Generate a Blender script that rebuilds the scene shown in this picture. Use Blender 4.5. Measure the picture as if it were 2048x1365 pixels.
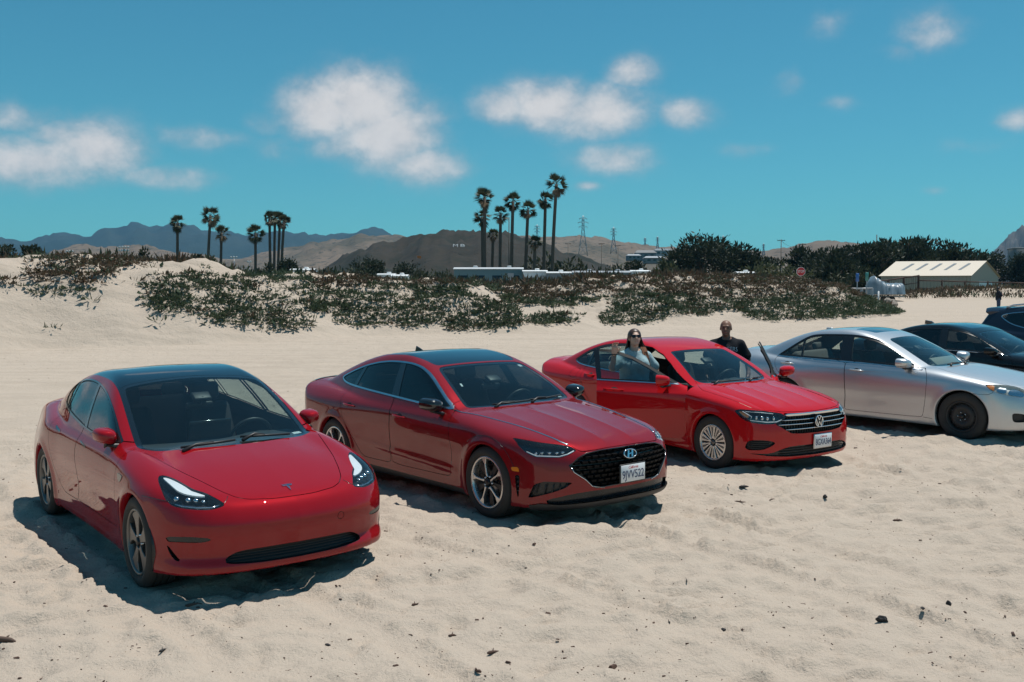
import bpy, bmesh, math, random
import numpy as np
from mathutils import Vector, Matrix, Euler, Quaternion
random.seed(7); RNG = np.random.default_rng(7)
R = math.radians
for o in list(bpy.data.objects): bpy.data.objects.remove(o)
SC = bpy.context.scene; COL = SC.collection
# ---------------------------------------------------------------- camera
CAM_H = 1.9945
cam = bpy.data.cameras.new('camera'); cam.lens = 35.0; cam.sensor_width = 36.0; cam.clip_start = .1; cam.clip_end = 40000
camo = bpy.data.objects.new('camera', cam); COL.objects.link(camo)
camo.location = (0, 0, CAM_H); camo.rotation_euler = (R(90-2.0137), 0, 0); SC.camera = camo
# ---------------------------------------------------------------- sky and sun
SUN_DIR = Vector((-.235, -.175, -.956)).normalized()          # direction the light travels
sun_el = math.asin(-SUN_DIR.z); sun_az = math.atan2(-SUN_DIR.x, -SUN_DIR.y)
W = bpy.data.worlds.new('World'); SC.world = W; W.use_nodes = True
wn = W.node_tree; wn.nodes.clear()
def wnode(t, **k):
    n = wn.nodes.new(t)
    for a, b in k.items(): setattr(n, a, b)
    return n
wout = wnode('ShaderNodeOutputWorld'); wbg = wnode('ShaderNodeBackground'); wbg.inputs['Strength'].default_value = .05
sky = wnode('ShaderNodeTexSky', sky_type='NISHITA', sun_disc=False, sun_elevation=sun_el, sun_rotation=sun_az, altitude=0, air_density=1.0, dust_density=.15, ozone_density=1.0)
wn.links.new(wbg.outputs[0], wout.inputs[0])
CLOUD_B = 15.; SKY_TINT = (.54, 1.58, 1.60)
# cumulus painted by direction (azimuth, elevation) on the sky
def _sock(v): return hasattr(v, 'node')
def wm(op, a, b=0., c=None):
    n = wn.nodes.new('ShaderNodeMath'); n.operation = op
    for i, v in enumerate((a, b) if c is None else (a, b, c)):
        if _sock(v): wn.links.new(v, n.inputs[i])
        else: n.inputs[i].default_value = v
    return n.outputs[0]
wtc = wnode('ShaderNodeTexCoord'); wsp = wnode('ShaderNodeSeparateXYZ'); wn.links.new(wtc.outputs['Generated'], wsp.inputs[0])
w_az = wm('ARCTAN2', wsp.outputs[0], wsp.outputs[1]); w_el = wm('ARCSINE', wsp.outputs[2])
def wnoise(scale, detail, rough, sy=1.):
    mp = wnode('ShaderNodeMapping'); mp.inputs['Scale'].default_value = (1, 1, sy); wn.links.new(wtc.outputs['Generated'], mp.inputs[0])
    n = wnode('ShaderNodeTexNoise'); n.inputs['Scale'].default_value = scale; n.inputs['Detail'].default_value = detail; n.inputs['Roughness'].default_value = rough; wn.links.new(mp.outputs[0], n.inputs['Vector']); return n.outputs['Fac']
wf1 = wnoise(9, 9, .60, 1.5); wf2 = wnoise(30, 6, .62, 1.3)
def px_dir(u, v):
    a, b = (u-1024)/1991., -(v-682.5)/1991.; c, s = math.cos(R(2.0137)), math.sin(R(2.0137)); d = Vector((a, c+s*b, -s+c*b)).normalized()
    return math.atan2(d.x, d.y), math.asin(d.z)
# u, v, half width, half height (photo pixels), weight
BL = [(650, 220, 90, 66, 1.2), (730, 210, 105, 72, 1.35), (780, 265, 110, 66, 1.25), (850, 325, 90, 42, .95), (690, 285, 90, 45, .85), (1010, 215, 65, 38, .95), (1100, 210, 100, 50, 1.1), (1200, 225, 105, 50, 1.1), (1265, 140, 55, 36, .85), (1370, 228, 58, 32, .85), (1235, 315, 85, 32, .85), (40, 235, 75, 30, .7), (60, 325, 150, 45, 1.0), (185, 300, 95, 55, 1.0), (120, 270, 60, 30, .8), (560, 300, 60, 30, .55), (330, 355, 130, 26, .62), (410, 275, 95, 28, .66), (540, 250, 80, 30, .5), (1865, 65, 65, 40, .66), (1800, 105, 40, 20, .5), (1580, 160, 42, 30, .66), (1655, 45, 55, 36, .5), (2035, 240, 42, 22, .75), (1490, 300, 60, 18, .52), (1175, 372, 28, 10, .6), (1870, 382, 30, 10, .5), (1680, 205, 40, 16, .45), (1950, 290, 70, 20, .5),
      (-400, 300, 220, 60, .9), (-900, 180, 160, 70, .9), (2500, 220, 160, 40, .8), (3000, 120, 220, 60, .9), (300, -500, 200, 90, .7), (1700, -700, 240, 90, .7), (-1600, 250, 300, 70, .9)]
wsum = None
for (u, v, ra, re, wt) in BL:
    a0, e0 = px_dir(u, v); ra, re = ra/1991.*1.12, re/1991.*1.12
    da = wm('MULTIPLY', wm('SUBTRACT', w_az, a0), 1/ra); de = wm('MULTIPLY', wm('SUBTRACT', w_el, e0), 1/re)
    q = wm('ADD', wm('MULTIPLY', da, da), wm('MULTIPLY', de, de)); g = wm('MULTIPLY', wm('EXPONENT', wm('MULTIPLY', q, -1.)), wt)
    wsum = g if wsum is None else wm('MAXIMUM', wsum, g)
wcov = wm('ADD', wsum, wm('ADD', wm('MULTIPLY', wm('SUBTRACT', wf1, .5), 1.05), wm('MULTIPLY', wm('SUBTRACT', wf2, .5), .85)))
wgate = wm('MULTIPLY', wsum, 2.0); wgate = wm('MINIMUM', wgate, 1.)
wmr = wnode('ShaderNodeMapRange', interpolation_type='SMOOTHSTEP'); wn.links.new(wcov, wmr.inputs[0]); wmr.inputs[1].default_value = .10; wmr.inputs[2].default_value = 1.18; wmr.inputs[3].default_value = 0; wmr.inputs[4].default_value = .93
walpha = wm('MULTIPLY', wmr.outputs[0], wgate)
wcr = wnode('ShaderNodeValToRGB'); wcr.color_ramp.elements[0].position = .35; wcr.color_ramp.elements[0].color = (.60, .60, .63, 1); wcr.color_ramp.elements[1].position = .80; wcr.color_ramp.elements[1].color = (1, .97, .95, 1)
wn.links.new(wm('ADD', wm('MULTIPLY', wf2, .5), wm('MULTIPLY', wmr.outputs[0], .55)), wcr.inputs[0])
wcs = wnode('ShaderNodeMix', data_type='RGBA', blend_type='MULTIPLY'); wcs.inputs[0].default_value = 1; wn.links.new(wcr.outputs[0], wcs.inputs[6]); wcs.inputs[7].default_value = (CLOUD_B, CLOUD_B*.985, CLOUD_B*.98, 1)
wtint = wnode('ShaderNodeMix', data_type='RGBA', blend_type='MULTIPLY'); wtint.inputs[0].default_value = 1; wn.links.new(sky.outputs[0], wtint.inputs[6]); wtint.inputs[7].default_value = (*SKY_TINT, 1)
wmx = wnode('ShaderNodeMix', data_type='RGBA'); wn.links.new(walpha, wmx.inputs[0]); wn.links.new(wtint.outputs[2], wmx.inputs[6]); wn.links.new(wcs.outputs[2], wmx.inputs[7])
wn.links.new(wmx.outputs[2], wbg.inputs[0])

sd = bpy.data.lights.new('sun', 'SUN'); sd.energy = 5.0; sd.angle = R(.53); sd.color = (1, .955, .89)
so = bpy.data.objects.new('sun', sd); COL.objects.link(so); so.rotation_euler = SUN_DIR.to_track_quat('-Z', 'Y').to_euler(); so.location = (0, 0, 60)
SC.view_settings.view_transform = 'Standard'; SC.view_settings.look = 'None'; SC.view_settings.gamma = 1; SC.view_settings.exposure = .03
SC.view_settings.use_curve_mapping = False
SC.cycles.max_bounces = 10; SC.cycles.transparent_max_bounces = 24; SC.cycles.glossy_bounces = 5; SC.cycles.diffuse_bounces = 4
SC.cycles.sample_clamp_indirect = 8

# ---------------------------------------------------------------- car surface modelling (numpy)
def spl_basis(k, x):
    k = np.asarray(k, float); x = np.asarray(x, float); m = len(k); sh = x.shape; x = x.ravel()
    D = np.zeros((m, m)); h = np.diff(k)
    D[0, 0], D[0, 1] = -1/h[0], 1/h[0]; D[-1, -2], D[-1, -1] = -1/h[-1], 1/h[-1]
    for i in range(1, m-1):
        a, b = h[i-1], h[i]
        D[i, i-1] = -b/(a*(a+b)); D[i, i+1] = a/(b*(a+b)); D[i, i] = (b-a)/(a*b)
    j = np.clip(np.searchsorted(k, x)-1, 0, m-2)
    hh = h[j]; t = (x-k[j])/hh; tc = np.clip(t, 0, 1); ex = (t-tc)*hh
    h00 = 2*tc**3-3*tc**2+1; h10 = tc**3-2*tc**2+tc; h01 = 3*tc**2-2*tc**3; h11 = tc**3-tc**2
    B = np.zeros((len(x), m)); r = np.arange(len(x))
    B[r, j] += h00; B[r, j+1] += h01
    B += (h10*hh)[:, None]*D[j] + (h11*hh)[:, None]*D[j+1]
    B += np.where(ex < 0, ex, 0)[:, None]*D[0] + np.where(ex > 0, ex, 0)[:, None]*D[-1]
    return B.reshape(sh+(m,))
class Spl1:
    def __init__(s, pts):
        p = sorted(pts); s.k = np.array([a for a, b in p], float); s.v = np.array([b for a, b in p], float)
    def __call__(s, x): return spl_basis(s.k, x) @ s.v
class Spl2:
    # rows: list of (a, [values over b knots])
    def __init__(s, bk, rows):
        rows = sorted(rows, key=lambda r: r[0]); s.a = np.array([r[0] for r in rows], float)
        s.b = np.asarray(bk, float); s.V = np.array([r[1] for r in rows], float)
        if s.b[0] > s.b[-1]: s.b = s.b[::-1]; s.V = s.V[:, ::-1]
    def __call__(s, a, b):
        a, b = np.broadcast_arrays(a, b); sh = a.shape
        A = spl_basis(s.a, a.ravel()) @ s.V
        return (A*spl_basis(s.b, b.ravel())).sum(1).reshape(sh)
    def grid(s, a, b): return spl_basis(s.a, a) @ s.V @ spl_basis(s.b, b).T
def smax(a, b, r):
    h = np.maximum(r-np.abs(a-b), 0)/r
    return np.maximum(a, b)+h*h*h*r/6
def smin(a, b, r): return -smax(-a, -b, r)
def sstep(a, b, x):
    t = np.clip((x-a)/(b-a), 0, 1); return t*t*(3-2*t)

class CarShape:
    def __init__(s, c):
        s.c = c
        s.W = Spl2(c['Wz'], c['W']); s.T = Spl2(c['Ty'], c['T'])
        s.n = Spl1(c['nose']); s.ny = Spl2(c['Ny'], c['N']); s.t = Spl1(c['tail']); s.ty = Spl1(c['tplan'])
        s.g = Spl1(c['g0']); s.sb = Spl1(c['sb']); s.tum = Spl1(c['tum'])
        s.bot = Spl1(c['bot'])
    # distance-like fields, each on two coordinates
    def fW(s, x, z):
        c = s.c; v = s.W(x, z)
        for ax in (c['wb']/2, -c['wb']/2):
            r = np.sqrt((x-ax)**2+(z-c['R'])**2); R = c['arch']
            v = v+c.get('flare', .012)*np.exp(-((r-R)/.05)**2)*(z > 0.05)
        return v
    def fT(s, x, y): return s.T(x, np.abs(y))+(s.c['Tx'](x, np.abs(y)) if 'Tx' in s.c else 0)
    def fN(s, y, z): return s.n(z)-s.ny(z, np.abs(y))
    def fR(s, y, z): return s.t(z)+s.ty(np.abs(y))
    def fG(s, x, y):
        c = s.c; wf = 1/(1+np.exp(-np.clip((x-c['gm'])/.25, -40, 40))); ya = y*y
        return s.g(x+ya*(c['kf']*wf-c['kr']*(1-wf)))-c['crown']*ya
    def fS(s, x, z):
        dz = z-s.c['zb']; return s.sb(x)-s.tum(x)*dz-s.c['tumc']*dz*np.abs(dz)
    def combine(s, x, y, z, W, T, N, R, G, Gx, S, B):
        c = s.c; ay = np.abs(y)
        side = ay-W
        top = (z-T)*c.get('tn', .97)
        f = smax(side, top, c['r_sh'])
        f = smax(f, (x-N)*.92, c['r_nose'])
        f = smax(f, (R-x)*.92, c['r_tail'])
        f = smax(f, (B-z), c.get('r_bot', .05))
        g = smax((ay-S)*.93, (z-G)/np.sqrt(1+Gx*Gx), c['r_rail'])
        g = smax(g, c['zb']-.10-z, .05)
        return smin(f, g, c.get('r_belt', .03))
    def tables(s):
        c = s.c; h = .005; xs = np.arange(c['xr']-.3, c['xf']+.4, h); ys = np.arange(0, 1.32, h); zs = np.arange(0, 2.1, h); s._o = (xs[0], 0., 0.); s._h = h
        XZ = np.meshgrid(xs, zs, indexing='ij'); XY = np.meshgrid(xs, ys, indexing='ij')
        V = spl_basis(s.W.a, xs) @ s.W.V @ spl_basis(s.W.b, zs).T
        for ax in (c['wb']/2, -c['wb']/2):
            r = np.sqrt((XZ[0]-ax)**2+(XZ[1]-c['R'])**2); V = V+c.get('flare', .012)*np.exp(-((r-c['arch'])/.05)**2)*(XZ[1] > .05)
        if 'Wx' in c: V = V+c['Wx'](*XZ)
        t = {}; t['W'] = V
        t['T'] = spl_basis(s.T.a, xs) @ s.T.V @ spl_basis(s.T.b, ys).T+(c['Tx'](*XY) if 'Tx' in c else 0)
        t['N'] = s.n(zs)[None, :]-(spl_basis(s.ny.a, zs) @ s.ny.V @ spl_basis(s.ny.b, ys).T).T
        t['R'] = s.t(zs)[None, :]+s.ty(ys)[:, None]
        t['G'] = s.fG(*XY); t['Gx'] = np.gradient(t['G'], h, axis=0)
        t['S'] = s.sb(xs)[:, None]-s.tum(xs)[:, None]*(zs-c['zb'])[None]-c['tumc']*((zs-c['zb'])*np.abs(zs-c['zb']))[None]
        t['B'] = np.repeat(s.bot(xs)[:, None], 2, 1)
        s.tab = t
    def lk(s, k, a, b, oa, ob):
        t = s.tab[k]; h = s._h; u = np.clip((a-oa)/h, 0, t.shape[0]-1.001); v = np.clip((b-ob)/h, 0, t.shape[1]-1.001); i = u.astype(np.int32); j = v.astype(np.int32); u = u-i; v = v-j
        f = t.ravel(); n = t.shape[1]; q = i*n+j
        return (f[q]*(1-u)+f[q+n]*u)*(1-v)+(f[q+1]*(1-u)+f[q+n+1]*u)*v
    def F(s, P):
        if not hasattr(s, 'tab'): s.tables()
        x, y, z = P[:, 0], P[:, 1], P[:, 2]; ay = np.abs(y); o = s._o[0]
        return s.combine(x, y, z, s.lk('W', x, z, o, 0), s.lk('T', x, ay, o, 0), s.lk('N', ay, z, 0, 0), s.lk('R', ay, z, 0, 0), s.lk('G', x, ay, o, 0), s.lk('Gx', x, ay, o, 0), s.lk('S', x, z, o, 0), s.lk('B', x, x*0, o, 0))
    def grad(s, P, e=2e-3):
        g = np.empty_like(P)
        for i in range(3):
            d = np.zeros(3); d[i] = e; g[:, i] = (s.F(P+d)-s.F(P-d))/(2*e)
        return g
    def project(s, P, it=3):
        for _ in range(it):
            f = s.F(P); g = np.empty_like(P)
            for i in range(3):
                d = np.zeros(3); d[i] = 4e-3; g[:, i] = (s.F(P+d)-f)/4e-3
            P = P-g*(f/np.maximum((g*g).sum(1), .05))[:, None]
        return P
    def normals(s, P):
        g = s.grad(P, 8e-3); return g/np.maximum(np.linalg.norm(g, axis=1), 1e-9)[:, None]
    def mesh(s, h):
        c = s.c; x0, x1 = c['xr']-.12, c['xf']+.12
        xs = np.arange(x0, x1, h); ny = int(1.12/h); ys = (np.arange(-ny, ny+1)+.0)*h; zs = np.arange(.02, c['H']+.1, h)
        if not hasattr(s, 'tab'): s.tables()
        o = s._o[0]; gxz = np.meshgrid(xs, zs, indexing='ij'); gxy = np.meshgrid(xs, np.abs(ys), indexing='ij'); gyz = np.meshgrid(np.abs(ys), zs, indexing='ij')
        W = s.lk('W', *gxz, o, 0)[:, None, :]; S = s.lk('S', *gxz, o, 0)[:, None, :]; T = s.lk('T', *gxy, o, 0)[:, :, None]; G = s.lk('G', *gxy, o, 0)[:, :, None]; Gx = s.lk('Gx', *gxy, o, 0)[:, :, None]
        N = s.lk('N', *gyz, 0, 0)[None]; R = s.lk('R', *gyz, 0, 0)[None]
        V = s.combine(xs[:, None, None], ys[None, :, None], zs[None, None, :], W, T, N, R, G, Gx, S, s.bot(xs)[:, None, None])
        ins = V < 0
        # surface nets
        a = ins[:-1, :-1, :-1]; cnt = sum(ins[i:ins.shape[0]-1+i, j:ins.shape[1]-1+j, k:ins.shape[2]-1+k].astype(np.int8) for i in (0, 1) for j in (0, 1) for k in (0, 1))
        act = (cnt > 0) & (cnt < 8); idx = -np.ones(act.shape, np.int64); idx[act] = np.arange(act.sum())
        ii = np.argwhere(act); P = np.stack([xs[ii[:, 0]]+h/2, ys[ii[:, 1]]+h/2, zs[ii[:, 2]]+h/2], 1)
        quads = []
        for ax in range(3):
            b = np.moveaxis(ins, ax, 0); id2 = np.moveaxis(idx, ax, 0)
            e = b[:-1] != b[1:]; fl = b[:-1]            # inside at low end
            p = np.argwhere(e[:, 1:-1, 1:-1]); p[:, 1:] += 1
            q = np.stack([id2[p[:, 0], p[:, 1]-1, p[:, 2]-1], id2[p[:, 0], p[:, 1], p[:, 2]-1], id2[p[:, 0], p[:, 1], p[:, 2]], id2[p[:, 0], p[:, 1]-1, p[:, 2]]], 1)
            flip = ~fl[p[:, 0], p[:, 1], p[:, 2]]
            if ax == 1: flip = ~flip
            q[flip] = q[flip][:, ::-1]
            quads.append(q)
        Q = np.concatenate(quads); Q = Q[(Q >= 0).all(1)]
        P = s.project(P, 3)
        # relax tangentially a little, reproject
        for _ in range(2):
            acc = np.zeros_like(P); n = np.zeros(len(P))
            for k in range(4):
                o = P[Q[:, (k+1) % 4]]+P[Q[:, (k+3) % 4]]; n += 2*np.bincount(Q[:, k], minlength=len(P))
                for a in range(3): acc[:, a] += np.bincount(Q[:, k], o[:, a], minlength=len(P))
            P = P*.4+.6*acc/np.maximum(n, 1)[:, None]; P = s.project(P, 1)
        Nn = s.normals(P)
        d1 = np.linalg.norm(P[Q[:, 0]]-P[Q[:, 2]], axis=1); d2 = np.linalg.norm(P[Q[:, 1]]-P[Q[:, 3]], axis=1)
        m = (d1 <= d2)[:, None]
        Tr = np.concatenate([np.where(m, Q[:, [0, 1, 2]], Q[:, [0, 1, 3]]), np.where(m, Q[:, [0, 2, 3]], Q[:, [1, 2, 3]])])
        # orient by normals
        fn = np.cross(P[Tr[:, 1]]-P[Tr[:, 0]], P[Tr[:, 2]]-P[Tr[:, 0]]); bad = (fn*Nn[Tr[:, 0]]).sum(1) < 0
        Tr[bad] = Tr[bad][:, ::-1]
        return P, Nn, Tr
    # ray helpers
    def hit(s, O, D, t0=0., t1=3., n=400):
        O = np.atleast_2d(np.asarray(O, float)); D = np.broadcast_to(np.asarray(D, float), O.shape)
        ts = np.linspace(t0, t1, n); out = np.full((len(O), 3), np.nan)
        F = s.F((O[:, None]+ts[None, :, None]*D[:, None]).reshape(-1, 3)).reshape(len(O), n)
        neg = F < 0; ok = neg.any(1); w = neg.argmax(1); A = ts[np.maximum(w-1, 0)]; Bv = ts[w]
        for _ in range(16):
            m = (A+Bv)/2; f = s.F(O+m[:, None]*D) < 0; Bv = np.where(f, m, Bv); A = np.where(f, A, m)
        out[ok] = (O+Bv[:, None]*D)[ok]
        return out
    def front(s, y, z): return s.hit([(s.c['xf']+.2, y, z)], (-1, 0, 0), 0, 1.6)[0]
    def side(s, x, z, sg=-1): return s.hit([(x, sg*1.3, z)], (0, -sg, 0), 0, 1.2)[0]
    def topz(s, x, y): return s.hit([(x, y, 2.)], (0, 0, -1), 0, 1.8)[0]

def poly_sdf(P, Q):
    Q = np.asarray(Q, float); out = np.empty(len(P)); n = len(Q)
    d = np.full(len(P), 1e9); ins = np.zeros(len(P), bool)
    for i in range(n):
        a, b = Q[i], Q[(i+1) % n]; ab = b-a; ap = P-a
        t = np.clip((ap@ab)/max(ab@ab, 1e-12), 0, 1); d = np.minimum(d, ((ap-t[:, None]*ab)**2).sum(1))
        cond = (a[1] > P[:, 1]) != (b[1] > P[:, 1])
        with np.errstate(divide='ignore', invalid='ignore'):
            xi = (b[0]-a[0])*(P[:, 1]-a[1])/(b[1]-a[1])+a[0]
        ins ^= cond & (P[:, 0] < xi)
    return np.where(ins, -1, 1)*np.sqrt(d)
def chaikin(Q, it=2, r=.22):
    Q = np.asarray(Q, float)
    for _ in range(it):
        N = np.roll(Q, -1, 0); Q = np.stack([Q*(1-r)+N*r, Q*r+N*(1-r)], 1).reshape(-1, 2)
    return Q
class Shell:
    # triangles with labels; cut along scalar functions
    def __init__(s, shape, h):
        s.sh = shape; s.P, s.N, s.T = shape.mesh(h); s.L = np.zeros(len(s.T), np.int32); s.names = ['body']
    def lab(s, n):
        if n not in s.names: s.names.append(n)
        return s.names.index(n)
    def cut(s, f, mask, inside):
        # f per vertex; triangles in mask are split at 0 and those with f<0 get label inside
        T = s.T; f = np.where(np.abs(f) < 1e-6, 1e-6, f); g = f[T] > 0; k = g.sum(1)
        mix = mask & (k > 0) & (k < 3); full = mask & (k == 0)
        L = s.L.copy(); L[full] = inside
        if not mix.any(): s.L = L; return
        M = T[mix]; gm = g[mix]; lone = np.where(gm.sum(1) == 1, gm.argmax(1), (~gm).argmax(1))
        r = np.arange(len(M)); a = M[r, lone]; b = M[r, (lone+1) % 3]; c = M[r, (lone+2) % 3]
        E = np.sort(np.concatenate([np.stack([a, b], 1), np.stack([a, c], 1)]), 1)
        U, inv = np.unique(E, axis=0, return_inverse=True); inv = inv.ravel()
        t = f[U[:, 0]]/(f[U[:, 0]]-f[U[:, 1]]); t = np.clip(t, .001, .999)[:, None]
        NP = s.P[U[:, 0]]*(1-t)+s.P[U[:, 1]]*t; NP = s.sh.project(NP, 1); NN = s.sh.normals(NP)
        base = len(s.P); ab = base+inv[:len(M)]; ac = base+inv[len(M):]
        s.P = np.concatenate([s.P, NP]); s.N = np.concatenate([s.N, NN])
        t1 = np.stack([a, ab, ac], 1); t2 = np.stack([ab, b, c], 1); t3 = np.stack([ab, c, ac], 1)
        ain = ~gm[r, lone]; old = s.L[mix]
        l1 = np.where(ain, inside, old); l2 = np.where(ain, old, inside)
        keep = ~mix
        s.T = np.concatenate([T[keep], t1, t2, t3]); s.L = np.concatenate([L[keep], l1, l2, l2])
    def feat(s, plane, poly, label, allowed=('body',), level=0., cond=None, rnd=2, rr=.22, sdf=None):
        Q = chaikin(poly, rnd, rr) if rnd else np.asarray(poly, float)
        P = s.P
        A = {'xz': P[:, [0, 2]], 'yz': np.stack([np.abs(P[:, 1]), P[:, 2]], 1), 'xy': np.stack([P[:, 0], np.abs(P[:, 1])], 1)}[plane]
        lo, hi = Q.min(0)-.15, Q.max(0)+.15
        box = ((A > lo) & (A < hi)).all(1); f = np.full(len(P), .15)
        f[box] = poly_sdf(A[box], Q)
        f -= level
        cen = P[s.T].mean(1); nn = s.N[s.T].mean(1)
        mask = np.isin(s.L, [s.lab(a) for a in allowed if a in s.names])
        if plane == 'xz': mask &= (np.abs(cen[:, 1]) > .3)
        elif plane == 'yz': mask &= cen[:, 0] > .8
        else: mask &= nn[:, 2] > .05
        if cond is not None: mask &= cond(cen, nn)
        s.cut(f, mask, s.lab(label))
    def func(s, fun, label, allowed=('body',), cond=None):
        cen = s.P[s.T].mean(1); nn = s.N[s.T].mean(1)
        mask = np.isin(s.L, [s.lab(a) for a in allowed if a in s.names])
        if cond is not None: mask &= cond(cen, nn)
        s.cut(fun(s.P), mask, s.lab(label))
    def get(s, label, side=0):
        if label not in s.names: return None
        m = s.L == s.names.index(label)
        if side: m &= (s.P[s.T].mean(1)[:, 1]*side > 0)
        T = s.T[m]
        if len(T) == 0: return None
        u, inv = np.unique(T, return_inverse=True)
        return s.P[u], s.N[u], inv.reshape(-1, 3)

# ---------------------------------------------------------------- car profiles (metres; x forward from mid wheelbase, z up)
TESLA = dict(wb=2.875, R=.334, arch=.362, H=1.443, xf=2.28, xr=-2.415, flare=.012,
  Wz=[.12, .20, .30, .45, .60, .72, .84, .95, 1.08],
  W=[(-2.5, [.72, .77, .79, .79, .78, .76, .73, .70, .66]), (-2.1, [.82, .85, .862, .862, .852, .83, .79, .76, .73]), (-1.44, [.86, .89, .905, .915, .925, .925, .905, .86, .79]),
     (-.8, [.84, .87, .88, .893, .912, .918, .90, .86, .80]), (0, [.84, .865, .872, .883, .905, .912, .895, .852, .79]), (.7, [.84, .865, .872, .885, .905, .908, .885, .84, .78]),
     (1.44, [.86, .885, .90, .91, .918, .91, .88, .82, .74]), (1.9, [.85, .875, .885, .885, .88, .86, .81, .74, .66]), (2.3, [.80, .83, .84, .83, .80, .75, .68, .6, .5])],
  Ty=[0, .35, .6, .75, .88],
  T=[(2.4, [.56, .55, .53, .50, .46]), (2.2, [.675, .668, .645, .61, .56]), (2.05, [.728, .722, .71, .685, .63]), (1.9, [.772, .766, .755, .742, .69]), (1.6, [.846, .839, .825, .826, .78]), (1.3, [.90, .892, .874, .886, .84]), (1.0, [.945, .935, .915, .924, .88]),
     (.7, [.955, .95, .94, .935, .90]), (0, [.95, .95, .945, .935, .91]), (-.8, [.965, .965, .96, .95, .92]), (-1.3, [.99, .99, .985, .972, .935]), (-1.7, [1.035, 1.03, 1.01, .985, .93]), (-2.0, [1.055, 1.05, 1.025, .985, .925]), (-2.3, [1.05, 1.04, 1.0, .95, .89]), (-2.5, [1.03, 1.02, .97, .91, .85])],
  nose=[(.12, 2.15), (.2, 2.25), (.25, 2.262), (.32, 2.236), (.40, 2.252), (.47, 2.274), (.54, 2.281), (.6, 2.268), (.7, 2.235), (.8, 2.17), (.95, 2.05)],
  Ny=[0, .3, .5, .65, .78, .88, .96], N=[(.2, [0, .02, .06, .125, .235, .40, .62]), (.8, [0, .025, .075, .155, .29, .47, .70])],
  tail=[(.15, -2.24), (.3, -2.36), (.5, -2.41), (.7, -2.415), (.9, -2.40), (1.02, -2.385), (1.1, -2.36)], tplan=[(0, 0), (.4, .035), (.65, .11), (.8, .20), (.92, .38)],
  g0=[(1.5, .66), (1.2, .83), (1.0, .945), (.7, 1.108), (.4, 1.255), (.15, 1.355), (-.05, 1.41), (-.3, 1.441), (-.6, 1.438), (-.9, 1.405), (-1.2, 1.345), (-1.5, 1.255), (-1.8, 1.14), (-2.05, 1.05), (-2.3, .93)],
  gm=-.35, kf=.22, kr=.21, crown=.055,
  sb=[(1.5, .80), (1.0, .815), (.5, .83), (-.3, .835), (-.9, .825), (-1.4, .775), (-1.9, .67), (-2.3, .58)], zb=.95, tum=[(1, .40), (.2, .42), (-.6, .48), (-1.5, .46)], tumc=.22,
  bot=[(2.3, .205), (1.9, .19), (1.4,.15), (0, .15), (-1.8, .17), (-2.4, .26)], r_sh=.11, r_nose=.16, r_tail=.10, r_rail=.125, r_belt=.03, r_bot=.035,
  pose=(-2.859, 8.825, -53.0, .041, .2, .28))
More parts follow.
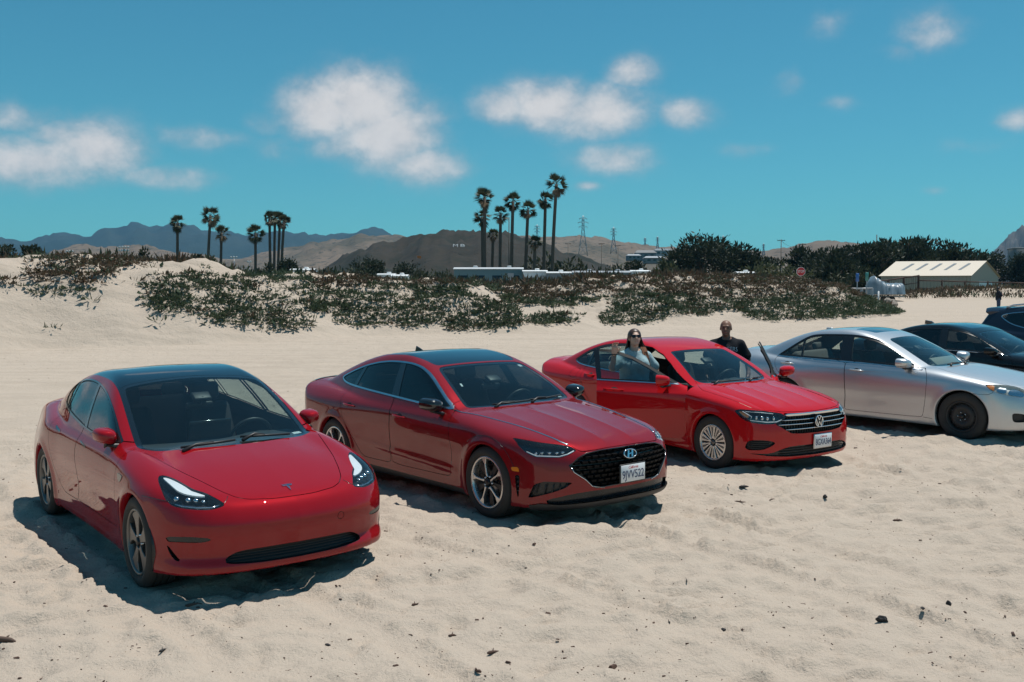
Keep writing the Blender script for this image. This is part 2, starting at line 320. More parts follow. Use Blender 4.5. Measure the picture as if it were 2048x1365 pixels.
SONATA = dict(wb=2.84, R=.334, arch=.365, H=1.445, xf=2.375, xr=-2.525, flare=.014,
  Wz=[.12, .20, .30, .45, .60, .72, .84, .95, 1.08],
  W=[(-2.6, [.74, .79, .82, .83, .83, .83, .82, .78, .72]), (-2.1, [.83, .865, .88, .89, .895, .895, .885, .84, .78]), (-1.42, [.86, .885, .90, .91, .922, .928, .91, .865, .80]),
     (-.8, [.845, .87, .875, .885, .905, .918, .905, .865, .80]), (0, [.845, .868, .872, .88, .90, .913, .90, .86, .79]), (.7, [.845, .868, .872, .885, .905, .915, .89, .84, .78]),
     (1.42, [.86, .885, .90, .91, .925, .92, .885, .82, .74]), (1.9, [.85, .87, .885, .89, .89, .875, .82, .74, .66]), (2.4, [.80, .82, .83, .82, .80, .76, .68, .6, .5])],
  Ty=[0, .35, .6, .75, .88],
  T=[(2.5, [.58, .57, .55, .52, .48]), (2.32, [.675, .667, .64, .60, .55]), (2.15, [.745, .74, .722, .69, .64]), (1.9, [.81, .805, .79, .765, .72]), (1.6, [.868, .862, .848, .828, .79]), (1.3, [.912, .905, .892, .875, .84]), (1.0, [.95, .943, .932, .915, .88]),
     (.7, [.96, .955, .948, .935, .90]), (0, [.955, .955, .95, .94, .91]), (-.8, [.97, .97, .965, .955, .925]), (-1.3, [1.0, 1.0, .995, .98, .94]), (-1.7, [1.04, 1.035, 1.02, .995, .94]), (-2.1, [1.065, 1.06, 1.04, 1.0, .94]), (-2.4, [1.065, 1.06, 1.035, .99, .93]), (-2.6, [1.05, 1.04, 1.0, .95, .88])],
  nose=[(.12, 2.25), (.2, 2.33), (.3, 2.36), (.42, 2.375), (.52, 2.375), (.6, 2.365), (.68, 2.335), (.8, 2.24), (.95, 2.1)],
  Ny=[0, .3, .5, .65, .78, .88, .96], N=[(.2, [0, .02, .065, .135, .26, .44, .68]), (.8, [0, .03, .09, .18, .33, .52, .78])],
  tail=[(.15, -2.32), (.3, -2.45), (.5, -2.50), (.7, -2.515), (.9, -2.52), (1.02, -2.525), (1.1, -2.50)], tplan=[(0, 0), (.4, .035), (.65, .11), (.8, .20), (.92, .40)],
  g0=[(1.4, .70), (1.1, .86), (.9, .955), (.6, 1.125), (.3, 1.265), (.05, 1.358), (-.15, 1.405), (-.4, 1.441), (-.65, 1.44), (-.95, 1.41), (-1.25, 1.35), (-1.55, 1.265), (-1.85, 1.17), (-2.1, 1.085), (-2.4, .98)],
  gm=-.4, kf=.13, kr=.14, crown=.042,
  sb=[(1.5, .80), (1.0, .82), (.5, .835), (-.3, .845), (-.9, .83), (-1.4, .775), (-1.9, .69), (-2.4, .60)], zb=.95, tum=[(1, .38), (.2, .41), (-.6, .46), (-1.5, .43)], tumc=.22,
  bot=[(2.3, .17), (1.9, .16), (0, .16), (-1.8, .18), (-2.4, .28)], r_sh=.09, r_nose=.13, r_tail=.09, r_rail=.115, r_belt=.03, r_bot=.05,
  pose=(-.4206, 10.7824, -51.02, .0406, .08, 1.04))
JETTA = dict(wb=2.686, R=.326, arch=.358, H=1.459, xf=2.20, xr=-2.50, flare=.012,
  Wz=[.12, .20, .30, .45, .60, .72, .84, .95, 1.08],
  W=[(-2.6, [.74, .78, .80, .81, .81, .81, .80, .77, .72]), (-2.1, [.82, .845, .855, .865, .87, .872, .865, .83, .78]), (-1.34, [.845, .865, .875, .885, .893, .897, .885, .855, .80]),
     (-.8, [.83, .855, .862, .872, .885, .893, .885, .855, .80]), (0, [.83, .855, .86, .87, .885, .892, .885, .855, .79]), (.7, [.83, .855, .86, .872, .887, .892, .88, .845, .78]),
     (1.34, [.845, .865, .875, .885, .895, .893, .875, .825, .74]), (1.8, [.835, .855, .865, .868, .868, .86, .83, .77, .68]), (2.2, [.80, .82, .83, .83, .82, .80, .75, .68, .58])],
  Ty=[0, .35, .6, .75, .88],
  T=[(2.3, [.66, .65, .63, .60, .56]), (2.13, [.752, .746, .728, .69, .63]), (1.95, [.812, .806, .79, .752, .69]), (1.6, [.89, .885, .873, .85, .80]), (1.3, [.938, .932, .92, .895, .845]), (1.0, [.975, .968, .957, .93, .88]),
     (.7, [.985, .98, .97, .95, .90]), (0, [.975, .975, .97, .955, .915]), (-.8, [.985, .985, .98, .965, .93]), (-1.3, [1.0, 1.0, .995, .98, .94]), (-1.7, [1.05, 1.045, 1.03, 1.0, .945]), (-2.1, [1.085, 1.08, 1.055, 1.01, .945]), (-2.4, [1.08, 1.075, 1.045, .99, .93]), (-2.6, [1.05, 1.04, 1.0, .95, .88])],
  nose=[(.12, 2.07), (.2, 2.165), (.3, 2.19), (.42, 2.20), (.52, 2.198), (.62, 2.185), (.72, 2.16), (.82, 2.08), (.95, 1.95)],
  Ny=[0, .3, .5, .65, .78, .88, .96], N=[(.2, [0, .015, .05, .105, .205, .36, .60]), (.8, [0, .02, .06, .125, .24, .41, .66])],
  tail=[(.15, -2.32), (.3, -2.43), (.5, -2.48), (.7, -2.495), (.9, -2.50), (1.02, -2.495), (1.1, -2.46)], tplan=[(0, 0), (.4, .03), (.65, .10), (.8, .19), (.92, .40)],
  g0=[(1.4, .72), (1.1, .885), (.85, 1.005), (.6, 1.145), (.3, 1.285), (.05, 1.378), (-.15, 1.425), (-.4, 1.457), (-.65, 1.456), (-.95, 1.43), (-1.25, 1.37), (-1.5, 1.295), (-1.75, 1.20), (-2.0, 1.10), (-2.3, .98)],
  gm=-.4, kf=.13, kr=.12, crown=.045,
  sb=[(1.5, .79), (1.0, .81), (.5, .825), (-.3, .835), (-.9, .825), (-1.4, .775), (-1.9, .70), (-2.4, .62)], zb=.97, tum=[(1, .36), (.2, .39), (-.6, .44), (-1.5, .42)], tumc=.22,
  bot=[(2.3, .19), (1.9, .17), (0, .17), (-1.8, .19), (-2.4, .28)], r_sh=.07, r_nose=.11, r_tail=.09, r_rail=.105, r_belt=.03, r_bot=.05,
  pose=(2.387, 13.518, -56.33, -.020, -.1, -.39))
CAMRY = dict(wb=2.776, R=.33, arch=.372, H=1.46, xf=2.34, xr=-2.465, flare=.010,
  Wz=[.12, .20, .30, .45, .60, .72, .84, .95, 1.08],
  W=[(-2.6, [.74, .78, .80, .81, .81, .81, .80, .77, .72]), (-2.1, [.82, .85, .865, .875, .88, .88, .865, .83, .78]), (-1.39, [.85, .875, .885, .895, .905, .907, .89, .855, .80]),
     (-.8, [.84, .865, .875, .885, .90, .905, .893, .86, .80]), (0, [.84, .868, .876, .885, .90, .905, .893, .86, .79]), (.7, [.84, .868, .876, .887, .90, .903, .885, .845, .78]),
     (1.39, [.85, .875, .885, .895, .905, .90, .875, .825, .74]), (1.9, [.83, .855, .865, .87, .87, .86, .82, .75, .66]), (2.3, [.79, .81, .82, .82, .81, .78, .72, .64, .55])],
  Ty=[0, .35, .6, .75, .88],
  T=[(2.45, [.60, .59, .57, .54, .50]), (2.27, [.70, .693, .675, .64, .59]), (2.1, [.765, .76, .742, .71, .66]), (1.9, [.82, .813, .797, .775, .73]), (1.6, [.882, .875, .86, .84, .80]), (1.3, [.93, .922, .908, .888, .845]), (1.0, [.972, .963, .95, .928, .88]),
     (.7, [.985, .98, .97, .95, .90]), (0, [.975, .975, .97, .955, .915]), (-.8, [.985, .985, .98, .965, .93]), (-1.3, [1.01, 1.01, 1.0, .98, .94]), (-1.7, [1.07, 1.065, 1.045, 1.0, .945]), (-2.0, [1.095, 1.09, 1.065, 1.01, .945]), (-2.35, [1.09, 1.08, 1.05, .99, .93]), (-2.6, [1.05, 1.04, 1.0, .95, .88])],
  nose=[(.12, 2.2), (.2, 2.29), (.3, 2.325), (.42, 2.34), (.52, 2.335), (.62, 2.315), (.72, 2.27), (.82, 2.18), (.95, 2.05)],
  Ny=[0, .3, .5, .65, .78, .88, .96], N=[(.2, [0, .025, .075, .15, .275, .44, .68]), (.8, [0, .03, .09, .18, .32, .50, .75])],
  tail=[(.15, -2.3), (.3, -2.41), (.5, -2.455), (.7, -2.465), (.9, -2.465), (1.02, -2.455), (1.1, -2.42)], tplan=[(0, 0), (.4, .035), (.65, .11), (.8, .20), (.92, .40)],
  g0=[(1.4, .74), (1.1, .885), (.85, 1.0), (.6, 1.125), (.3, 1.265), (.05, 1.365), (-.15, 1.42), (-.4, 1.455), (-.7, 1.456), (-1.0, 1.43), (-1.25, 1.375), (-1.5, 1.29), (-1.75, 1.185), (-2.0, 1.075), (-2.3, .95)],
  gm=-.4, kf=.25, kr=.10, crown=.055,
  sb=[(1.5, .79), (1.0, .815), (.5, .835), (-.3, .845), (-.9, .835), (-1.4, .785), (-1.9, .71), (-2.4, .63)], zb=.97, tum=[(1, .44), (.2, .44), (-.6, .44), (-1.5, .46)], tumc=.22,
  bot=[(2.3, .19), (1.9, .17), (0, .17), (-1.8, .19), (-2.4, .28)], r_sh=.09, r_nose=.13, r_tail=.09, r_rail=.13, r_belt=.03, r_bot=.05,
  pose=(5.872, 15.215, -47.82, .034, .2, .23))
import copy as _copy
BMW = _copy.deepcopy(CAMRY); BMW.update(wb=2.81, R=.33, arch=.362, H=1.435, xf=2.25, xr=-2.42, track=.90, pose=(8.85, 17.6, -49., 0.))
BMW['g0'] = [(x, z-.028 if z > 1.2 else z-.01) for x, z in BMW['g0']]
BMW['nose'] = [(z, x-.09) for z, x in BMW['nose']]; BMW['tail'] = [(z, x+.045) for z, x in BMW['tail']]
SUV = _copy.deepcopy(CAMRY); SUV.update(wb=2.82, R=.36, arch=.40, H=1.70, xf=2.36, xr=-2.42, track=.92, zb=1.12, pose=(12.4, 20.0, -49., 0.))
SUV['T'] = [(x, [v+.15 for v in r]) for x, r in SUV['T']]; SUV['Wz'] = [z*1.13 for z in SUV['Wz']]; SUV['W'] = [(x, [v+.03 for v in r]) for x, r in SUV['W']]
SUV['g0'] = [(1.4, .90), (1.1, 1.04), (.85, 1.155), (.6, 1.29), (.3, 1.45), (.05, 1.58), (-.15, 1.645), (-.4, 1.69), (-.8, 1.70), (-1.3, 1.68), (-1.8, 1.635), (-2.1, 1.60), (-2.2, 1.58), (-2.3, 1.50), (-2.42, 1.30), (-2.6, 1.05)]
SUV['sb'] = [(1.5, .82), (1.0, .84), (.5, .86), (-.3, .87), (-.9, .865), (-1.4, .85), (-1.9, .81), (-2.4, .75)]
SUV['tail'] = [(.2, -2.3), (.5, -2.40), (.9, -2.44), (1.2, -2.42), (1.4, -2.38)]
SUV['nose'] = [(z*1.15, x) for z, x in SUV['nose']]; SUV['bot'] = [(x, z+.06) for x, z in SUV['bot']]; SUV['tum'] = [(1, .34), (.2, .34), (-.6, .32), (-1.5, .34), (-2.3, .42)]; SUV['tumc'] = .12

# ---------------------------------------------------------------- blender helpers
def tag(o, label=None, cat=None, group=None, kind=None):
    if label: o['label'] = label
    if cat: o['category'] = cat
    if group: o['group'] = group
    if kind: o['kind'] = kind
    return o
def empty(name, loc=(0, 0, 0), rot=None):
    o = bpy.data.objects.new(name, None); COL.objects.link(o); o.location = loc; o.empty_display_size = .2
    if rot is not None: o.rotation_euler = rot
    return o
def link(name, me, mats, parent=None):
    o = bpy.data.objects.new(name, me); COL.objects.link(o)
    for m in (mats if isinstance(mats, (list, tuple)) else [mats]):
        if m is not None and m.name not in [x.name for x in me.materials if x]: me.materials.append(m)
    if parent is not None: o.parent = parent
    return o
def np_mesh(name, V, F, N=None, smooth=True):
    me = bpy.data.meshes.new(name); V = np.asarray(V, np.float32); F = np.asarray(F, np.int32); k = F.shape[1]
    me.vertices.add(len(V)); me.vertices.foreach_set('co', V.ravel())
    me.loops.add(F.size); me.loops.foreach_set('vertex_index', F.ravel())
    me.polygons.add(len(F)); me.polygons.foreach_set('loop_start', np.arange(0, F.size, k, dtype=np.int32)); me.polygons.foreach_set('loop_total', np.full(len(F), k, np.int32))
    me.polygons.foreach_set('use_smooth', np.full(len(F), smooth)); me.update(calc_edges=True)
    if N is not None: me.normals_split_custom_set_from_vertices(np.asarray(N, np.float32))
    return me
class MB:
    # collects shapes into one mesh
    def __init__(s): s.v = []; s.f = []; s.sm = []; s.mi = []; s.m = 0
    def add(s, V, F, smooth=False, mat=None):
        b = len(s.v); s.v += [tuple(map(float, p)) for p in V]; s.f += [tuple(i+b for i in f) for f in F]; s.sm += [smooth]*len(F); s.mi += [s.m if mat is None else mat]*len(F); return s
    def box(s, c, d, M=None, taper=1., mat=None, rot=None):
        x, y, z = d[0]/2, d[1]/2, d[2]/2; t = taper
        V = [Vector(p) for p in [(-x, -y, -z), (x, -y, -z), (x, y, -z), (-x, y, -z), (-x*t, -y*t, z), (x*t, -y*t, z), (x*t, y*t, z), (-x*t, y*t, z)]]
        if rot is not None: V = [Euler(rot).to_matrix() @ p for p in V]
        V = [p+Vector(c) for p in V]
        if M is not None: V = [M @ p for p in V]
        return s.add(V, [(3, 2, 1, 0), (4, 5, 6, 7), (0, 1, 5, 4), (1, 2, 6, 5), (2, 3, 7, 6), (3, 0, 4, 7)], mat=mat)
    def rbox(s, c, d, r=.02, seg=2, rot=None, mat=None, fn=None):
        bm = bmesh.new(); bmesh.ops.create_cube(bm, size=1)
        for v in bm.verts: v.co = Vector((v.co.x*d[0], v.co.y*d[1], v.co.z*d[2]))
        bmesh.ops.bevel(bm, geom=bm.edges[:], offset=min(r, min(d)*.49), segments=seg, profile=.5, affect='EDGES')
        if fn:
            for v in bm.verts: v.co = Vector(fn(v.co))
        V = [v.co.copy() for v in bm.verts]
        if rot is not None: V = [Euler(rot).to_matrix() @ p for p in V]
        V = [p+Vector(c) for p in V]; F = [[l.vert.index for l in f.loops] for f in bm.faces]; bm.free()
        return s.add(V, F, True, mat)
    def tube(s, pts, rad, n=8, cap=True, mat=None, flat=1., up=None):
        pts = [Vector(p) for p in pts]; rad = rad if isinstance(rad, (list, tuple)) else [rad]*len(pts); V = []; F = []; pu = None
        for i, p in enumerate(pts):
            d = (pts[min(i+1, len(pts)-1)]-pts[max(i-1, 0)]).normalized()
            if pu is None: u = d.orthogonal().normalized() if up is None else (Vector(up)-d*d.dot(Vector(up))).normalized()
            else: u = (pu-d*pu.dot(d)).normalized()
            pu = u; w = d.cross(u)
            for k in range(n):
                a = 2*math.pi*k/n; V.append(p+u*math.cos(a)*rad[i]+w*math.sin(a)*rad[i]*flat)
        for i in range(len(pts)-1):
            for k in range(n): F.append((i*n+k, i*n+(k+1) % n, (i+1)*n+(k+1) % n, (i+1)*n+k))
        if cap: F += [tuple(range(n))[::-1], tuple((len(pts)-1)*n+k for k in range(n))]
        return s.add(V, F, True, mat)
    def lathe(s, prof, n=48, axis='y', c=(0, 0, 0), mat=None, close=False, smooth=True):
        # prof: list of (r, a) ; a along axis
        V = []; F = []; m = len(prof)
        for k in range(n):
            t = 2*math.pi*k/n
            for r, a in prof:
                p = (r*math.cos(t), a, r*math.sin(t)) if axis == 'y' else ((r*math.cos(t), r*math.sin(t), a) if axis == 'z' else (a, r*math.cos(t), r*math.sin(t)))
                V.append((p[0]+c[0], p[1]+c[1], p[2]+c[2]))
        for k in range(n):
            for i in range(m-1 if not close else m):
                F.append((k*m+i, ((k+1) % n)*m+i, ((k+1) % n)*m+(i+1) % m, k*m+(i+1) % m))
        return s.add(V, F, smooth, mat)
    def prism(s, poly, fa, fb, mat=None, smooth=False):
        # poly 2D; fa, fb map 2D->3D for the two caps
        n = len(poly); V = [fa(*p) for p in poly]+[fb(*p) for p in poly]
        F = [tuple(range(n))[::-1], tuple(range(n, 2*n))]+[(i, (i+1) % n, n+(i+1) % n, n+i) for i in range(n)]
        return s.add(V, F, smooth, mat)
    def mesh(s, name):
        me = bpy.data.meshes.new(name); me.from_pydata(s.v, [], s.f)
        me.polygons.foreach_set('use_smooth', s.sm); me.polygons.foreach_set('material_index', s.mi); me.update(); return me
    def obj(s, name, mats, parent=None): 
        me = s.mesh(name)
        if not isinstance(mats, (list, tuple)): mats = [mats]
        for m in mats: me.materials.append(m)
        o = bpy.data.objects.new(name, me); COL.objects.link(o)
        if parent is not None: o.parent = parent
        return o
def sharpen(o, ang=35):
    me = o.data; me.set_sharp_from_angle(angle=R(ang)); return o
def copy_tree(o, parent=None):
    c = o.copy(); COL.objects.link(c); c.parent = parent
    for ch in list(o.children): copy_tree(ch, c)
    return c
def text_mesh(txt, size, extrude=.002, font=None, shear=0, spacing=1.):
    cu = bpy.data.curves.new('text', 'FONT'); cu.body = txt; cu.size = size; cu.extrude = extrude; cu.align_x = 'CENTER'; cu.align_y = 'CENTER'; cu.shear = shear; cu.space_character = spacing; cu.resolution_u = 3
    o = bpy.data.objects.new('text', cu); COL.objects.link(o)
    dg = bpy.context.evaluated_depsgraph_get(); me = bpy.data.meshes.new_from_object(o.evaluated_get(dg))
    bpy.data.objects.remove(o); bpy.data.curves.remove(cu); return me
# ---------------------------------------------------------------- materials
MAT = {}
class NT:
    def __init__(s, name):
        s.m = bpy.data.materials.new(name); s.m.use_nodes = True; s.t = s.m.node_tree; s.b = s.t.nodes['Principled BSDF']; s.out = s.t.nodes['Material Output']; MAT[name] = s.m
    def n(s, t, **k):
        x = s.t.nodes.new(t)
        for a, b in k.items(): setattr(x, a, b)
        return x
    def l(s, a, b): s.t.links.new(a, b)
    def set(s, **k):
        for a, b in k.items():
            a = {'color': 'Base Color', 'rough': 'Roughness', 'metal': 'Metallic', 'coat': 'Coat Weight', 'coatr': 'Coat Roughness', 'spec': 'Specular IOR Level', 'ior': 'IOR', 'emit': 'Emission Color', 'emits': 'Emission Strength', 'sheen': 'Sheen Weight', 'trans': 'Transmission Weight', 'sss': 'Subsurface Weight', 'alpha': 'Alpha'}[a]
            if isinstance(b, (tuple, list)) and len(b) == 3: b = (*b, 1)
            s.b.inputs[a].default_value = b
        return s
    def coord(s, kind='Object'): return s.n('ShaderNodeTexCoord').outputs[kind]
    def noise(s, scale, detail=3, rough=.5, vec=None, dist=0.):
        x = s.n('ShaderNodeTexNoise'); x.inputs['Scale'].default_value = scale; x.inputs['Detail'].default_value = detail; x.inputs['Roughness'].default_value = rough; x.inputs['Distortion'].default_value = dist
        if vec is not None: s.l(vec, x.inputs['Vector'])
        return x.outputs['Fac']
    def ramp(s, fac, stops):
        x = s.n('ShaderNodeValToRGB'); e = x.color_ramp.elements
        while len(e) < len(stops): e.new(.5)
        for i, (p, c) in enumerate(stops): e[i].position = p; e[i].color = (*c, 1) if len(c) == 3 else c
        s.l(fac, x.inputs[0]); return x.outputs[0]
    def mix(s, fac, a, b, blend='MIX'):
        x = s.n('ShaderNodeMix', data_type='RGBA', blend_type=blend)
        for i, v in ((0, fac), (6, a), (7, b)):
            if hasattr(v, 'is_linked') or hasattr(v, 'node'): s.l(v, x.inputs[i])
            else: x.inputs[i].default_value = (*v, 1) if isinstance(v, (tuple, list)) and len(v) == 3 else v
        return x.outputs[2]
    def math(s, op, a, b=0.):
        x = s.n('ShaderNodeMath', operation=op)
        for i, v in enumerate((a, b)):
            if hasattr(v, 'node'): s.l(v, x.inputs[i])
            else: x.inputs[i].default_value = v
        return x.outputs[0]
    def bump(s, h, strength=.3, dist=.01, normal=None):
        x = s.n('ShaderNodeBump'); x.inputs['Strength'].default_value = strength; x.inputs['Distance'].default_value = dist; s.l(h, x.inputs['Height'])
        if normal is not None: s.l(normal, x.inputs['Normal'])
        return x.outputs[0]
def simple(name, color, rough=.5, metal=0., var=.12, scale=12., **k):
    t = NT(name).set(color=color, rough=rough, metal=metal, **k)
    if var:
        n = t.noise(scale, 4, .6, t.coord())
        t.l(t.mix(n, tuple(c*(1-var) for c in color), tuple(min(1, c*(1+var)) for c in color)), t.b.inputs['Base Color'])
        t.l(t.math('ADD', t.math('MULTIPLY', n, .2), max(0., rough-.1)), t.b.inputs['Roughness'])
    return t.m
def paint(name, color, metal=.4, rough=.32, dust=.06, dustc=(.42, .36, .29)):
    t = NT(name).set(metal=metal, rough=rough, coat=1., coatr=.02, spec=.0); t.b.inputs['Coat IOR'].default_value = 1.46
    c = t.coord(); fl = t.n('ShaderNodeTexVoronoi'); fl.inputs['Scale'].default_value = 900; t.l(c, fl.inputs['Vector'])
    base = t.mix(fl.outputs['Distance'], tuple(x*.8 for x in color), tuple(min(1, x*1.25) for x in color))
    # thin uneven film of dust, a little heavier low on the body
    sx = t.n('ShaderNodeSeparateXYZ'); t.l(c, sx.inputs[0])
    low = t.n('ShaderNodeMapRange'); t.l(sx.outputs[2], low.inputs[0]); low.inputs[1].default_value = .7; low.inputs[2].default_value = .15; low.inputs[3].default_value = .35; low.inputs[4].default_value = 2.2
    nz = t.math('MULTIPLY', t.math('MULTIPLY', t.noise(9, 6, .7, c), dust*2), low.outputs[0])
    t.l(t.mix(nz, base, dustc), t.b.inputs['Base Color'])
    t.l(t.math('SUBTRACT', metal, t.math('MULTIPLY', nz, metal)), t.b.inputs['Metallic'])
    cr = t.math('MULTIPLY', t.noise(30, 5, .7, c), .010+dust*.25); t.l(cr, t.b.inputs['Coat Roughness'])
    return t.m
def glass(name, tint, refl=1., dust=.03):
    m = bpy.data.materials.new(name); m.use_nodes = True; nt = m.node_tree; nt.nodes.clear(); MAT[name] = m
    out = nt.nodes.new('ShaderNodeOutputMaterial'); tr = nt.nodes.new('ShaderNodeBsdfTransparent'); tr.inputs[0].default_value = (*tint, 1)
    gl = nt.nodes.new('ShaderNodeBsdfGlossy'); gl.inputs['Roughness'].default_value = .0; gl.inputs[0].default_value = (refl, refl, refl, 1)
    lw = nt.nodes.new('ShaderNodeLayerWeight'); lw.inputs[0].default_value = .5
    pw = nt.nodes.new('ShaderNodeMath'); pw.operation = 'POWER'; pw.inputs[1].default_value = 5.; nt.links.new(lw.outputs['Facing'], pw.inputs[0])
    fr = nt.nodes.new('ShaderNodeMath'); fr.operation = 'MULTIPLY_ADD'; fr.inputs[1].default_value = .93; fr.inputs[2].default_value = .07; nt.links.new(pw.outputs[0], fr.inputs[0])
    mx = nt.nodes.new('ShaderNodeMixShader'); nt.links.new(fr.outputs[0], mx.inputs[0]); nt.links.new(tr.outputs[0], mx.inputs[1]); nt.links.new(gl.outputs[0], mx.inputs[2])
    df = nt.nodes.new('ShaderNodeBsdfDiffuse'); df.inputs[0].default_value = (.5, .46, .4, 1)
    nz = nt.nodes.new('ShaderNodeTexNoise'); nz.inputs['Scale'].default_value = 7; nz.inputs['Detail'].default_value = 8; nz.inputs['Roughness'].default_value = .75
    tc = nt.nodes.new('ShaderNodeTexCoord'); nt.links.new(tc.outputs['Object'], nz.inputs['Vector'])
    mu = nt.nodes.new('ShaderNodeMath'); mu.operation = 'MULTIPLY'; mu.inputs[1].default_value = dust*2; nt.links.new(nz.outputs[0], mu.inputs[0])
    m2 = nt.nodes.new('ShaderNodeMixShader'); nt.links.new(mu.outputs[0], m2.inputs[0]); nt.links.new(mx.outputs[0], m2.inputs[1]); nt.links.new(df.outputs[0], m2.inputs[2])
    nt.links.new(m2.outputs[0], out.inputs[0]); return m
paint('candy_red', (.255, .004, .008), metal=.05, rough=.4, dust=.005)
paint('maroon_red', (.205, .007, .010), metal=.15, rough=.35, dust=.010)
paint('signal_red', (.43, .007, .010), metal=.0, rough=.45, dust=.006)
paint('silver_paint', (.52, .54, .56), metal=.75, rough=.34, dust=.04)
paint('black_paint', (.006, .0065, .008), metal=.0, rough=.3, dust=.006)
paint('navy_paint', (.012, .022, .04), metal=.05, rough=.3, dust=.008)
glass('clear_glass', (.62, .74, .73), dust=.005); glass('tint_glass', (.05, .055, .06), dust=.003); glass('mid_glass', (.66, .74, .72), dust=.004); glass('door_glass', (.46, .58, .60), dust=.005); glass('lamp_glass', (.86, .9, .92), dust=.01)
simple('black_gloss', (.012, .012, .013), .12, coat=.5); simple('black_plastic', (.018, .018, .019), .5); simple('rubber', (.022, .021, .020), .75, var=.25, scale=40)
simple('frit', (.008, .009, .010), .08, var=0, coat=1.); simple('roof_glass', (.006, .009, .012), .05, var=0, coat=1., coatr=.02)
simple('door_frame', (.010, .010, .011), .6, var=0, spec=.12); simple('grille_black', (.006, .006, .007), .45, var=0, spec=.15); simple('chrome', (.75, .77, .79), .10, 1., var=.05); simple('satin_chrome', (.55, .57, .60), .22, 1., var=.05)
simple('gunmetal', (.16, .155, .15), .38, .8); simple('alloy', (.58, .57, .56), .28, .9, var=.08); simple('dark_alloy', (.025, .026, .028), .35, .5)
simple('steel_black', (.035, .035, .035), .55, .3); simple('disc_steel', (.28, .27, .26), .35, 1.)
simple('interior', (.022, .022, .024), .75, var=.2); simple('seat_black', (.03, .03, .032), .7, var=.2); simple('seat_grey', (.14, .135, .13), .8, var=.15); simple('seat_beige', (.36, .33, .28), .8)
simple('dash', (.035, .036, .038), .6); simple('lamp_black', (.012, .014, .017), .25); simple('lamp_white', (.78, .80, .80), .35, var=.03); simple('lamp_silver', (.6, .62, .64), .15, 1., var=.05); simple('amber', (.75, .22, .02), .2, var=.05, coat=1.); simple('tail_red', (.35, .01, .01), .15, var=.05, coat=1.)
simple('plate_white', (.72, .73, .74), .35, var=.05); simple('plate_blue', (.02, .04, .13), .4, var=0); simple('plate_red', (.55, .05, .08), .4, var=0); simple('white_plastic', (.75, .75, .74), .4, var=.04); simple('hazy_lens', (.55, .55, .50), .25, var=.2, coat=1.); simple('screen', (.02, .03, .035), .12, var=0)

# ---------------------------------------------------------------- car construction
GSX, GSY = .0016, .029
def ground_plane(x, y): return GSX*x+GSY*(y-10)
def pose_matrix(pose):
    X, Y, yaw, dz = pose[:4]; roll, pit = (list(pose[4:])+[0, 0])[:2]; yaw = R(yaw)
    n = Vector((-GSX, -GSY, 1)).normalized(); f = Vector((math.cos(yaw), math.sin(yaw), 0)); f = (f-n*f.dot(n)).normalized(); l = n.cross(f)
    M = Matrix((f, l, n)).transposed() @ Matrix.Rotation(R(roll), 3, 'X') @ Matrix.Rotation(-R(pit), 3, 'Y')
    return Matrix.Translation((X, Y, ground_plane(X, Y)+dz)) @ M.to_4x4()
def bound_edges(T):
    E = np.concatenate([T[:, [0, 1]], T[:, [1, 2]], T[:, [2, 0]]]); k = np.sort(E, 1).astype(np.int64); key = k[:, 0]*(1 << 32)+k[:, 1]
    u, idx, cnt = np.unique(key, return_index=True, return_counts=True); return E[idx[cnt == 1]]
def part(sh, label, name, mat, parent, side=0, off=0., sel=None):
    g = sh.get(label, side)
    if g is None: return None
    P, N, T = g
    if sel is not None:
        T = T[sel(P[T].mean(1))]
        if len(T) == 0: return None
        u, inv = np.unique(T, return_inverse=True); P, N, T = P[u], N[u], inv.reshape(-1, 3)
    return link(name, np_mesh(name, P-N*off, T, N), mat, parent)
def recess(sh, label, name, mat, parent, side=0, depth=.05, d=None, wall=True):
    g = sh.get(label, side)
    if g is None: return None
    P, N, T = g; D = -N if d is None else np.broadcast_to(np.asarray(d, float), P.shape)
    Q = P+D*depth; n = len(P); E = bound_edges(T)
    F = [T+n]
    if wall: F += [np.stack([E[:, 1], E[:, 0], E[:, 0]+n], 1), np.stack([E[:, 1], E[:, 0]+n, E[:, 1]+n], 1)]
    return link(name, np_mesh(name, np.concatenate([P, Q]), np.concatenate(F), None, False), mat, parent)
def flange(sh, label, name, mat, parent, side=0, depth=.02):
    # thin return edge of a panel
    g = sh.get(label, side)
    if g is None: return None
    P, N, T = g; E = bound_edges(T); n = len(P)
    F = np.concatenate([np.stack([E[:, 0], E[:, 1], E[:, 1]+n], 1), np.stack([E[:, 0], E[:, 1]+n, E[:, 0]+n], 1)])
    return link(name, np_mesh(name, np.concatenate([P, P-N*depth]), F, None, True), mat, parent)
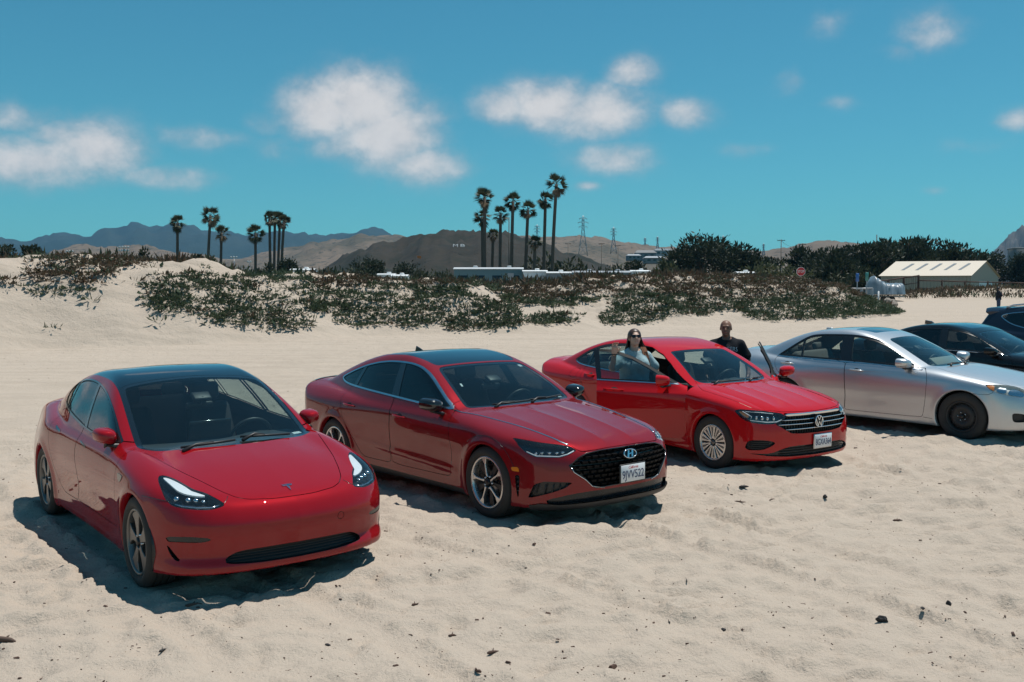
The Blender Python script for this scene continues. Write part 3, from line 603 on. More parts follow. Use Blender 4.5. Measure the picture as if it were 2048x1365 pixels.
def wheel(car, c, x, sd, style, steer=0.):
    # wheel > tyre, spokes, hub cap, brake disc ; built for the right side (outer face towards -y), turned for the left
    Rt, wd = c['R'], .23; rr = {'tesla': .243, 'sonata': .243, 'jetta': .218, 'steel': .216, 'plain': .243}[style]; h = wd/2
    yo = c['track']
    m = MB(); fr = rr
    m.lathe([(fr-.002, -h+.012), (fr-.012, -h+.006), (fr-.022, -h+.016), (fr-.03, -h+.05), (fr-.035, h-.03), (fr-.005, h-.01), (fr-.002, h-.012)], 64)
    w = m.obj('wheel', MAT[{'tesla': 'gunmetal', 'sonata': 'alloy', 'jetta': 'alloy', 'steel': 'steel_black', 'plain': 'dark_alloy'}[style]], car)
    w.location = (x, sd*(yo-.115), Rt); w.rotation_euler = (0, random.uniform(0, 6.), (math.pi if sd > 0 else 0)+steer)
    m = MB(); pr = [(rr-.004, -h+.022), (rr+.006, -h+.006), (rr+.025, -h-.002), ((rr+Rt)/2, -h-.006), (Rt-.030, -h+.002), (Rt-.012, -h+.014), (Rt-.002, -h+.034)]
    for k in range(4):
        a = -h+.045+k*.045; pr += [(Rt, a-.004), (Rt, a+.016), (Rt-.007, a+.018), (Rt-.007, a+.024), (Rt, a+.026)]
    pr += [(Rt-.002, h-.034), (Rt-.012, h-.014), (Rt-.03, h-.002), ((rr+Rt)/2, h+.006), (rr+.01, h-.004), (rr-.004, h-.02)]
    m.lathe(pr, 72); t = m.obj('tyre', MAT['tyre'], w); sharpen(t, 40)
    def blade(poly, y0, y1, mat, name='spoke', n=5, ph=0.):
        mm = MB(); mm.prism(poly, lambda r, a: (r*math.cos(a), y0, r*math.sin(a)), lambda r, a: (r*math.cos(a), y1, r*math.sin(a)))
        me = mm.mesh(name); me.materials.append(mat)
        bm = bmesh.new(); bm.from_mesh(me); bmesh.ops.recalc_face_normals(bm, faces=bm.faces[:])
        bmesh.ops.bevel(bm, geom=[e for e in bm.edges if abs(e.verts[0].co.y-e.verts[1].co.y) < 1e-6 and e.verts[0].co.y < (y0+y1)/2], offset=.004, segments=1, affect='EDGES'); bm.to_mesh(me); bm.free()
        for k in range(n):
            o = bpy.data.objects.new(name, me); COL.objects.link(o); o.parent = w; o.rotation_euler = (0, ph+2*math.pi*k/n, 0)
    yf = -h+.022
    if style == 'tesla':
        A = [(.05, -.55), (.10, -.42), (.16, -.40), (fr-.022, -.43), (fr-.018, -.25), (fr-.018, 0), (fr-.018, .22), (fr-.022, .36), (.16, .20), (.10, .16), (.05, .45)]
        blade(A, yf, yf+.035, MAT['gunmetal'])
    elif style == 'sonata':
        A = [(.052, -.42), (.10, -.16), (.17, -.105), (fr-.028, -.17), (fr-.014, -.30), (fr-.014, 0), (fr-.014, .26), (fr-.028, .10), (.17, .02), (.10, .03), (.052, .05)]
        blade(A, yf-.004, yf+.028, MAT['alloy']); A2 = [(r, a*1.0+.5) for r, a in [(.05, -.3), (fr-.03, -.16), (fr-.02, .16), (.05, .3)]]
        blade(A2, yf+.03, yf+.055, MAT['dark_alloy'])
    elif style == 'jetta':
        A = [(.045, -.30), (.09, -.23), (fr-.02, -.255), (fr-.016, 0), (fr-.02, .255), (.09, .23), (.045, .30)]
        blade(A, yf-.002, yf+.03, MAT['alloy'], n=10)
        B = [(.075, -.05), (fr-.04, -.085), (fr-.03, 0), (fr-.04, .085), (.075, .05)]
        blade(B, yf-.007, yf+.0, MAT['gunmetal'], name='spoke_groove', n=10)
    else:
        mm = MB(); mm.lathe([(.03, yf+.03), (.085, yf+.03), (.10, yf+.012), (.155, yf+.02), (.175, yf+.05), (fr-.02, yf+.055)], 48); o = mm.obj('wheel_disc', MAT['steel_black'], w)
        for k in range(12):
            mm = MB(); a = 2*math.pi*k/12; mm.lathe([(.0, yf+.029), (.012, yf+.0285), (.0125, yf+.035)], 12, c=(.166*math.cos(a), .0, .166*math.sin(a))); mm.obj('vent_hole', MAT['lamp_black'], w)
    mm = MB(); mm.lathe([(0, yf-.012), (.022, yf-.012), (.03, yf-.006), (.034, yf+.01), (.036, yf+.05)], 28); mm.obj('hub_cap', MAT['dark_alloy' if style != 'jetta' else 'gunmetal'], w)
    for k in range(5):
        mm = MB(); a = 2*math.pi*(k+.5)/5; mm.lathe([(0, yf+.002), (.009, yf+.002), (.0095, yf+.03)], 6, c=(.055*math.cos(a), 0, .055*math.sin(a))); mm.obj('lug_nut', MAT['satin_chrome'], w)
    if style != 'steel':
        mm = MB(); mm.lathe([(.05, 0), (.16, 0), (.16, .02), (.05, .02)], 40); mm.obj('brake_disc', MAT['disc_steel'], w)
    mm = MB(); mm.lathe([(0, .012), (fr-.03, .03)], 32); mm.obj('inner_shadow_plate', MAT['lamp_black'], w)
    return w
def seat(car, x, y, mat, w=.5, rake=.32, name='front_seat', hr=True):
    m = MB()
    m.rbox((x+.16, y, .44), (.54, w, .16), .06, 3)
    m.rbox((x-.17-.05, y, .76), (.15, w*.96, .62), .06, 3, rot=(0, -rake, 0), fn=lambda p: (p[0]+.03*(abs(p[1])/(w/2))**2, p[1]*(1-.18*max(0, p[2])/.31), p[2]))
    s = m.obj(name, mat, car)
    if hr:
        m = MB(); hx = x-.22-.39*math.sin(rake)
        m.rbox((hx, y, 1.165), (.10, .27, .17), .045, 3, rot=(0, -rake*.6, 0)); m.tube([(hx-.0, y-.06, 1.02), (hx, y-.06, 1.12)], .006, 6); m.tube([(hx, y+.06, 1.02), (hx, y+.06, 1.12)], .006, 6)
        m.obj('headrest', mat, s)
    return s
def interior(car, sh, c, sp):
    mi = MAT[sp.get('seat', 'seat_black')]
    xs = sp.get('seat_x', -.28)
    for y in (-.37, .37): seat(car, xs, y, mi)
    rs = seat(car, xs-.86, 0, mi, w=1.28, rake=.42, name='rear_seat', hr=False)
    for y in (-.38, .38):
        m = MB(); m.rbox((xs-.86-.42, y, 1.10), (.09, .24, .13), .04, 3, rot=(0, -.3, 0)); m.obj('headrest', mi, rs)
    # dashboard following the windscreen base
    xd = sp['ws_base']-.08; zt = c['T'][0][1][0]*0+sp.get('dash_z', .90); m = MB()
    poly = [(xd, zt-.10), (xd, zt+.005), (xd-.12, zt+.02), (xd-.34, zt+.012), (xd-.42, zt-.02), (xd-.45, zt-.12), (xd-.36, zt-.32)]
    n = 15; V = []; F = []
    for i in range(n):
        y = -.70+1.40*i/(n-1); sh_ = -.16*(abs(y)/.7)**2
        for (a, b) in poly: V.append((a+sh_, y, b+(.03*math.exp(-((y-.37)/.2)**2) if b > zt-.05 and a < xd-.2 else 0)))
    k = len(poly)
    for i in range(n-1):
        for j in range(k): F.append((i*k+j, i*k+(j+1) % k, (i+1)*k+(j+1) % k, (i+1)*k+j))
    F += [tuple(range(k)), tuple((n-1)*k+j for j in range(k))[::-1]]
    m.add(V, F, True); d = m.obj('dashboard', MAT[sp.get('dash', 'dash')], car); sharpen(d, 50)
    # steering wheel
    m = MB(); cx, cy, cz = xd-.52, .37, zt-.03; tl = .42; pts = []
    for i in range(29):
        a = 2*math.pi*i/28; u = (math.sin(tl)*-1, 0, math.cos(tl)); pts.append((cx+.185*math.sin(a)*u[0]*-1, cy+.185*math.cos(a), cz+.185*math.sin(a)*u[2]))
    m.tube(pts, .016, 8, cap=False); m.rbox((cx+.01, cy, cz-.01), (.05, .15, .12), .03, 2, rot=(0, tl, 0))
    for a in (0, math.pi, -math.pi/2): m.tube([(cx, cy, cz), (cx+.17*math.sin(a)*math.sin(tl), cy+.17*math.cos(a), cz+.17*math.sin(a)*math.cos(tl))], .014, 6)
    m.tube([(cx, cy, cz), (cx+.3, cy, cz-.12)], .035, 8); m.obj('steering_wheel', MAT['black_plastic'], car)
    # rear-view mirror, floor
    m = MB(); mx = sp.get('rvm', (.28, 1.27)); mx = (mx[0], float(sh.sh.topz(mx[0]+.05, 0)[2])-.115); m.rbox((mx[0], 0, mx[1]-.03), (.035, .24, .065), .02, 2, rot=(0, .2, 0)); m.tube([(mx[0]+.03, 0, mx[1]-.01), (mx[0]+.09, 0, mx[1]+.05)], .012, 6); m.rbox((mx[0]+.05, 0, mx[1]+.05), (.11, .16, .04), .015, 2, rot=(0, .5, 0)); m.obj('rear_view_mirror', MAT['black_plastic'], car)
    m = MB(); m.box((-.25, 0, .30), (2.5, 1.5, .04)); m.box((.2, 0, .5), (1.2, .22, .35)); m.box((-1.65, 0, .78), (.5, 1.3, .03), rot=(0, .0, 0)); m.obj('cabin_floor', MAT['interior'], car)
    # lining: inner skin of roof, pillars and doors
    labs = [i for i, n_ in enumerate(sh.names) if n_ not in ('void', 'under') and not n_.startswith('glass') and not n_.startswith('windshield') and not n_.startswith('X')]
    cen = sh.P[sh.T].mean(1); msk = np.isin(sh.L, labs) & (cen[:, 2] > .55) & (cen[:, 0] > -1.7) & (cen[:, 0] < sp['ws_base']-.12) & ~((cen[:, 2] < .72) & (cen[:, 0] > .95))
    T = sh.T[msk]; u, inv = np.unique(T, return_inverse=True); P, N, T = sh.P[u], sh.N[u], inv.reshape(-1, 3)
    link('cabin_lining', np_mesh('cabin_lining', P-N*.022, T[:, ::-1], -N), MAT[sp.get('lining', 'interior')], car)
def mirror(parent, base, c, size, mats, sd, arm=True, name='door_mirror'):
    # c: centre of the housing (right side coordinates, y negative)
    def mk(p): return (p[0], p[1]*(-sd), p[2])          # sd=-1 keeps the right side
    L, Wd, H = size; m = MB(); V = []; F = []; n, k = 14, 9
    # bulbous housing: closed face to the rear (-x), rounded to the front
    for i in range(k):
        t = i/(k-1); a = t*math.pi/2; xx = -L*.4+L*math.sin(a)*1.0; sc = math.cos(a)**.55 if i < k-1 else .02
        for j in range(n):
            b = 2*math.pi*j/n; cy, cz = math.cos(b), math.sin(b)
            sy = math.copysign(abs(cy)**.62, cy)*Wd/2*sc; sz = math.copysign(abs(cz)**.62, cz)*H/2*sc
            sz *= 1-.25*(sy/(Wd/2) < 0)*abs(sy)/(Wd/2)
            V.append(mk((c[0]+xx-.06*(-sy/(Wd/2))*L*2*.5, c[1]+sy, c[2]+sz+.10*H*(-sy/(Wd/2)))))
    for i in range(k-1):
        for j in range(n): F.append((i*n+j, i*n+(j+1) % n, (i+1)*n+(j+1) % n, (i+1)*n+j))
    F.append(tuple((k-1)*n+j for j in range(n)))
    if sd > 0: F = [f[::-1] for f in F]
    m.add(V, F, True, 0); m.add([V[j] for j in range(n)], [tuple(range(n))[::-1] if sd < 0 else tuple(range(n))], False, 1)
    if arm:
        m.tube([mk(base), mk((c[0]-.01, (c[1]*.6+base[1]*.4), c[2]-H*.52)), mk((c[0], c[1], c[2]-H*.40))], [.035, .03, .045], 8, mat=2, flat=.5, up=(1, 0, 0))
    o = m.obj(name, mats, parent); bm = bmesh.new(); bm.from_mesh(o.data); bmesh.ops.recalc_face_normals(bm, faces=bm.faces[:]); bm.to_mesh(o.data); bm.free()
    return o
def handle(parent, S, x0, z0, x1, z1, sd, mats, cup=True):
    m = MB(); P = [S.side(x0+(x1-x0)*t, z0+(z1-z0)*t, sd) for t in np.linspace(0, 1, 7)]
    pts = [(p[0], p[1]+sd*(.004+.032*math.sin(math.pi*min(1, max(0, t*1.1-.05)))**.6), p[2]) for p, t in zip(P, np.linspace(0, 1, 7))]
    m.tube(pts, [.011, .016, .018, .018, .018, .016, .011], 8, flat=.6, up=(0, 1, 0))
    o = m.obj('handle', mats, parent)
    if cup:
        a, b = x0+(x1-x0)*.28, x0+(x1-x0)*.78; zc = (z0+z1)/2+.004; patch(S, [(a, zc), ((a+b)/2, zc+.026), (b, zc), ((a+b)/2, zc-.024)], .0015, MAT['interior'], 'handle_recess', parent, sd, 'xz', thick=.003)
    return o
def wiper(car, S, pts, name='wiper'):
    P = [S.topz(x, y) for x, y in pts]; m = MB(); m.tube([(p[0], p[1], p[2]+.022) for p in P], .010, 6); m.tube([(P[0][0]+.05, P[0][1], P[0][2]-.0), (P[0][0]-.0, P[0][1]+.12*np.sign(P[-1][1]-P[0][1]), P[0][2]+.035), tuple(np.array(P[len(P)//2])+np.array((0, 0, .03)))], [.016, .010, .008], 6)
    m.obj(name, MAT['black_plastic'], car)
def plate(car, S, txt, y, z, w=.305, h=.152, tilt=0., proud=.02, frame='chrome'):
    pc = S.front(y, z); n = Vector(S.normals(pc[None])[0]); n.z *= .4; n.y *= .6; n.normalize()
    M = n.to_track_quat('Z', 'Y').to_matrix().to_4x4(); M.translation = Vector(pc)+n*proud
    b = MB(); b.rbox((0, 0, -.006), (w+.02, h+.02, .014), .006, 2); fo = b.obj('license_plate', MAT['black_plastic'] if frame == 'black' else MAT['satin_chrome'], car); fo.matrix_local = M
    b = MB(); b.rbox((0, 0, .003), (w, h, .004), .002, 1); b.obj('plate_face', MAT['plate_white'], fo)
    me = text_mesh(txt, .098, .0008, spacing=.95); t = link('plate_number', me, MAT['plate_blue'], fo); xs = [v.co.x for v in me.vertices]; ww = max(xs)-min(xs)
    t.location = (0, -.014, .0062); t.scale = ((w*.90)/ww, 1.08, 1)
    me = text_mesh('California', .036, .0006, shear=.25, spacing=.9); t = link('plate_state', me, MAT['plate_red'], fo); t.location = (0, .052, .0062)
    return fo
def emblem_frame(S, y, z, proud=.012, up=.4):
    pc = S.front(y, z); n = Vector(S.normals(pc[None])[0]); n.z *= up; n.normalize(); M = n.to_track_quat('Z', 'Y').to_matrix().to_4x4(); M.translation = Vector(pc)+n*proud; return M
def strip_poly(line, w):
    L = np.asarray(line, float); d = np.gradient(L, axis=0); n = np.stack([-d[:, 1], d[:, 0]], 1); n /= np.linalg.norm(n, axis=1)[:, None]
    return np.concatenate([L+n*w/2, (L-n*w/2)[::-1]])
def _ub(sh, c, car):
    # flat undertray with turned-up ends
    m = MB(); xs = np.linspace(c['xr']+.25, c['xf']-.25, 9); zs = sh.sh.bot(xs)+.012; V = [(x, y, z) for x, z in zip(xs, zs) for y in (-.62, .62)]; m.add(V, [(2*i, 2*i+2, 2*i+3, 2*i+1) for i in range(8)], True); m.box((0, 0, .215), (c['wb']-2*c['arch']-.06, 1.70, .03)); m.obj('underbody', MAT['black_plastic'], car)
def build_car(name, label, c, sp, h=.024):
    S = CarShape(c); sh = Shell(S, h); car = empty(name); car.matrix_world = pose_matrix(c['pose']); tag(car, label, 'car', 'cars parked on the sand')
    pt = MAT[sp['paint']]; ax = c['wb']/2
    # wheel openings
    for a in (ax, -ax): sh.func(lambda P, a=a: np.sqrt((P[:, 0]-a)**2+(P[:, 2]-c['R'])**2)-c['arch'], 'void', cond=lambda C, N, a=a: (np.abs(C[:, 1]) > .45) & (np.abs(C[:, 0]-a) < .5) & (C[:, 2] < .78))
    cen = sh.P[sh.T].mean(1); nn = sh.N[sh.T].mean(1); sh.L[(sh.L == 0) & (nn[:, 2] < -.75) & (cen[:, 2] < .34)] = sh.lab('under')
    low = sp.get('sill')
    # glass
    if 'topglass' in sp: sh.feat('xy', sp['topglass'], 'roofglass', cond=lambda C, N: C[:, 2] > .86)
    if 'roofpanel' in sp: sh.feat('xy', sp['roofpanel'], 'roofpanel', cond=lambda C, N: C[:, 2] > 1.1)
    al = ('body', 'roofglass')
    sh.feat('xy', sp['ws'], 'frit', al, cond=lambda C, N: (C[:, 2] > .84) & (C[:, 0] > -.3)); sh.feat('xy', sp['ws'], 'windshield', ('frit',), level=-sp.get('frit', .035))
    if 'rw' in sp: sh.feat('xy', sp['rw'], 'frit', al, cond=lambda C, N: (C[:, 2] > .95) & (C[:, 0] < -.6)); sh.feat('xy', sp['rw'], 'windshield_rear', ('frit',), level=-.04, cond=lambda C, N: C[:, 0] < -.6)
    side = lambda C, N: (np.abs(N[:, 1]) > .35) & (C[:, 2] > .85)
    sh.feat('xz', sp['dlo'], 'trim', cond=side, rr=.2); sh.feat('xz', sp['dlo'], 'seal', ('trim',), level=-sp.get('trimw', .014), rr=.2); sh.feat('xz', sp['dlo'], 'glass', ('seal',), level=-sp.get('trimw', .014)-sp.get('sealw', .012), rr=.2)
    for i_, q in enumerate(sp['pillars']): sh.feat('xz', q, 'pillar%d' % i_, ('glass', 'seal'), rnd=0)
    # lamps, intakes
    for nm, pl, q, kw in sp['feats']: sh.feat(pl, q, nm, kw.get('allowed', ('body',)), level=kw.get('level', 0.), cond=kw.get('cond'), rnd=kw.get('rnd', 2), rr=kw.get('rr', .2))
    g = .0028
    for nm, pl, q, kw in sp['panels']:
        cd = kw.get('cond'); sh.feat(pl, q, 'gap', ('body',), level=g, cond=cd, rnd=kw.get('rnd', 2), rr=.15); sh.feat(pl, q, nm, ('gap',), level=-g, cond=cd, rnd=kw.get('rnd', 2), rr=.15)
    if 'opendoor' in sp:
        q = sp['opendoor']
        for lb in ('body', 'gap', 'glass', 'trim', 'seal', 'pillar0'): sh.feat('xz', q, 'X'+lb.rstrip('0'), (lb,), rnd=1, rr=.06, cond=lambda C, N: (np.abs(N[:, 1]) > .2) & (C[:, 2] > .2))
    if 'belt_z' in sp:       # bright strip only along the belt, black frame above
        cen = sh.P[sh.T].mean(1); bz = np.interp(cen[:, 0], [q[0] for q in sp['belt_z']], [q[1] for q in sp['belt_z']]); up = cen[:, 2] > bz
        for a_, b_ in (('trim', 'seal'), ('Xtrim', 'Xseal')):
            if a_ in sh.names: sh.L[(sh.L == sh.lab(a_)) & up] = sh.lab(b_)
        if 'Xbody' in sh.names: sh.L[(sh.L == sh.lab('Xbody')) & up] = sh.lab('Xseal')
    # ---- objects
    body = part(sh, 'body', 'body', pt, car); _ub(sh, c, car)
    if 'roofglass' in sh.names: part(sh, 'roofglass', 'glass_roof', MAT['roof_glass'], car, off=.002)
    if 'roofpanel' in sh.names: part(sh, 'roofpanel', 'panoramic_roof', MAT['roof_glass'], car, off=.002)
    part(sh, 'frit', 'windshield_border', MAT['frit'], car, off=.003); part(sh, 'windshield', 'windshield', MAT[sp.get('wsglass', 'clear_glass')], car, off=.003)
    if 'rw' in sp: part(sh, 'windshield_rear', 'rear_window', MAT[sp.get('rwglass', 'mid_glass')], car, off=.003)
    pg = part(sh, 'gap', 'panel_gaps', MAT['lamp_black'], car, off=.012); pg['kind'] = 'stuff'
    for sd in (-1, 1):
        part(sh, 'trim', 'window_trim', MAT[sp['trim']], car, sd, off=-.002); part(sh, 'seal', 'window_seal', MAT['black_plastic'], car, sd, off=.002); [part(sh, 'pillar%d' % i_, 'pillar_trim', MAT['black_gloss'], car, sd, off=.001) for i_ in range(len(sp['pillars']))]
        xb = sp['xB']
        part(sh, 'glass', 'front_side_window', MAT[sp['fglass']], car, sd, off=.005, sel=lambda C: C[:, 0] > xb); part(sh, 'glass', 'rear_side_window', MAT[sp['rglass']], car, sd, off=.005, sel=lambda C: C[:, 0] <= xb)
    # panels
    P = {}
    for nm, pl, q, kw in sp['panels']:
        if kw.get('sided', True):
            for sd in (-1, 1): P[nm, sd] = part(sh, nm, nm, pt, car, sd)
        else: P[nm, 0] = part(sh, nm, nm, pt, car)
    # wheel arches: return lip and liner
    vo = sh.lab('void'); 
    E = bound_edges(sh.T[sh.L == vo]); pe = sh.P[E].mean(1)
    for a in (ax, -ax):
        for sd in (-1, 1):
            r = np.sqrt((pe[:, 0]-a)**2+(pe[:, 2]-c['R'])**2); k = (np.abs(r-c['arch']) < .012) & (pe[:, 1]*sd > .5); e = E[k]
            if len(e):
                u, inv = np.unique(e, return_inverse=True); e2 = inv.reshape(-1, 2); p = sh.P[u]; rad = p-np.array([a, 0, c['R']]); rad[:, 1] = 0; rad /= np.linalg.norm(rad, axis=1)[:, None]
                p2 = p-rad*.010+np.array([0, -sd*.006, 0]); p3 = p2-np.array([0, sd*.05, 0]); n = len(p)
                F = [(i, j, j+n, i+n) for i, j in e2]+[(i+n, j+n, j+2*n, i+2*n) for i, j in e2]
                m = MB(); m.add(np.concatenate([p, p2, p3]), F, True); o = m.obj('arch_lip', pt, car)
                bm = bmesh.new(); bm.from_mesh(o.data); bmesh.ops.recalc_face_normals(bm, faces=bm.faces[:]); bm.to_mesh(o.data); bm.free()
            m = MB(); V = []; F = []
            for i in range(25):
                t = math.pi*(-.12+1.24*i/24)
                for (rr_, yy) in ((c['arch']+.004, .895), (c['arch']+.03, .80), (c['arch']+.03, .58), (.10, .56)): V.append((a+rr_*math.cos(t), sd*min(yy, c['track']-.004) if yy > .85 else sd*yy, c['R']+rr_*math.sin(t)))
            for i in range(24):
                for j in range(3): F.append((i*4+j, i*4+j+1, i*4+5+j, i*4+4+j))
            m.add(V, F, True); m.obj('wheel_well', MAT['lamp_black'], car)
    for a, f in ((ax, 1), (-ax, 0)):
        for sd in (-1, 1): wheel(car, c, a, sd, sp['wheel'], 0.)
    for q, pl, kw in sp.get('lines', []):
        for sd in (-1, 1):
            A = np.array(q, float); t_ = np.linspace(0, len(A)-1, len(A)*4); A = np.stack([np.interp(t_, np.arange(len(A)), A[:, k]) for k in (0, 1)], 1)
            pts = S.hit(np.stack([A[:, 0], np.full(len(A), sd*1.3), A[:, 1]], 1), (0, -sd, 0), 0, 1.2) if pl == 'xz' else S.hit(np.stack([A[:, 0], A[:, 1]*sd, np.full(len(A), 2.)], 1), (0, 0, -1), 0, 1.8)
            m = MB(); m.tube([tuple(p) for p in pts if not np.isnan(p).any()], .0028, 5); m.obj('panel_seam', MAT['lamp_black'], car)
    if sp.get('inside', True): interior(car, sh, c, sp)
    for sd in (-1, 1):
        for (x0, z0, x1, z1, nm) in sp.get('handles', []):
            if ('front' in nm) and 'opendoor' in sp: continue
            handle(P.get((nm, sd)) or car, S, x0, z0, x1, z1, sd, MAT[sp.get('handle_mat', sp['paint'])])
        if 'mirror' in sp and 'opendoor' not in sp:
            mm = sp['mirror']; mirror(car, mm['base'], mm['c'], mm['size'], [MAT[mm.get('mat', sp['paint'])], MAT['chrome'], MAT['black_plastic']], sd)
    for q in sp.get('wipers', []): wiper(car, S, q)
    return car, S, sh, P

NT('tyre'); 
def _tyre():
    t = NT('tyre').set(color=(.02, .02, .02), rough=.8); c = t.coord(); n = t.noise(14, 5, .7, c); n2 = t.noise(120, 2, .5, c)
    t.l(t.mix(t.math('MULTIPLY', n, .16), (.016, .016, .016), (.20, .17, .14)), t.b.inputs['Base Color']); t.l(t.bump(n2, .25, .004), t.b.inputs['Normal'])
_tyre()
TESLA['track'] = .905; SONATA['track'] = .915; JETTA['track'] = .885; CAMRY['track'] = .888
T_DLO = [(-1.237, 1.07), (-1.114, 1.055), (-.796, 1.023), (-.504, .995), (-.254, .972), (-.04, .96), (.148, .954), (.406, .948), (.80, .945), (.645, 1.025), (.467, 1.114), (.283, 1.189), (.035, 1.261), (-.255, 1.309), (-.527, 1.331), (-.759, 1.333), (-1.007, 1.312), (-1.226, 1.259), (-1.326, 1.201), (-1.325, 1.134)]
T_HL = [(.786, .812), (.763, .828), (.733, .827), (.696, .814), (.666, .793), (.632, .762), (.612, .753), (.568, .739), (.539, .719), (.503, .691), (.49, .674), (.521, .661), (.579, .650), (.635, .649), (.707, .655), (.765, .664), (.791, .672), (.805, .689), (.815, .714), (.812, .751), (.803, .785)]
T_DRL = [(.752, .824), (.721, .822), (.686, .803), (.657, .781), (.638, .757), (.628, .749), (.576, .735), (.585, .730), (.632, .734), (.689, .746), (.724, .763), (.734, .782), (.743, .803)]
fr = lambda C, N: C[:, 0] > 1.1
SP_T = dict(paint='candy_red', trim='black_gloss', trimw=.013, sealw=.006, dlo=T_DLO, fglass='mid_glass', rglass='mid_glass', xB=-.30, wsglass='clear_glass', ws_base=1.08, dash_z=.88, seat='seat_black', wheel='tesla', rvm=(.28, 1.25),
  topglass=[(1.19, -.3), (1.19, 0), (1.16, .3), (1.06, .55), (1.0, .70), (.90, .712), (.75, .703), (.58, .685), (.42, .666), (.16, .632), (-.09, .61), (-.37, .595), (-.63, .585), (-.9, .575), (-1.2, .56), (-1.5, .54), (-1.8, .51), (-2.0, .44), (-2.06, .2), (-2.07, -.3)],
  ws=[(1.19, -.3), (1.19, 0), (1.16, .3), (1.06, .55), (1.0, .70), (.90, .712), (.75, .703), (.58, .685), (.42, .666), (.16, .632), (.10, .60), (.075, .4), (.06, 0), (.06, -.3)], frit=.045,
  rw=[(-1.1, -.3), (-1.1, .52), (-1.5, .53), (-1.8, .50), (-1.98, .42), (-2.03, .2), (-2.04, -.3)], rwglass='tint_glass',
  pillars=[[(-.52, 1.40), (-.46, 1.40), (-.10, .92), (-.17, .92)], [(-1.16, 1.35), (-1.13, 1.35), (-1.0, 1.0), (-1.03, 1.0)]],
  feats=[('lamp', 'yz', T_HL, dict(cond=fr, rr=.25)), ('fog', 'yz', [(.836, .465), (.731, .477), (.594, .462), (.619, .442), (.667, .432), (.762, .433), (.835, .427)], dict(cond=fr, rnd=1)),
         ('slot', 'yz', [(.834, .423), (.822, .359), (.798, .300), (.764, .296), (.781, .322), (.812, .377)], dict(cond=fr)),
         ('grille', 'yz', [(-.2, .36), (.38, .357), (.45, .345), (.51, .312), (.525, .29), (.50, .272), (.3, .258), (-.2, .256)], dict(cond=fr)),
         ('cap', 'yz', [(.325+.028*math.cos(t), .50+.028*math.sin(t)) for t in np.linspace(0, 6.2, 14)], dict(cond=lambda C, N: (C[:, 0] > 1.1) & (C[:, 1] > 0), level=.0025)), ('capin', 'yz', [(.325+.028*math.cos(t), .50+.028*math.sin(t)) for t in np.linspace(0, 6.2, 14)], dict(allowed=('cap',), cond=lambda C, N: C[:, 1] > 0, level=-.0015))],
  panels=[('hood', 'xy', [(.9, -.3), (.9, .72), (1.02, .735), (1.3, .668), (1.6, .595), (1.85, .515), (2.0, .46), (2.09, .40), (2.14, .32), (2.172, .16), (2.178, 0), (2.178, -.3)], dict(sided=False, cond=fr)),
          ('front_door', 'xz', [(-.215, 1.0), (-.215, .86), (-.21, .75), (-.18, .61), (-.185, .52), (-.22, .44), (-.27, .37), (-.24, .335), (.86, .335), (.92, .37), (.975, .6), (.99, .74), (.965, .87), (.95, .96)], dict(rnd=1)),
          ('rear_door', 'xz', [(-.222, 1.0), (-.222, .86), (-.217, .75), (-.187, .61), (-.192, .52), (-.227, .44), (-.277, .37), (-.30, .335), (-.70, .335), (-.83, .377), (-.98, .516), (-1.06, .656), (-1.15, .84), (-1.24, 1.05)], dict(rnd=1)),
          ('trunk_lid', 'xy', [(-1.7, -.3), (-1.75, .60), (-2.0, .66), (-2.25, .64), (-2.37, .55), (-2.42, .3), (-2.44, -.3)], dict(sided=False, cond=lambda C, N: (C[:, 0] < -1.7) & (C[:, 2] > .9)))],
  lines=[([(1.62, .705), (1.75, .705), (1.90, .698)], 'xz', dict(cond=fr)), ([(2.06, .445), (2.10, .47), (2.12, .50)], 'xy', dict(cond=lambda C, N: C[:, 0] > 1.9))],
  mirror=dict(base=(.74, -.80, .935), c=(.62, -.87, 1.00), size=(.155, .165, .135)),
  wipers=[[(1.06, .05), (1.08, .25), (1.05, .48)], [(1.12, -.45), (1.14, -.2), (1.13, -.02)]])
def lamp_unit(car, sh, S, bowl, inner, lens='lamp_glass', depth=.07, label='lamp'):
    for sd in (-1, 1):
        L = part(sh, label, 'headlight', MAT[lens], car, sd, off=.001)
        if L is None: continue
        recess(sh, label, 'lamp_housing', MAT[bowl], L, sd, depth=depth)
        for fn in inner: fn(L, sd)
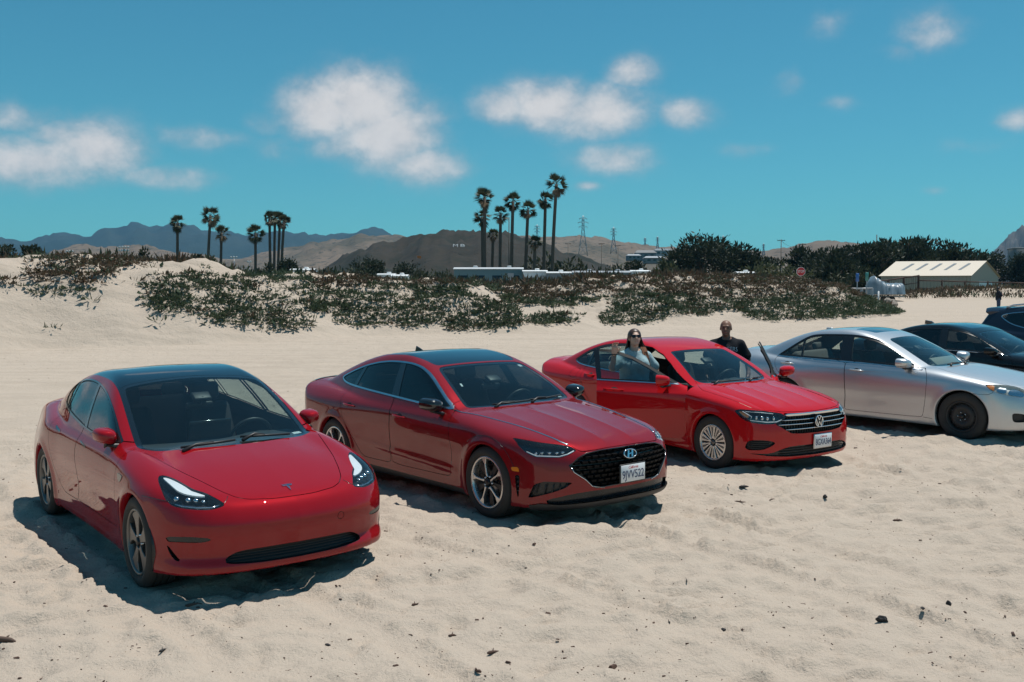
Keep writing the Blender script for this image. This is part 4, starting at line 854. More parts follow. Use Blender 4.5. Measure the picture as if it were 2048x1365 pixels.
def patch(S, poly, off, mat, name, parent, sd, plane='yz', n=14, thick=.012, smooth=2):
    # a shaped plate lying a given depth under (or over) the body surface inside a polygon
    Q = chaikin(poly, smooth, .22) if smooth else np.asarray(poly, float); cen = Q.mean(0); V = []; F = []; m = len(Q); rings = (1., .66, .33)
    pts = [cen+(Q-cen)*s for s in rings]+[cen[None]]
    A = np.concatenate(pts)
    if plane == 'yz': P = S.hit(np.stack([np.full(len(A), S.c['xf']+.2), A[:, 0]*sd, A[:, 1]], 1), (-1, 0, 0), 0, 1.9, 500)
    elif plane == 'xz': P = S.hit(np.stack([A[:, 0], np.full(len(A), sd*1.3), A[:, 1]], 1), (0, -sd, 0), 0, 1.2)
    else: P = S.hit(np.stack([A[:, 0], A[:, 1]*sd, np.full(len(A), 2.)], 1), (0, 0, -1), 0, 1.8)
    P = np.where(np.isnan(P), np.nanmean(P, 0), P); N = S.normals(P); T1 = P+N*off; T0 = P+N*(off-thick); k = len(A)
    for r in range(2):
        for i in range(m): F.append((r*m+i, r*m+(i+1) % m, (r+1)*m+(i+1) % m, (r+1)*m+i))
    for i in range(m): F.append((2*m+i, 2*m+(i+1) % m, 3*m))
    n0 = len(F)
    for i in range(m): F.append((k+i, k+(i+1) % m, (i+1) % m, i))
    mb = MB(); mb.add(np.concatenate([T1, T0[:m]]), F, False); o = mb.obj(name, mat, parent)
    bm = bmesh.new(); bm.from_mesh(o.data); bmesh.ops.recalc_face_normals(bm, faces=bm.faces[:])
    bm.to_mesh(o.data); bm.free(); o.data.polygons.foreach_set('use_smooth', [True]*len(o.data.polygons)); sharpen(o, 40)
    return o
def make_tesla():
    car, S, sh, P = build_car('red_sedan', 'bright red sedan with black glass roof and no front grille, nearest the camera', TESLA, SP_T, .021)
    def drl(L, sd): patch(S, T_DRL, -.012, MAT['lamp_white'], 'daytime_light', L, sd)
    def lens(L, sd):
        for (y, z, r) in ((.69, .715, .020), (.645, .712, .018), (.755, .72, .020), (.605, .705, .014)):
            p = S.front(y*sd, z); n = S.normals(p[None])[0]; m = MB(); m.lathe([(0, .0), (r*.6, -.004), (r*.95, -.014), (r, -.03)], 16, 'x', tuple(p-n*.022)); m.obj('projector_lens', MAT['lamp_silver'], L)
        m = MB(); pts = [S.front(y*sd, z)-S.normals(S.front(y*sd, z)[None])[0]*.015 for y, z in ((.80, .69), (.74, .675), (.66, .668), (.58, .668), (.52, .68))]; m.tube(pts, .007, 6); m.obj('light_bar', MAT['satin_chrome'], L)
    lamp_unit(car, sh, S, 'lamp_black', [drl, lens])
    for sd in (-1, 1):
        f = part(sh, 'fog', 'fog_light', MAT['lamp_black'], car, sd, off=.004)
        recess(sh, 'slot', 'side_intake', MAT['lamp_black'], car, sd, depth=.05)
        patch(S, [(1.04, .779), (1.12, .782), (1.188, .774), (1.136, .723), (1.09, .735)], .004, MAT['black_gloss'], 'fender_badge', car, sd, 'xz', thick=.006, smooth=1)
        patch(S, [(-.13, .878), (-.09, .875), (.06, .855), (.09, .845), (.06, .838), (-.09, .858)], .003, MAT['black_gloss'], 'flush_handle', P['front_door', sd], sd, 'xz', thick=.005, smooth=1)
        patch(S, [(-1.02, .905), (-.98, .902), (-.83, .882), (-.80, .872), (-.83, .866), (-.98, .885)], .003, MAT['black_gloss'], 'flush_handle', P['rear_door', sd], sd, 'xz', thick=.005, smooth=1)
    recess(sh, 'grille', 'lower_grille', MAT['black_plastic'], car, 0, depth=.05, d=(-1, 0, 0))
    for z in (.275, .293, .311, .329, .345):
        m = MB(); m.tube([tuple(S.front(y, z)-np.array((.03, 0, 0))) for y in np.linspace(-.49, .49, 15)], .004, 6); m.obj('grille_bar', MAT['black_plastic'], car)
    part(sh, 'cap', 'tow_cover_gap', MAT['lamp_black'], car, off=.004); part(sh, 'capin', 'tow_cover', MAT['candy_red'], car)
    # T emblem
    M = emblem_frame(S, 0, .718, .004, 1.); m = MB()
    for poly in ([(-.030, .026), (0, .030), (.030, .026), (.026, .018), (.010, .020), (0, .012), (-.010, .020), (-.026, .018)], [(-.0075, .013), (0, .006), (.0075, .013), (.0, -.036)], [(-.033, .034), (0, .0395), (.033, .034), (.032, .0305), (0, .0355), (-.032, .0305)]):
        m.prism(poly, lambda a, b: M @ Vector((a*1.25, b*1.25, -.003)), lambda a, b: M @ Vector((a*1.25, b*1.25, .003)))
    e = m.obj('emblem', MAT['chrome'], car)
    # tablet screen and sticker
    m = MB(); m.rbox((.52, .0, .93), (.02, .36, .23), .008, 2, rot=(0, .18, 0)); m.obj('centre_screen', MAT['screen'], car)
    m = MB(); p = S.topz(.93, .60); n = Vector(S.normals(p[None])[0]); Mx = n.to_track_quat('Z', 'X').to_matrix().to_4x4(); Mx.translation = Vector(p)-n*.006
    m.box((0, 0, 0), (.035, .085, .001), Mx); m.obj('windshield_sticker', MAT['white_plastic'], car)
    return car
make_tesla()

SONATA['Wx'] = lambda x, z: -.16*np.maximum(0, z-(.855-.020*x))*sstep(-2.45, -2.2, x)*(1-sstep(1.2, 1.6, x))+.012*np.exp(-(((z-(.425-.055*x))/.035)**2))*sstep(-1.15, -.4, x)*(1-sstep(.7, 1.05, x))
def ridge(y, y0, w, amp): return amp*np.exp(-np.abs(y-y0)/w)
SONATA['Tx'] = lambda x, y: sstep(.95, 1.25, x)*(1-sstep(2.15, 2.3, x))*(ridge(y, .17, .07, .010)+ridge(y, .52, .06, .006))
_z = [(-.1, .668), (.30, .665), (.44, .652), (.53, .62), (.622, .556), (.585, .505), (.49, .435), (.42, .365), (.38, .343), (.2, .350), (-.1, .353)]
S_GR = _z
S_HL = [(.842, .777), (.733, .748), (.60, .728), (.54, .712), (.512, .681), (.60, .648), (.667, .626), (.813, .629), (.846, .672), (.856, .716)]
S_EDGE = [(.79, .785), (.95, .755), (1.116, .722), (1.376, .68), (1.65, .635), (1.917, .60), (2.08, .58), (2.15, .55)]
SP_S = dict(paint='maroon_red', trim='satin_chrome', trimw=.017, sealw=.006, dlo=[(-1.62, 1.104), (-1.551, 1.075), (-1.435, 1.055), (-1.247, 1.04), (-.711, 1.015), (-.252, .991), (.175, .967), (.452, .952), (.613, .947), (.80, .943), (.655, 1.021), (.513, 1.103), (.318, 1.205), (.171, 1.27), (.013, 1.321), (-.162, 1.347), (-.369, 1.355), (-.625, 1.351), (-.845, 1.33), (-1.098, 1.286), (-1.325, 1.225), (-1.55, 1.154), (-1.628, 1.12)],
  fglass='tint_glass', rglass='tint_glass', xB=-.28, wsglass='clear_glass', ws_base=.93, dash_z=.885, wheel='sonata', rvm=(.33, 1.26),
  ws=[(.945, -.3), (.945, 0), (.92, .3), (.875, .5), (.825, .668), (.73, .67), (.55, .642), (.34, .60), (.14, .545), (.14, .37), (.15, 0), (.15, -.3)], frit=.035,
  roofpanel=[(.118, -.3), (.112, .40), (.10, .535), (-.1, .548), (-.35, .563), (-.73, .56), (-.93, .50), (-1.02, .3), (-1.04, -.3)],
  rw=[(-1.14, -.3), (-1.13, .3), (-1.12, .50), (-1.5, .52), (-1.85, .50), (-2.0, .42), (-2.06, -.3)], rwglass='tint_glass',
  pillars=[[(-.42, 1.40), (-.32, 1.40), (-.15, .93), (-.30, .93)], [(-1.12, 1.35), (-1.06, 1.35), (-1.16, 1.0), (-1.24, 1.0)]],
  feats=[('lamp', 'yz', S_HL, dict(cond=lambda C, N: C[:, 0] > 1.3, rnd=1, rr=.1)), ('grille', 'yz', S_GR, dict(cond=fr, rnd=1, rr=.1)),
         ('low', 'yz', [(-.1, .322), (.4, .325), (.6, .31), (.77, .262), (.76, .215), (.45, .226), (-.1, .232)], dict(cond=fr, rnd=1)), ('lip', 'yz', [(-.1, .236), (.5, .231), (.80, .222), (.86, .19), (.86, .10), (-.1, .10)], dict(cond=lambda C, N: C[:, 0] > 1.95, rnd=0, allowed=('body', 'under'))),
         ('corner', 'yz', [(.854, .262), (.83, .39), (.776, .422), (.593, .413), (.649, .366), (.776, .306)], dict(cond=lambda C, N: C[:, 0] > 1.8, rnd=1, rr=.1)), ('vent', 'xz', [(1.822, .461), (1.872, .456), (1.866, .341), (1.852, .257), (1.84, .259)], dict(rnd=1, rr=.1)), ('amber', 'xz', [(1.778, .525), (1.856, .53), (1.875, .489), (1.795, .491)], dict(rnd=1, rr=.1)),
         ('sill', 'xz', [(-1.05, .235), (1.05, .215), (1.05, .10), (-1.05, .10)], dict(rnd=0, allowed=('body', 'under'))),
         ('tail', 'xz', [(-2.6, .90), (-2.30, .93), (-2.28, .99), (-2.33, 1.01), (-2.6, 1.02)], dict(cond=lambda C, N: C[:, 0] < -2.1)),
         ('lipblack', 'xy', [(-2.33, -.3), (-2.33, .5), (-2.31, .66), (-2.38, .72), (-2.6, .7), (-2.6, -.3)], dict(cond=lambda C, N: (C[:, 0] < -2.2) & (C[:, 2] > .98)))],
  panels=[('hood', 'xy', [(.7, -.3), (.7, .76)]+[(a, b-.012) for a, b in S_EDGE]+[(2.21, .515), (2.25, .475), (2.28, .31), (2.29, 0), (2.29, -.3)], dict(sided=False, cond=lambda C, N: C[:, 0] > .7, rnd=1)),
          ('front_door', 'xz', [(-.25, 1.0), (-.243, .907), (-.222, .772), (-.25, .566), (-.262, .41), (-.24, .30), (.78, .30), (.825, .34), (.84, .42), (.88, .56), (.83, .80), (.79, .96)], dict(rnd=1)),
          ('rear_door', 'xz', [(-.257, 1.0), (-.25, .907), (-.229, .772), (-.257, .566), (-.269, .41), (-.28, .30), (-.80, .30), (-.89, .34), (-1.06, .535), (-1.19, .70), (-1.30, .93), (-1.31, .96), (-1.25, 1.06)], dict(rnd=1)),
          ('trunk_lid', 'xy', [(-2.0, -.3), (-2.0, .62), (-2.3, .66), (-2.32, -.3)], dict(sided=False, cond=lambda C, N: (C[:, 0] < -1.9) & (C[:, 2] > .95)))],
  lines=[([(1.42+.435*math.cos(t), .334+.435*math.sin(t)) for t in np.linspace(.35, 2.2, 14)], 'xz', {})],
  handles=[(-1.19, .862, -.955, .846, 'rear_door'), (-.165, .826, .075, .81, 'front_door')], handle_mat='maroon_red',
  mirror=dict(base=(.70, -.86, .90), c=(.62, -.95, .99), size=(.17, .20, .14), mat='black_gloss'),
  wipers=[[(.90, -.42), (.92, -.15), (.92, .05)], [(.90, .05), (.88, .3), (.82, .56)]])
def hyundai_emblem(car, S, y, z):
    M = emblem_frame(S, y, z, .016, .6); m = MB(); n = 32; a, b = .078, .040
    ring = [(a*math.cos(2*math.pi*i/n), b*math.sin(2*math.pi*i/n)) for i in range(n+1)]
    m.tube([M @ Vector((p[0], p[1], .004)) for p in ring], .0052, 6, cap=False)
    H = [[(-.052, -.020), (-.030, -.026), (-.006, -.006), (.012, .0), (.030, .026), (.052, .020), (.034, -.022), (.020, -.030), (.028, -.008), (-.004, -.016)]]
    for poly in ([(-.036, -.030), (-.020, -.033), (-.004, .028), (-.018, .031)], [(.006, -.031), (.020, -.028), (.036, .028), (.020, .033)], [(-.014, -.008), (.014, .0), (.018, .010), (-.010, .002)]):
        m.prism(poly, lambda a_, b_: M @ Vector((a_*1.25, b_, 0)), lambda a_, b_: M @ Vector((a_*1.25, b_, .007)))
    m.obj('emblem', MAT['chrome'], car)
    m = MB(); V = [M @ Vector((p[0]*1.1, p[1]*1.12, -.004)) for p in ring[:-1]]; m.add(V+[M @ Vector((p[0]*1.12, p[1]*1.14, -.06)) for p in ring[:-1]], [tuple(range(n))]+[(i, (i+1) % n, n+(i+1) % n, n+i) for i in range(n)]); m.obj('emblem_base', MAT['black_gloss'], car)
def in_poly(p, Q): return poly_sdf(np.array([[abs(p[0]), p[1]]]), Q)[0] < 0
def make_sonata():
    car, S, sh, P = build_car('dark_red_sedan', 'dark metallic red sedan with wide black mesh grille, left of the open-doored car', SONATA, SP_S, .022)
    def inner(L, sd):
        m = MB(); pts = [S.front(y*sd, z)-S.normals(S.front(y*sd, z)[None])[0]*.010 for y, z in ((.535, .682), (.60, .657), (.67, .637), (.80, .637), (.838, .67))]; m.tube(pts, .0055, 6); m.obj('light_bar', MAT['lamp_white'], L)
        for (y, z) in ((.80, .66), (.765, .672), (.72, .676), (.67, .678), (.625, .682)):
            p = S.front(y*sd, z); n = S.normals(p[None])[0]; m = MB(); m.rbox(tuple(p-n*.03), (.03, .030, .022), .006, 2); m.obj('led_module', MAT['lamp_silver'], L)
    lamp_unit(car, sh, S, 'lamp_black', [inner], depth=.06)
    recess(sh, 'grille', 'front_grille', MAT['lamp_black'], car, 0, depth=.075, d=(-1, 0, 0)); recess(sh, 'low', 'lower_intake', MAT['lamp_black'], car, 0, depth=.05, d=(-1, 0, 0))
    part(sh, 'lip', 'front_splitter', MAT['black_plastic'], car, off=-.012); part(sh, 'sill', 'side_skirt', MAT['black_plastic'], car)
    part(sh, 'lipblack', 'boot_spoiler', MAT['black_gloss'], car, off=-.006); 
    for sd in (-1, 1):
        recess(sh, 'corner', 'corner_intake', MAT['lamp_black'], car, sd, depth=.045); recess(sh, 'vent', 'side_vent', MAT['lamp_black'], car, sd, depth=.03); part(sh, 'amber', 'side_marker', MAT['amber'], car, sd, off=-.003)
        ed = np.array(S_EDGE); tt = np.linspace(0, len(ed)-1, 40); ed = np.stack([np.interp(tt, np.arange(len(ed)), ed[:, k]) for k in (0, 1)], 1); q_ = [p for p in S.hit(np.stack([ed[:, 0], sd*ed[:, 1], np.full(40, 2.)], 1), (0, 0, -1), 0, 1.8)]; m = MB(); m.tube([tuple(p+np.array((0, 0, .001))) for p in q_], .0095, 8, flat=.45, up=(0, 1, 0)); m.obj('hood_chrome_strip', MAT['satin_chrome'], car)
        part(sh, 'tail', 'tail_light', MAT['tail_red'], car, sd, off=-.002)
        for k in range(5):
            y = .83-.045*k; m = MB(); pts = [S.front(sd*(y-.02*t), .28+(.40-.28)*t)-np.array((.012, 0, 0)) for t in np.linspace(.1, .95, 4)]; m.tube(pts, .007, 5); m.obj('intake_fin', MAT['black_plastic'], car)
        for (z, x) in ((.44, 1.846), (.40, 1.848), (.36, 1.85), (.32, 1.85)):
            p = S.side(x, z, sd); m = MB(); m.rbox((p[0], p[1]-sd*.006, p[2]), (.026, .014, .012), .003, 1); m.obj('vent_fin', MAT['black_plastic'], car)
    # faceted mesh: small wedge scales across the grille, following the front surface
    wd = MB(); wd.prism([(-.5, -.5), (.5, -.5), (.62, .5), (-.38, .5)], lambda a, b: (-.5, a, b), lambda a, b: (.5+.5*b, a*.86, b*.86)); sm = wd.mesh('grille_scale'); sm.materials.append(MAT['grille_black'])
    rows = np.linspace(.365, .652, 8)
    for r, z in enumerate(rows):
        for k in range(-9, 10):
            y = (k+.5*(r % 2))*.071
            if not in_poly((y, z), chaikin(S_GR, 1, .1)) or poly_sdf(np.array([[abs(y), z]]), S_GR)[0] > -.012: continue
            if abs(y) < .085 and z > .545: continue
            p = S.front(y, z); n = Vector(S.normals(p[None])[0]); o = bpy.data.objects.new('grille_scale', sm); COL.objects.link(o); o.parent = car
            o.location = Vector(p)-Vector((.032, 0, 0)); sg = 1 if y >= 0 else -1; o.rotation_euler = (0, 0, math.atan2(n.y, max(.3, n.x))*.9); o.scale = (.034, .060*sg, .030)
    m = MB(); rim = chaikin(np.array([q for q in S_GR if q[0] > 0]), 1, .1)
    for sd in (-1, 1):
        q = [(.0, .668), (.30, .665), (.44, .652), (.53, .62), (.615, .556), (.585, .505), (.49, .435), (.42, .365), (.38, .346), (.2, .352), (0, .355)]; pts = [S.front(a*sd, b)+np.array((.001, 0, 0)) for a, b in q]; m = MB(); m.tube(pts, .006, 6); m.obj('grille_surround', MAT['black_gloss'], car)
        pts = [S.front(a*sd, b)+np.array((.003, 0, 0)) for a, b in [(.60, .54), (.585, .50), (.49, .43), (.425, .365), (.30, .338)]]; m = MB(); m.tube(pts, .0045, 6); m.obj('grille_trim', MAT['satin_chrome'], car)
    hyundai_emblem(car, S, 0, .608); plate(car, S, '9JVV522', 0.0, .445, frame='black', proud=.03)
    # shark-fin aerial
    m = MB(); p = S.topz(-.98, 0); m.prism([(-.10, 0), (.08, 0), (-.03, .045), (-.085, .062)], lambda a, b: (p[0]+a, -.012*(1-b*9), p[2]-.004+b), lambda a, b: (p[0]+a, .012*(1-b*9), p[2]-.004+b)); m.obj('roof_aerial', MAT['black_gloss'], car)
    for (x, y, w_, h_) in ((.22, .50, .05, .05), (.80, .56, .02, .06), (.50, -.50, .055, .02)):
        p = S.topz(x, y); n = Vector(S.normals(p[None])[0]); M = n.to_track_quat('Z', 'X').to_matrix().to_4x4(); M.translation = Vector(p)-n*.006; m = MB(); m.box((0, 0, 0), (w_, h_, .001), M); m.obj('windshield_sticker', MAT['plate_white'], car)
    return car
make_sonata()

JETTA['Wx'] = lambda x, z: -.24*np.maximum(0, z-(.868-.010*x))*sstep(-2.45, -2.2, x)*(1-sstep(1.55, 1.9, x))+.006*np.exp(-np.abs(z-(.868-.010*x))/.05)*sstep(-2.4, -2.1, x)*(1-sstep(1.5, 1.8, x))
JETTA['Tx'] = lambda x, y: sstep(.95, 1.25, x)*(1-sstep(1.95, 2.1, x))*(ridge(y, .22, .05, .006)+ridge(y, .50, .05, .009)-ridge(y, .66, .045, .010))
V_HL = [(.867, .75), (.844, .772), (.707, .768), (.583, .751), (.513, .741), (.462, .701), (.55, .656), (.639, .62), (.735, .619), (.811, .63), (.85, .652), (.865, .687)]
V_GR = [(-.1, .728), (.306, .731), (.50, .738), (.46, .701), (.543, .663), (.625, .622), (.536, .571), (.43, .507), (.255, .496), (-.1, .494)]
V_DOOR = [(.87, 1.0), (.885, .8), (.88, .5), (.85, .335), (.80, .305), (-.20, .305), (-.235, .34), (-.24, .6), (-.25, 1.0), (-.32, 1.383), (-.06, 1.376), (.184, 1.296), (.4, 1.191), (.74, 1.0)]
SP_V = dict(paint='signal_red', trim='satin_chrome', trimw=.013, sealw=.014, dlo=[(-1.60, 1.085), (-1.46, 1.048), (-1.25, 1.034), (-1.05, 1.027), (-.3, 1.006), (.3, .986), (.70, .972), (.815, .965), (.74, 1.002), (.4, 1.194), (.184, 1.299), (-.06, 1.379), (-.4, 1.398), (-.8, 1.383), (-1.1, 1.336), (-1.35, 1.25), (-1.52, 1.16), (-1.61, 1.11)],
  fglass='door_glass', rglass='mid_glass', xB=-.26, ws_base=.93, dash_z=.92, wheel='jetta', rvm=(.30, 1.29), seat='seat_black',
  ws=[(1.005, -.3), (1.0, 0), (.97, .3), (.89, .5), (.80, .61), (.70, .622), (.46, .565), (.236, .505), (.155, .485), (.16, .3), (.167, 0), (.167, -.3)], frit=.028,
  rw=[(-1.16, -.3), (-1.15, .3), (-1.12, .50), (-1.5, .53), (-1.8, .52), (-1.95, .46), (-2.0, -.3)],
  pillars=[[(-.37, 1.43), (-.26, 1.43), (-.18, .93), (-.31, .93)], [(-1.22, 1.35), (-1.17, 1.35), (-1.20, 1.0), (-1.26, 1.0)]],
  feats=[('grille', 'yz', V_GR, dict(cond=fr, rnd=1, rr=.08)), ('lamp', 'yz', V_HL, dict(cond=lambda C, N: C[:, 0] > 1.3, rnd=1, rr=.12)),
         ('corner', 'yz', [(.855, .311), (.851, .374), (.84, .428), (.745, .439), (.664, .427), (.619, .401), (.67, .363), (.755, .319)], dict(cond=lambda C, N: C[:, 0] > 1.6, rnd=1)),
         ('low', 'yz', [(-.1, .356), (.413, .362), (.554, .33), (.671, .281), (.849, .274), (.82, .259), (.632, .248), (.449, .236), (-.1, .228)], dict(cond=lambda C, N: C[:, 0] > 1.6, rnd=1))],
  panels=[('hood', 'xy', [(.7, -.3), (.7, .6), (.834, .64), (.94, .714), (1.048, .763), (1.284, .764), (1.506, .767), (1.709, .758), (1.84, .742), (1.95, .67), (2.06, .50), (2.105, .293), (2.128, 0), (2.128, -.3)], dict(sided=False, cond=lambda C, N: (C[:, 0] > .7) & (N[:, 2] > .2), rnd=1)),
          ('rear_door', 'xz', [(-.262, 1.02), (-.25, .6), (-.246, .34), (-.28, .305), (-.72, .305), (-.82, .34), (-.99, .50), (-1.10, .66), (-1.25, .86), (-1.30, 1.05)], dict(rnd=1)),
          ('fuel_door', 'xz', [(-1.52, .99), (-1.36, .985), (-1.36, .865), (-1.52, .87)], dict(cond=lambda C, N: C[:, 1] < 0)),
          ('trunk_lid', 'xy', [(-1.9, -.3), (-1.9, .60), (-2.2, .64), (-2.42, .6), (-2.6, .55), (-2.6, -.3)], dict(sided=False, cond=lambda C, N: (C[:, 0] < -1.8) & (C[:, 2] > .95)))],
  opendoor=V_DOOR, belt_z=[(-1.7, 1.10), (-1.5, 1.075), (-1.25, 1.055), (-1.05, 1.045), (-.3, 1.024), (.3, 1.004), (.7, .99), (.9, .985)], handles=[(-1.20, .943, -.965, .932, 'rear_door')],
  wipers=[[(.94, -.50), (.97, -.2), (.97, .05)], [(.96, .1), (.92, .35), (.82, .55)]])
def swing(o, hinge, ang):
    # rotate a part about a vertical hinge axis in car coordinates
    o.matrix_local = Matrix.Translation(hinge) @ Matrix.Rotation(ang, 4, 'Z') @ Matrix.Translation(-Vector(hinge))
V_OPEN = {-1: 45., 1: 45.}
def make_jetta():
    car, S, sh, P = build_car('orange_red_sedan', 'bright red sedan with chrome grille bars and both front doors open, people beside it', JETTA, SP_V, .022)
    def inner(L, sd):
        f = lambda y, z, d: S.front(y*sd, z)-S.normals(S.front(y*sd, z)[None])[0]*d
        m = MB(); m.tube([f(y, z, .010) for y, z in ((.835, .755), (.805, .70), (.82, .655), (.70, .642), (.60, .645), (.53, .668))], .005, 6); m.tube([f(y, z, .010) for y, z in ((.82, .755), (.70, .752), (.60, .74))], .004, 6); m.obj('light_bar', MAT['lamp_white'], L)
        patch(S, [(.858, .748), (.84, .757), (.818, .72), (.83, .68), (.85, .70)], -.014, MAT['amber'], 'side_marker', L, sd, smooth=1)
        for (y, z) in ((.775, .695), (.725, .695), (.675, .693), (.61, .69)):
            p = f(y, z, .04); m = MB(); m.rbox(tuple(p), (.03, .036, .045), .008, 2); m.obj('led_module', MAT['lamp_silver'], L)
    lamp_unit(car, sh, S, 'lamp_black', [inner], depth=.06)
    recess(sh, 'grille', 'front_grille', MAT['lamp_black'], car, 0, depth=.06, d=(-1, 0, 0)); recess(sh, 'low', 'lower_intake', MAT['lamp_black'], car, 0, depth=.04, d=(-1, 0, 0))
    def bar(z, y1, hgt, mat, dx=.0, dz=0.):
        m = MB(); V = []; F = []; ys = np.linspace(-y1, y1, 25); pr = [(0, -.5), (.006, -.4), (.008, 0), (.006, .4), (0, .5), (-.02, .5), (-.02, -.5)]; k = len(pr)
        for y in ys:
            p = S.front(y, z); e = min(1, (y1-abs(y))/.06+.35)
            for a, b in pr: V.append((p[0]+a+dx, y, z+dz*(abs(y)/y1)**2+b*hgt*e))
        for i in range(24):
            for j in range(k): F.append((i*k+j, i*k+(j+1) % k, (i+1)*k+(j+1) % k, (i+1)*k+j))
        F += [tuple(range(k))[::-1], tuple(24*k+j for j in range(k))]
        m.add(V, F, True); o = m.obj('grille_bar', mat, car); sharpen(o, 40); bm = bmesh.new(); bm.from_mesh(o.data); bmesh.ops.recalc_face_normals(bm, faces=bm.faces[:]); bm.to_mesh(o.data); bm.free()
    bar(.716, .475, .030, MAT['chrome'], .004); bar(.660, .53, .011, MAT['chrome'], -.004); bar(.610, .585, .011, MAT['chrome'], -.004); bar(.553, .50, .011, MAT['chrome'], -.004)
    for z in (.69, .635, .58, .525): 
        for y in np.arange(-.48, .49, .04):
            if in_poly((y, z), V_GR): p = S.front(y, z); m = MB(); m.box((p[0]-.035, y, z), (.03, .006, .05)); m.obj('grille_slat', MAT['black_plastic'], car)
    for z in (.262, .292, .322):
        m = MB(); m.tube([tuple(S.front(y, z)-np.array((.02, 0, 0))) for y in np.linspace(-.55, .55, 17)], .006, 6); m.obj('intake_bar', MAT['black_plastic'], car)
    for sd in (-1, 1):
        recess(sh, 'corner', 'corner_intake', MAT['lamp_black'], car, sd, depth=.04)
        for z in (.335, .36, .385, .41):
            m = MB(); m.tube([tuple(S.front(sd*y, z)-np.array((.014, 0, 0))) for y in np.linspace(.67, .84, 7)], .006, 6); m.obj('intake_bar', MAT['black_plastic'], car)
    # round badge
    M = emblem_frame(S, 0, .622, .018, .5); m = MB(); n = 36; rr = .066
    m.tube([M @ Vector((rr*math.cos(2*math.pi*i/n), rr*math.sin(2*math.pi*i/n), .004)) for i in range(n+1)], .006, 6, cap=False)
    def stroke(a, b, w=.009): 
        a, b = Vector(a), Vector(b); d = (b-a).normalized(); q = Vector((-d.y, d.x))*w/2; poly = [a+q, b+q, b-q, a-q]
        m.prism([tuple(p) for p in poly], lambda x, y: M @ Vector((x, y, 0)), lambda x, y: M @ Vector((x, y, .007)))
    for a, b in (((-.028, .060), (0, .012)), ((.028, .060), (0, .012)), ((-.058, .034), (-.026, -.054)), ((-.026, -.054), (-.002, -.004)), ((.002, -.004), (.026, -.054)), ((.026, -.054), (.058, .034))): stroke(a, b)
    m.obj('emblem', MAT['chrome'], car); m = MB(); m.add([M @ Vector((.063*math.cos(2*math.pi*i/n), .063*math.sin(2*math.pi*i/n), -.002)) for i in range(n)]+[M @ Vector((.063*math.cos(2*math.pi*i/n), .063*math.sin(2*math.pi*i/n), -.05)) for i in range(n)], [tuple(range(n))]+[(i, (i+1) % n, n+(i+1) % n, n+i) for i in range(n)]); m.obj('emblem_base', MAT['lamp_black'], car)
    plate(car, S, '8GXA364', .062, .39, proud=.02)
    # open front doors
    for sd in (-1, 1):
        hinge = (.865, sd*.855, 0); ang = -R(V_OPEN[sd])*sd
        d = part(sh, 'Xbody', 'front_door', MAT['signal_red'], car, sd)
        for lb, nm, mt, of in (('Xglass', 'window', 'door_glass', .005), ('Xtrim', 'window_trim', 'satin_chrome', -.002), ('Xseal', 'window_frame', 'door_frame', .001), ('Xpillar', 'pillar_trim', 'black_gloss', .001)): part(sh, lb, nm, MAT[mt], d, sd, off=of)
        # upper window frame bars are black, the chrome stays along the belt
        g = [sh.get('X'+l, sd) for l in ('body', 'trim', 'seal', 'pillar', 'gap')]; V = []; F = []; NN = []; b = 0
        for q in g:
            if q is None: continue
            V.append(q[0]); NN.append(q[1]); F.append(q[2]+b); b += len(q[0])
        V = np.concatenate(V); NN = np.concatenate(NN); F = np.concatenate(F)
        dep = np.where(V[:, 2] < .97, .11*sstep(.25, .5, V[:, 2])*(1-.55*sstep(.80, .97, V[:, 2])), .03)[:, None]
        link('door_card', np_mesh('door_card', V-NN*dep, F[:, ::-1], -NN), MAT['interior'], d)
        g = sh.get('Xbody', sd); E = bound_edges(g[2]); n = len(g[0]); dp = np.where(g[0][:, 2] < .97, .07, .03)[:, None]; link('door_edge', np_mesh('door_edge', np.concatenate([g[0], g[0]-g[1]*dp]), np.concatenate([np.stack([E[:, 0], E[:, 1], E[:, 1]+n], 1), np.stack([E[:, 0], E[:, 1]+n, E[:, 0]+n], 1)])), MAT['signal_red'], d)
        handle(d, S, -.16, .905, .09, .893, sd, MAT['signal_red']); 
        mirror(d, (.66, -.85, .965), (.57, -.955, 1.03), (.16, .215, .15), [MAT['signal_red'], MAT['chrome'], MAT['black_plastic']], sd)
        swing(d, hinge, ang)
        # door aperture: dark inner frame and sill
        m = MB(); Q = chaikin(V_DOOR, 1, .06); pts = [S.side(a, b, sd) for a, b in Q]; pts = [p for p in pts if not np.isnan(p).any()]; n = len(pts); IN = [np.array((p[0], p[1]-sd*.09, p[2])) for p in pts]
        m.add(np.concatenate([pts, IN]), [(i, (i+1) % n, n+(i+1) % n, n+i) for i in range(n)], True); m.obj('door_aperture', MAT['interior'], car)
    return car
make_jetta()

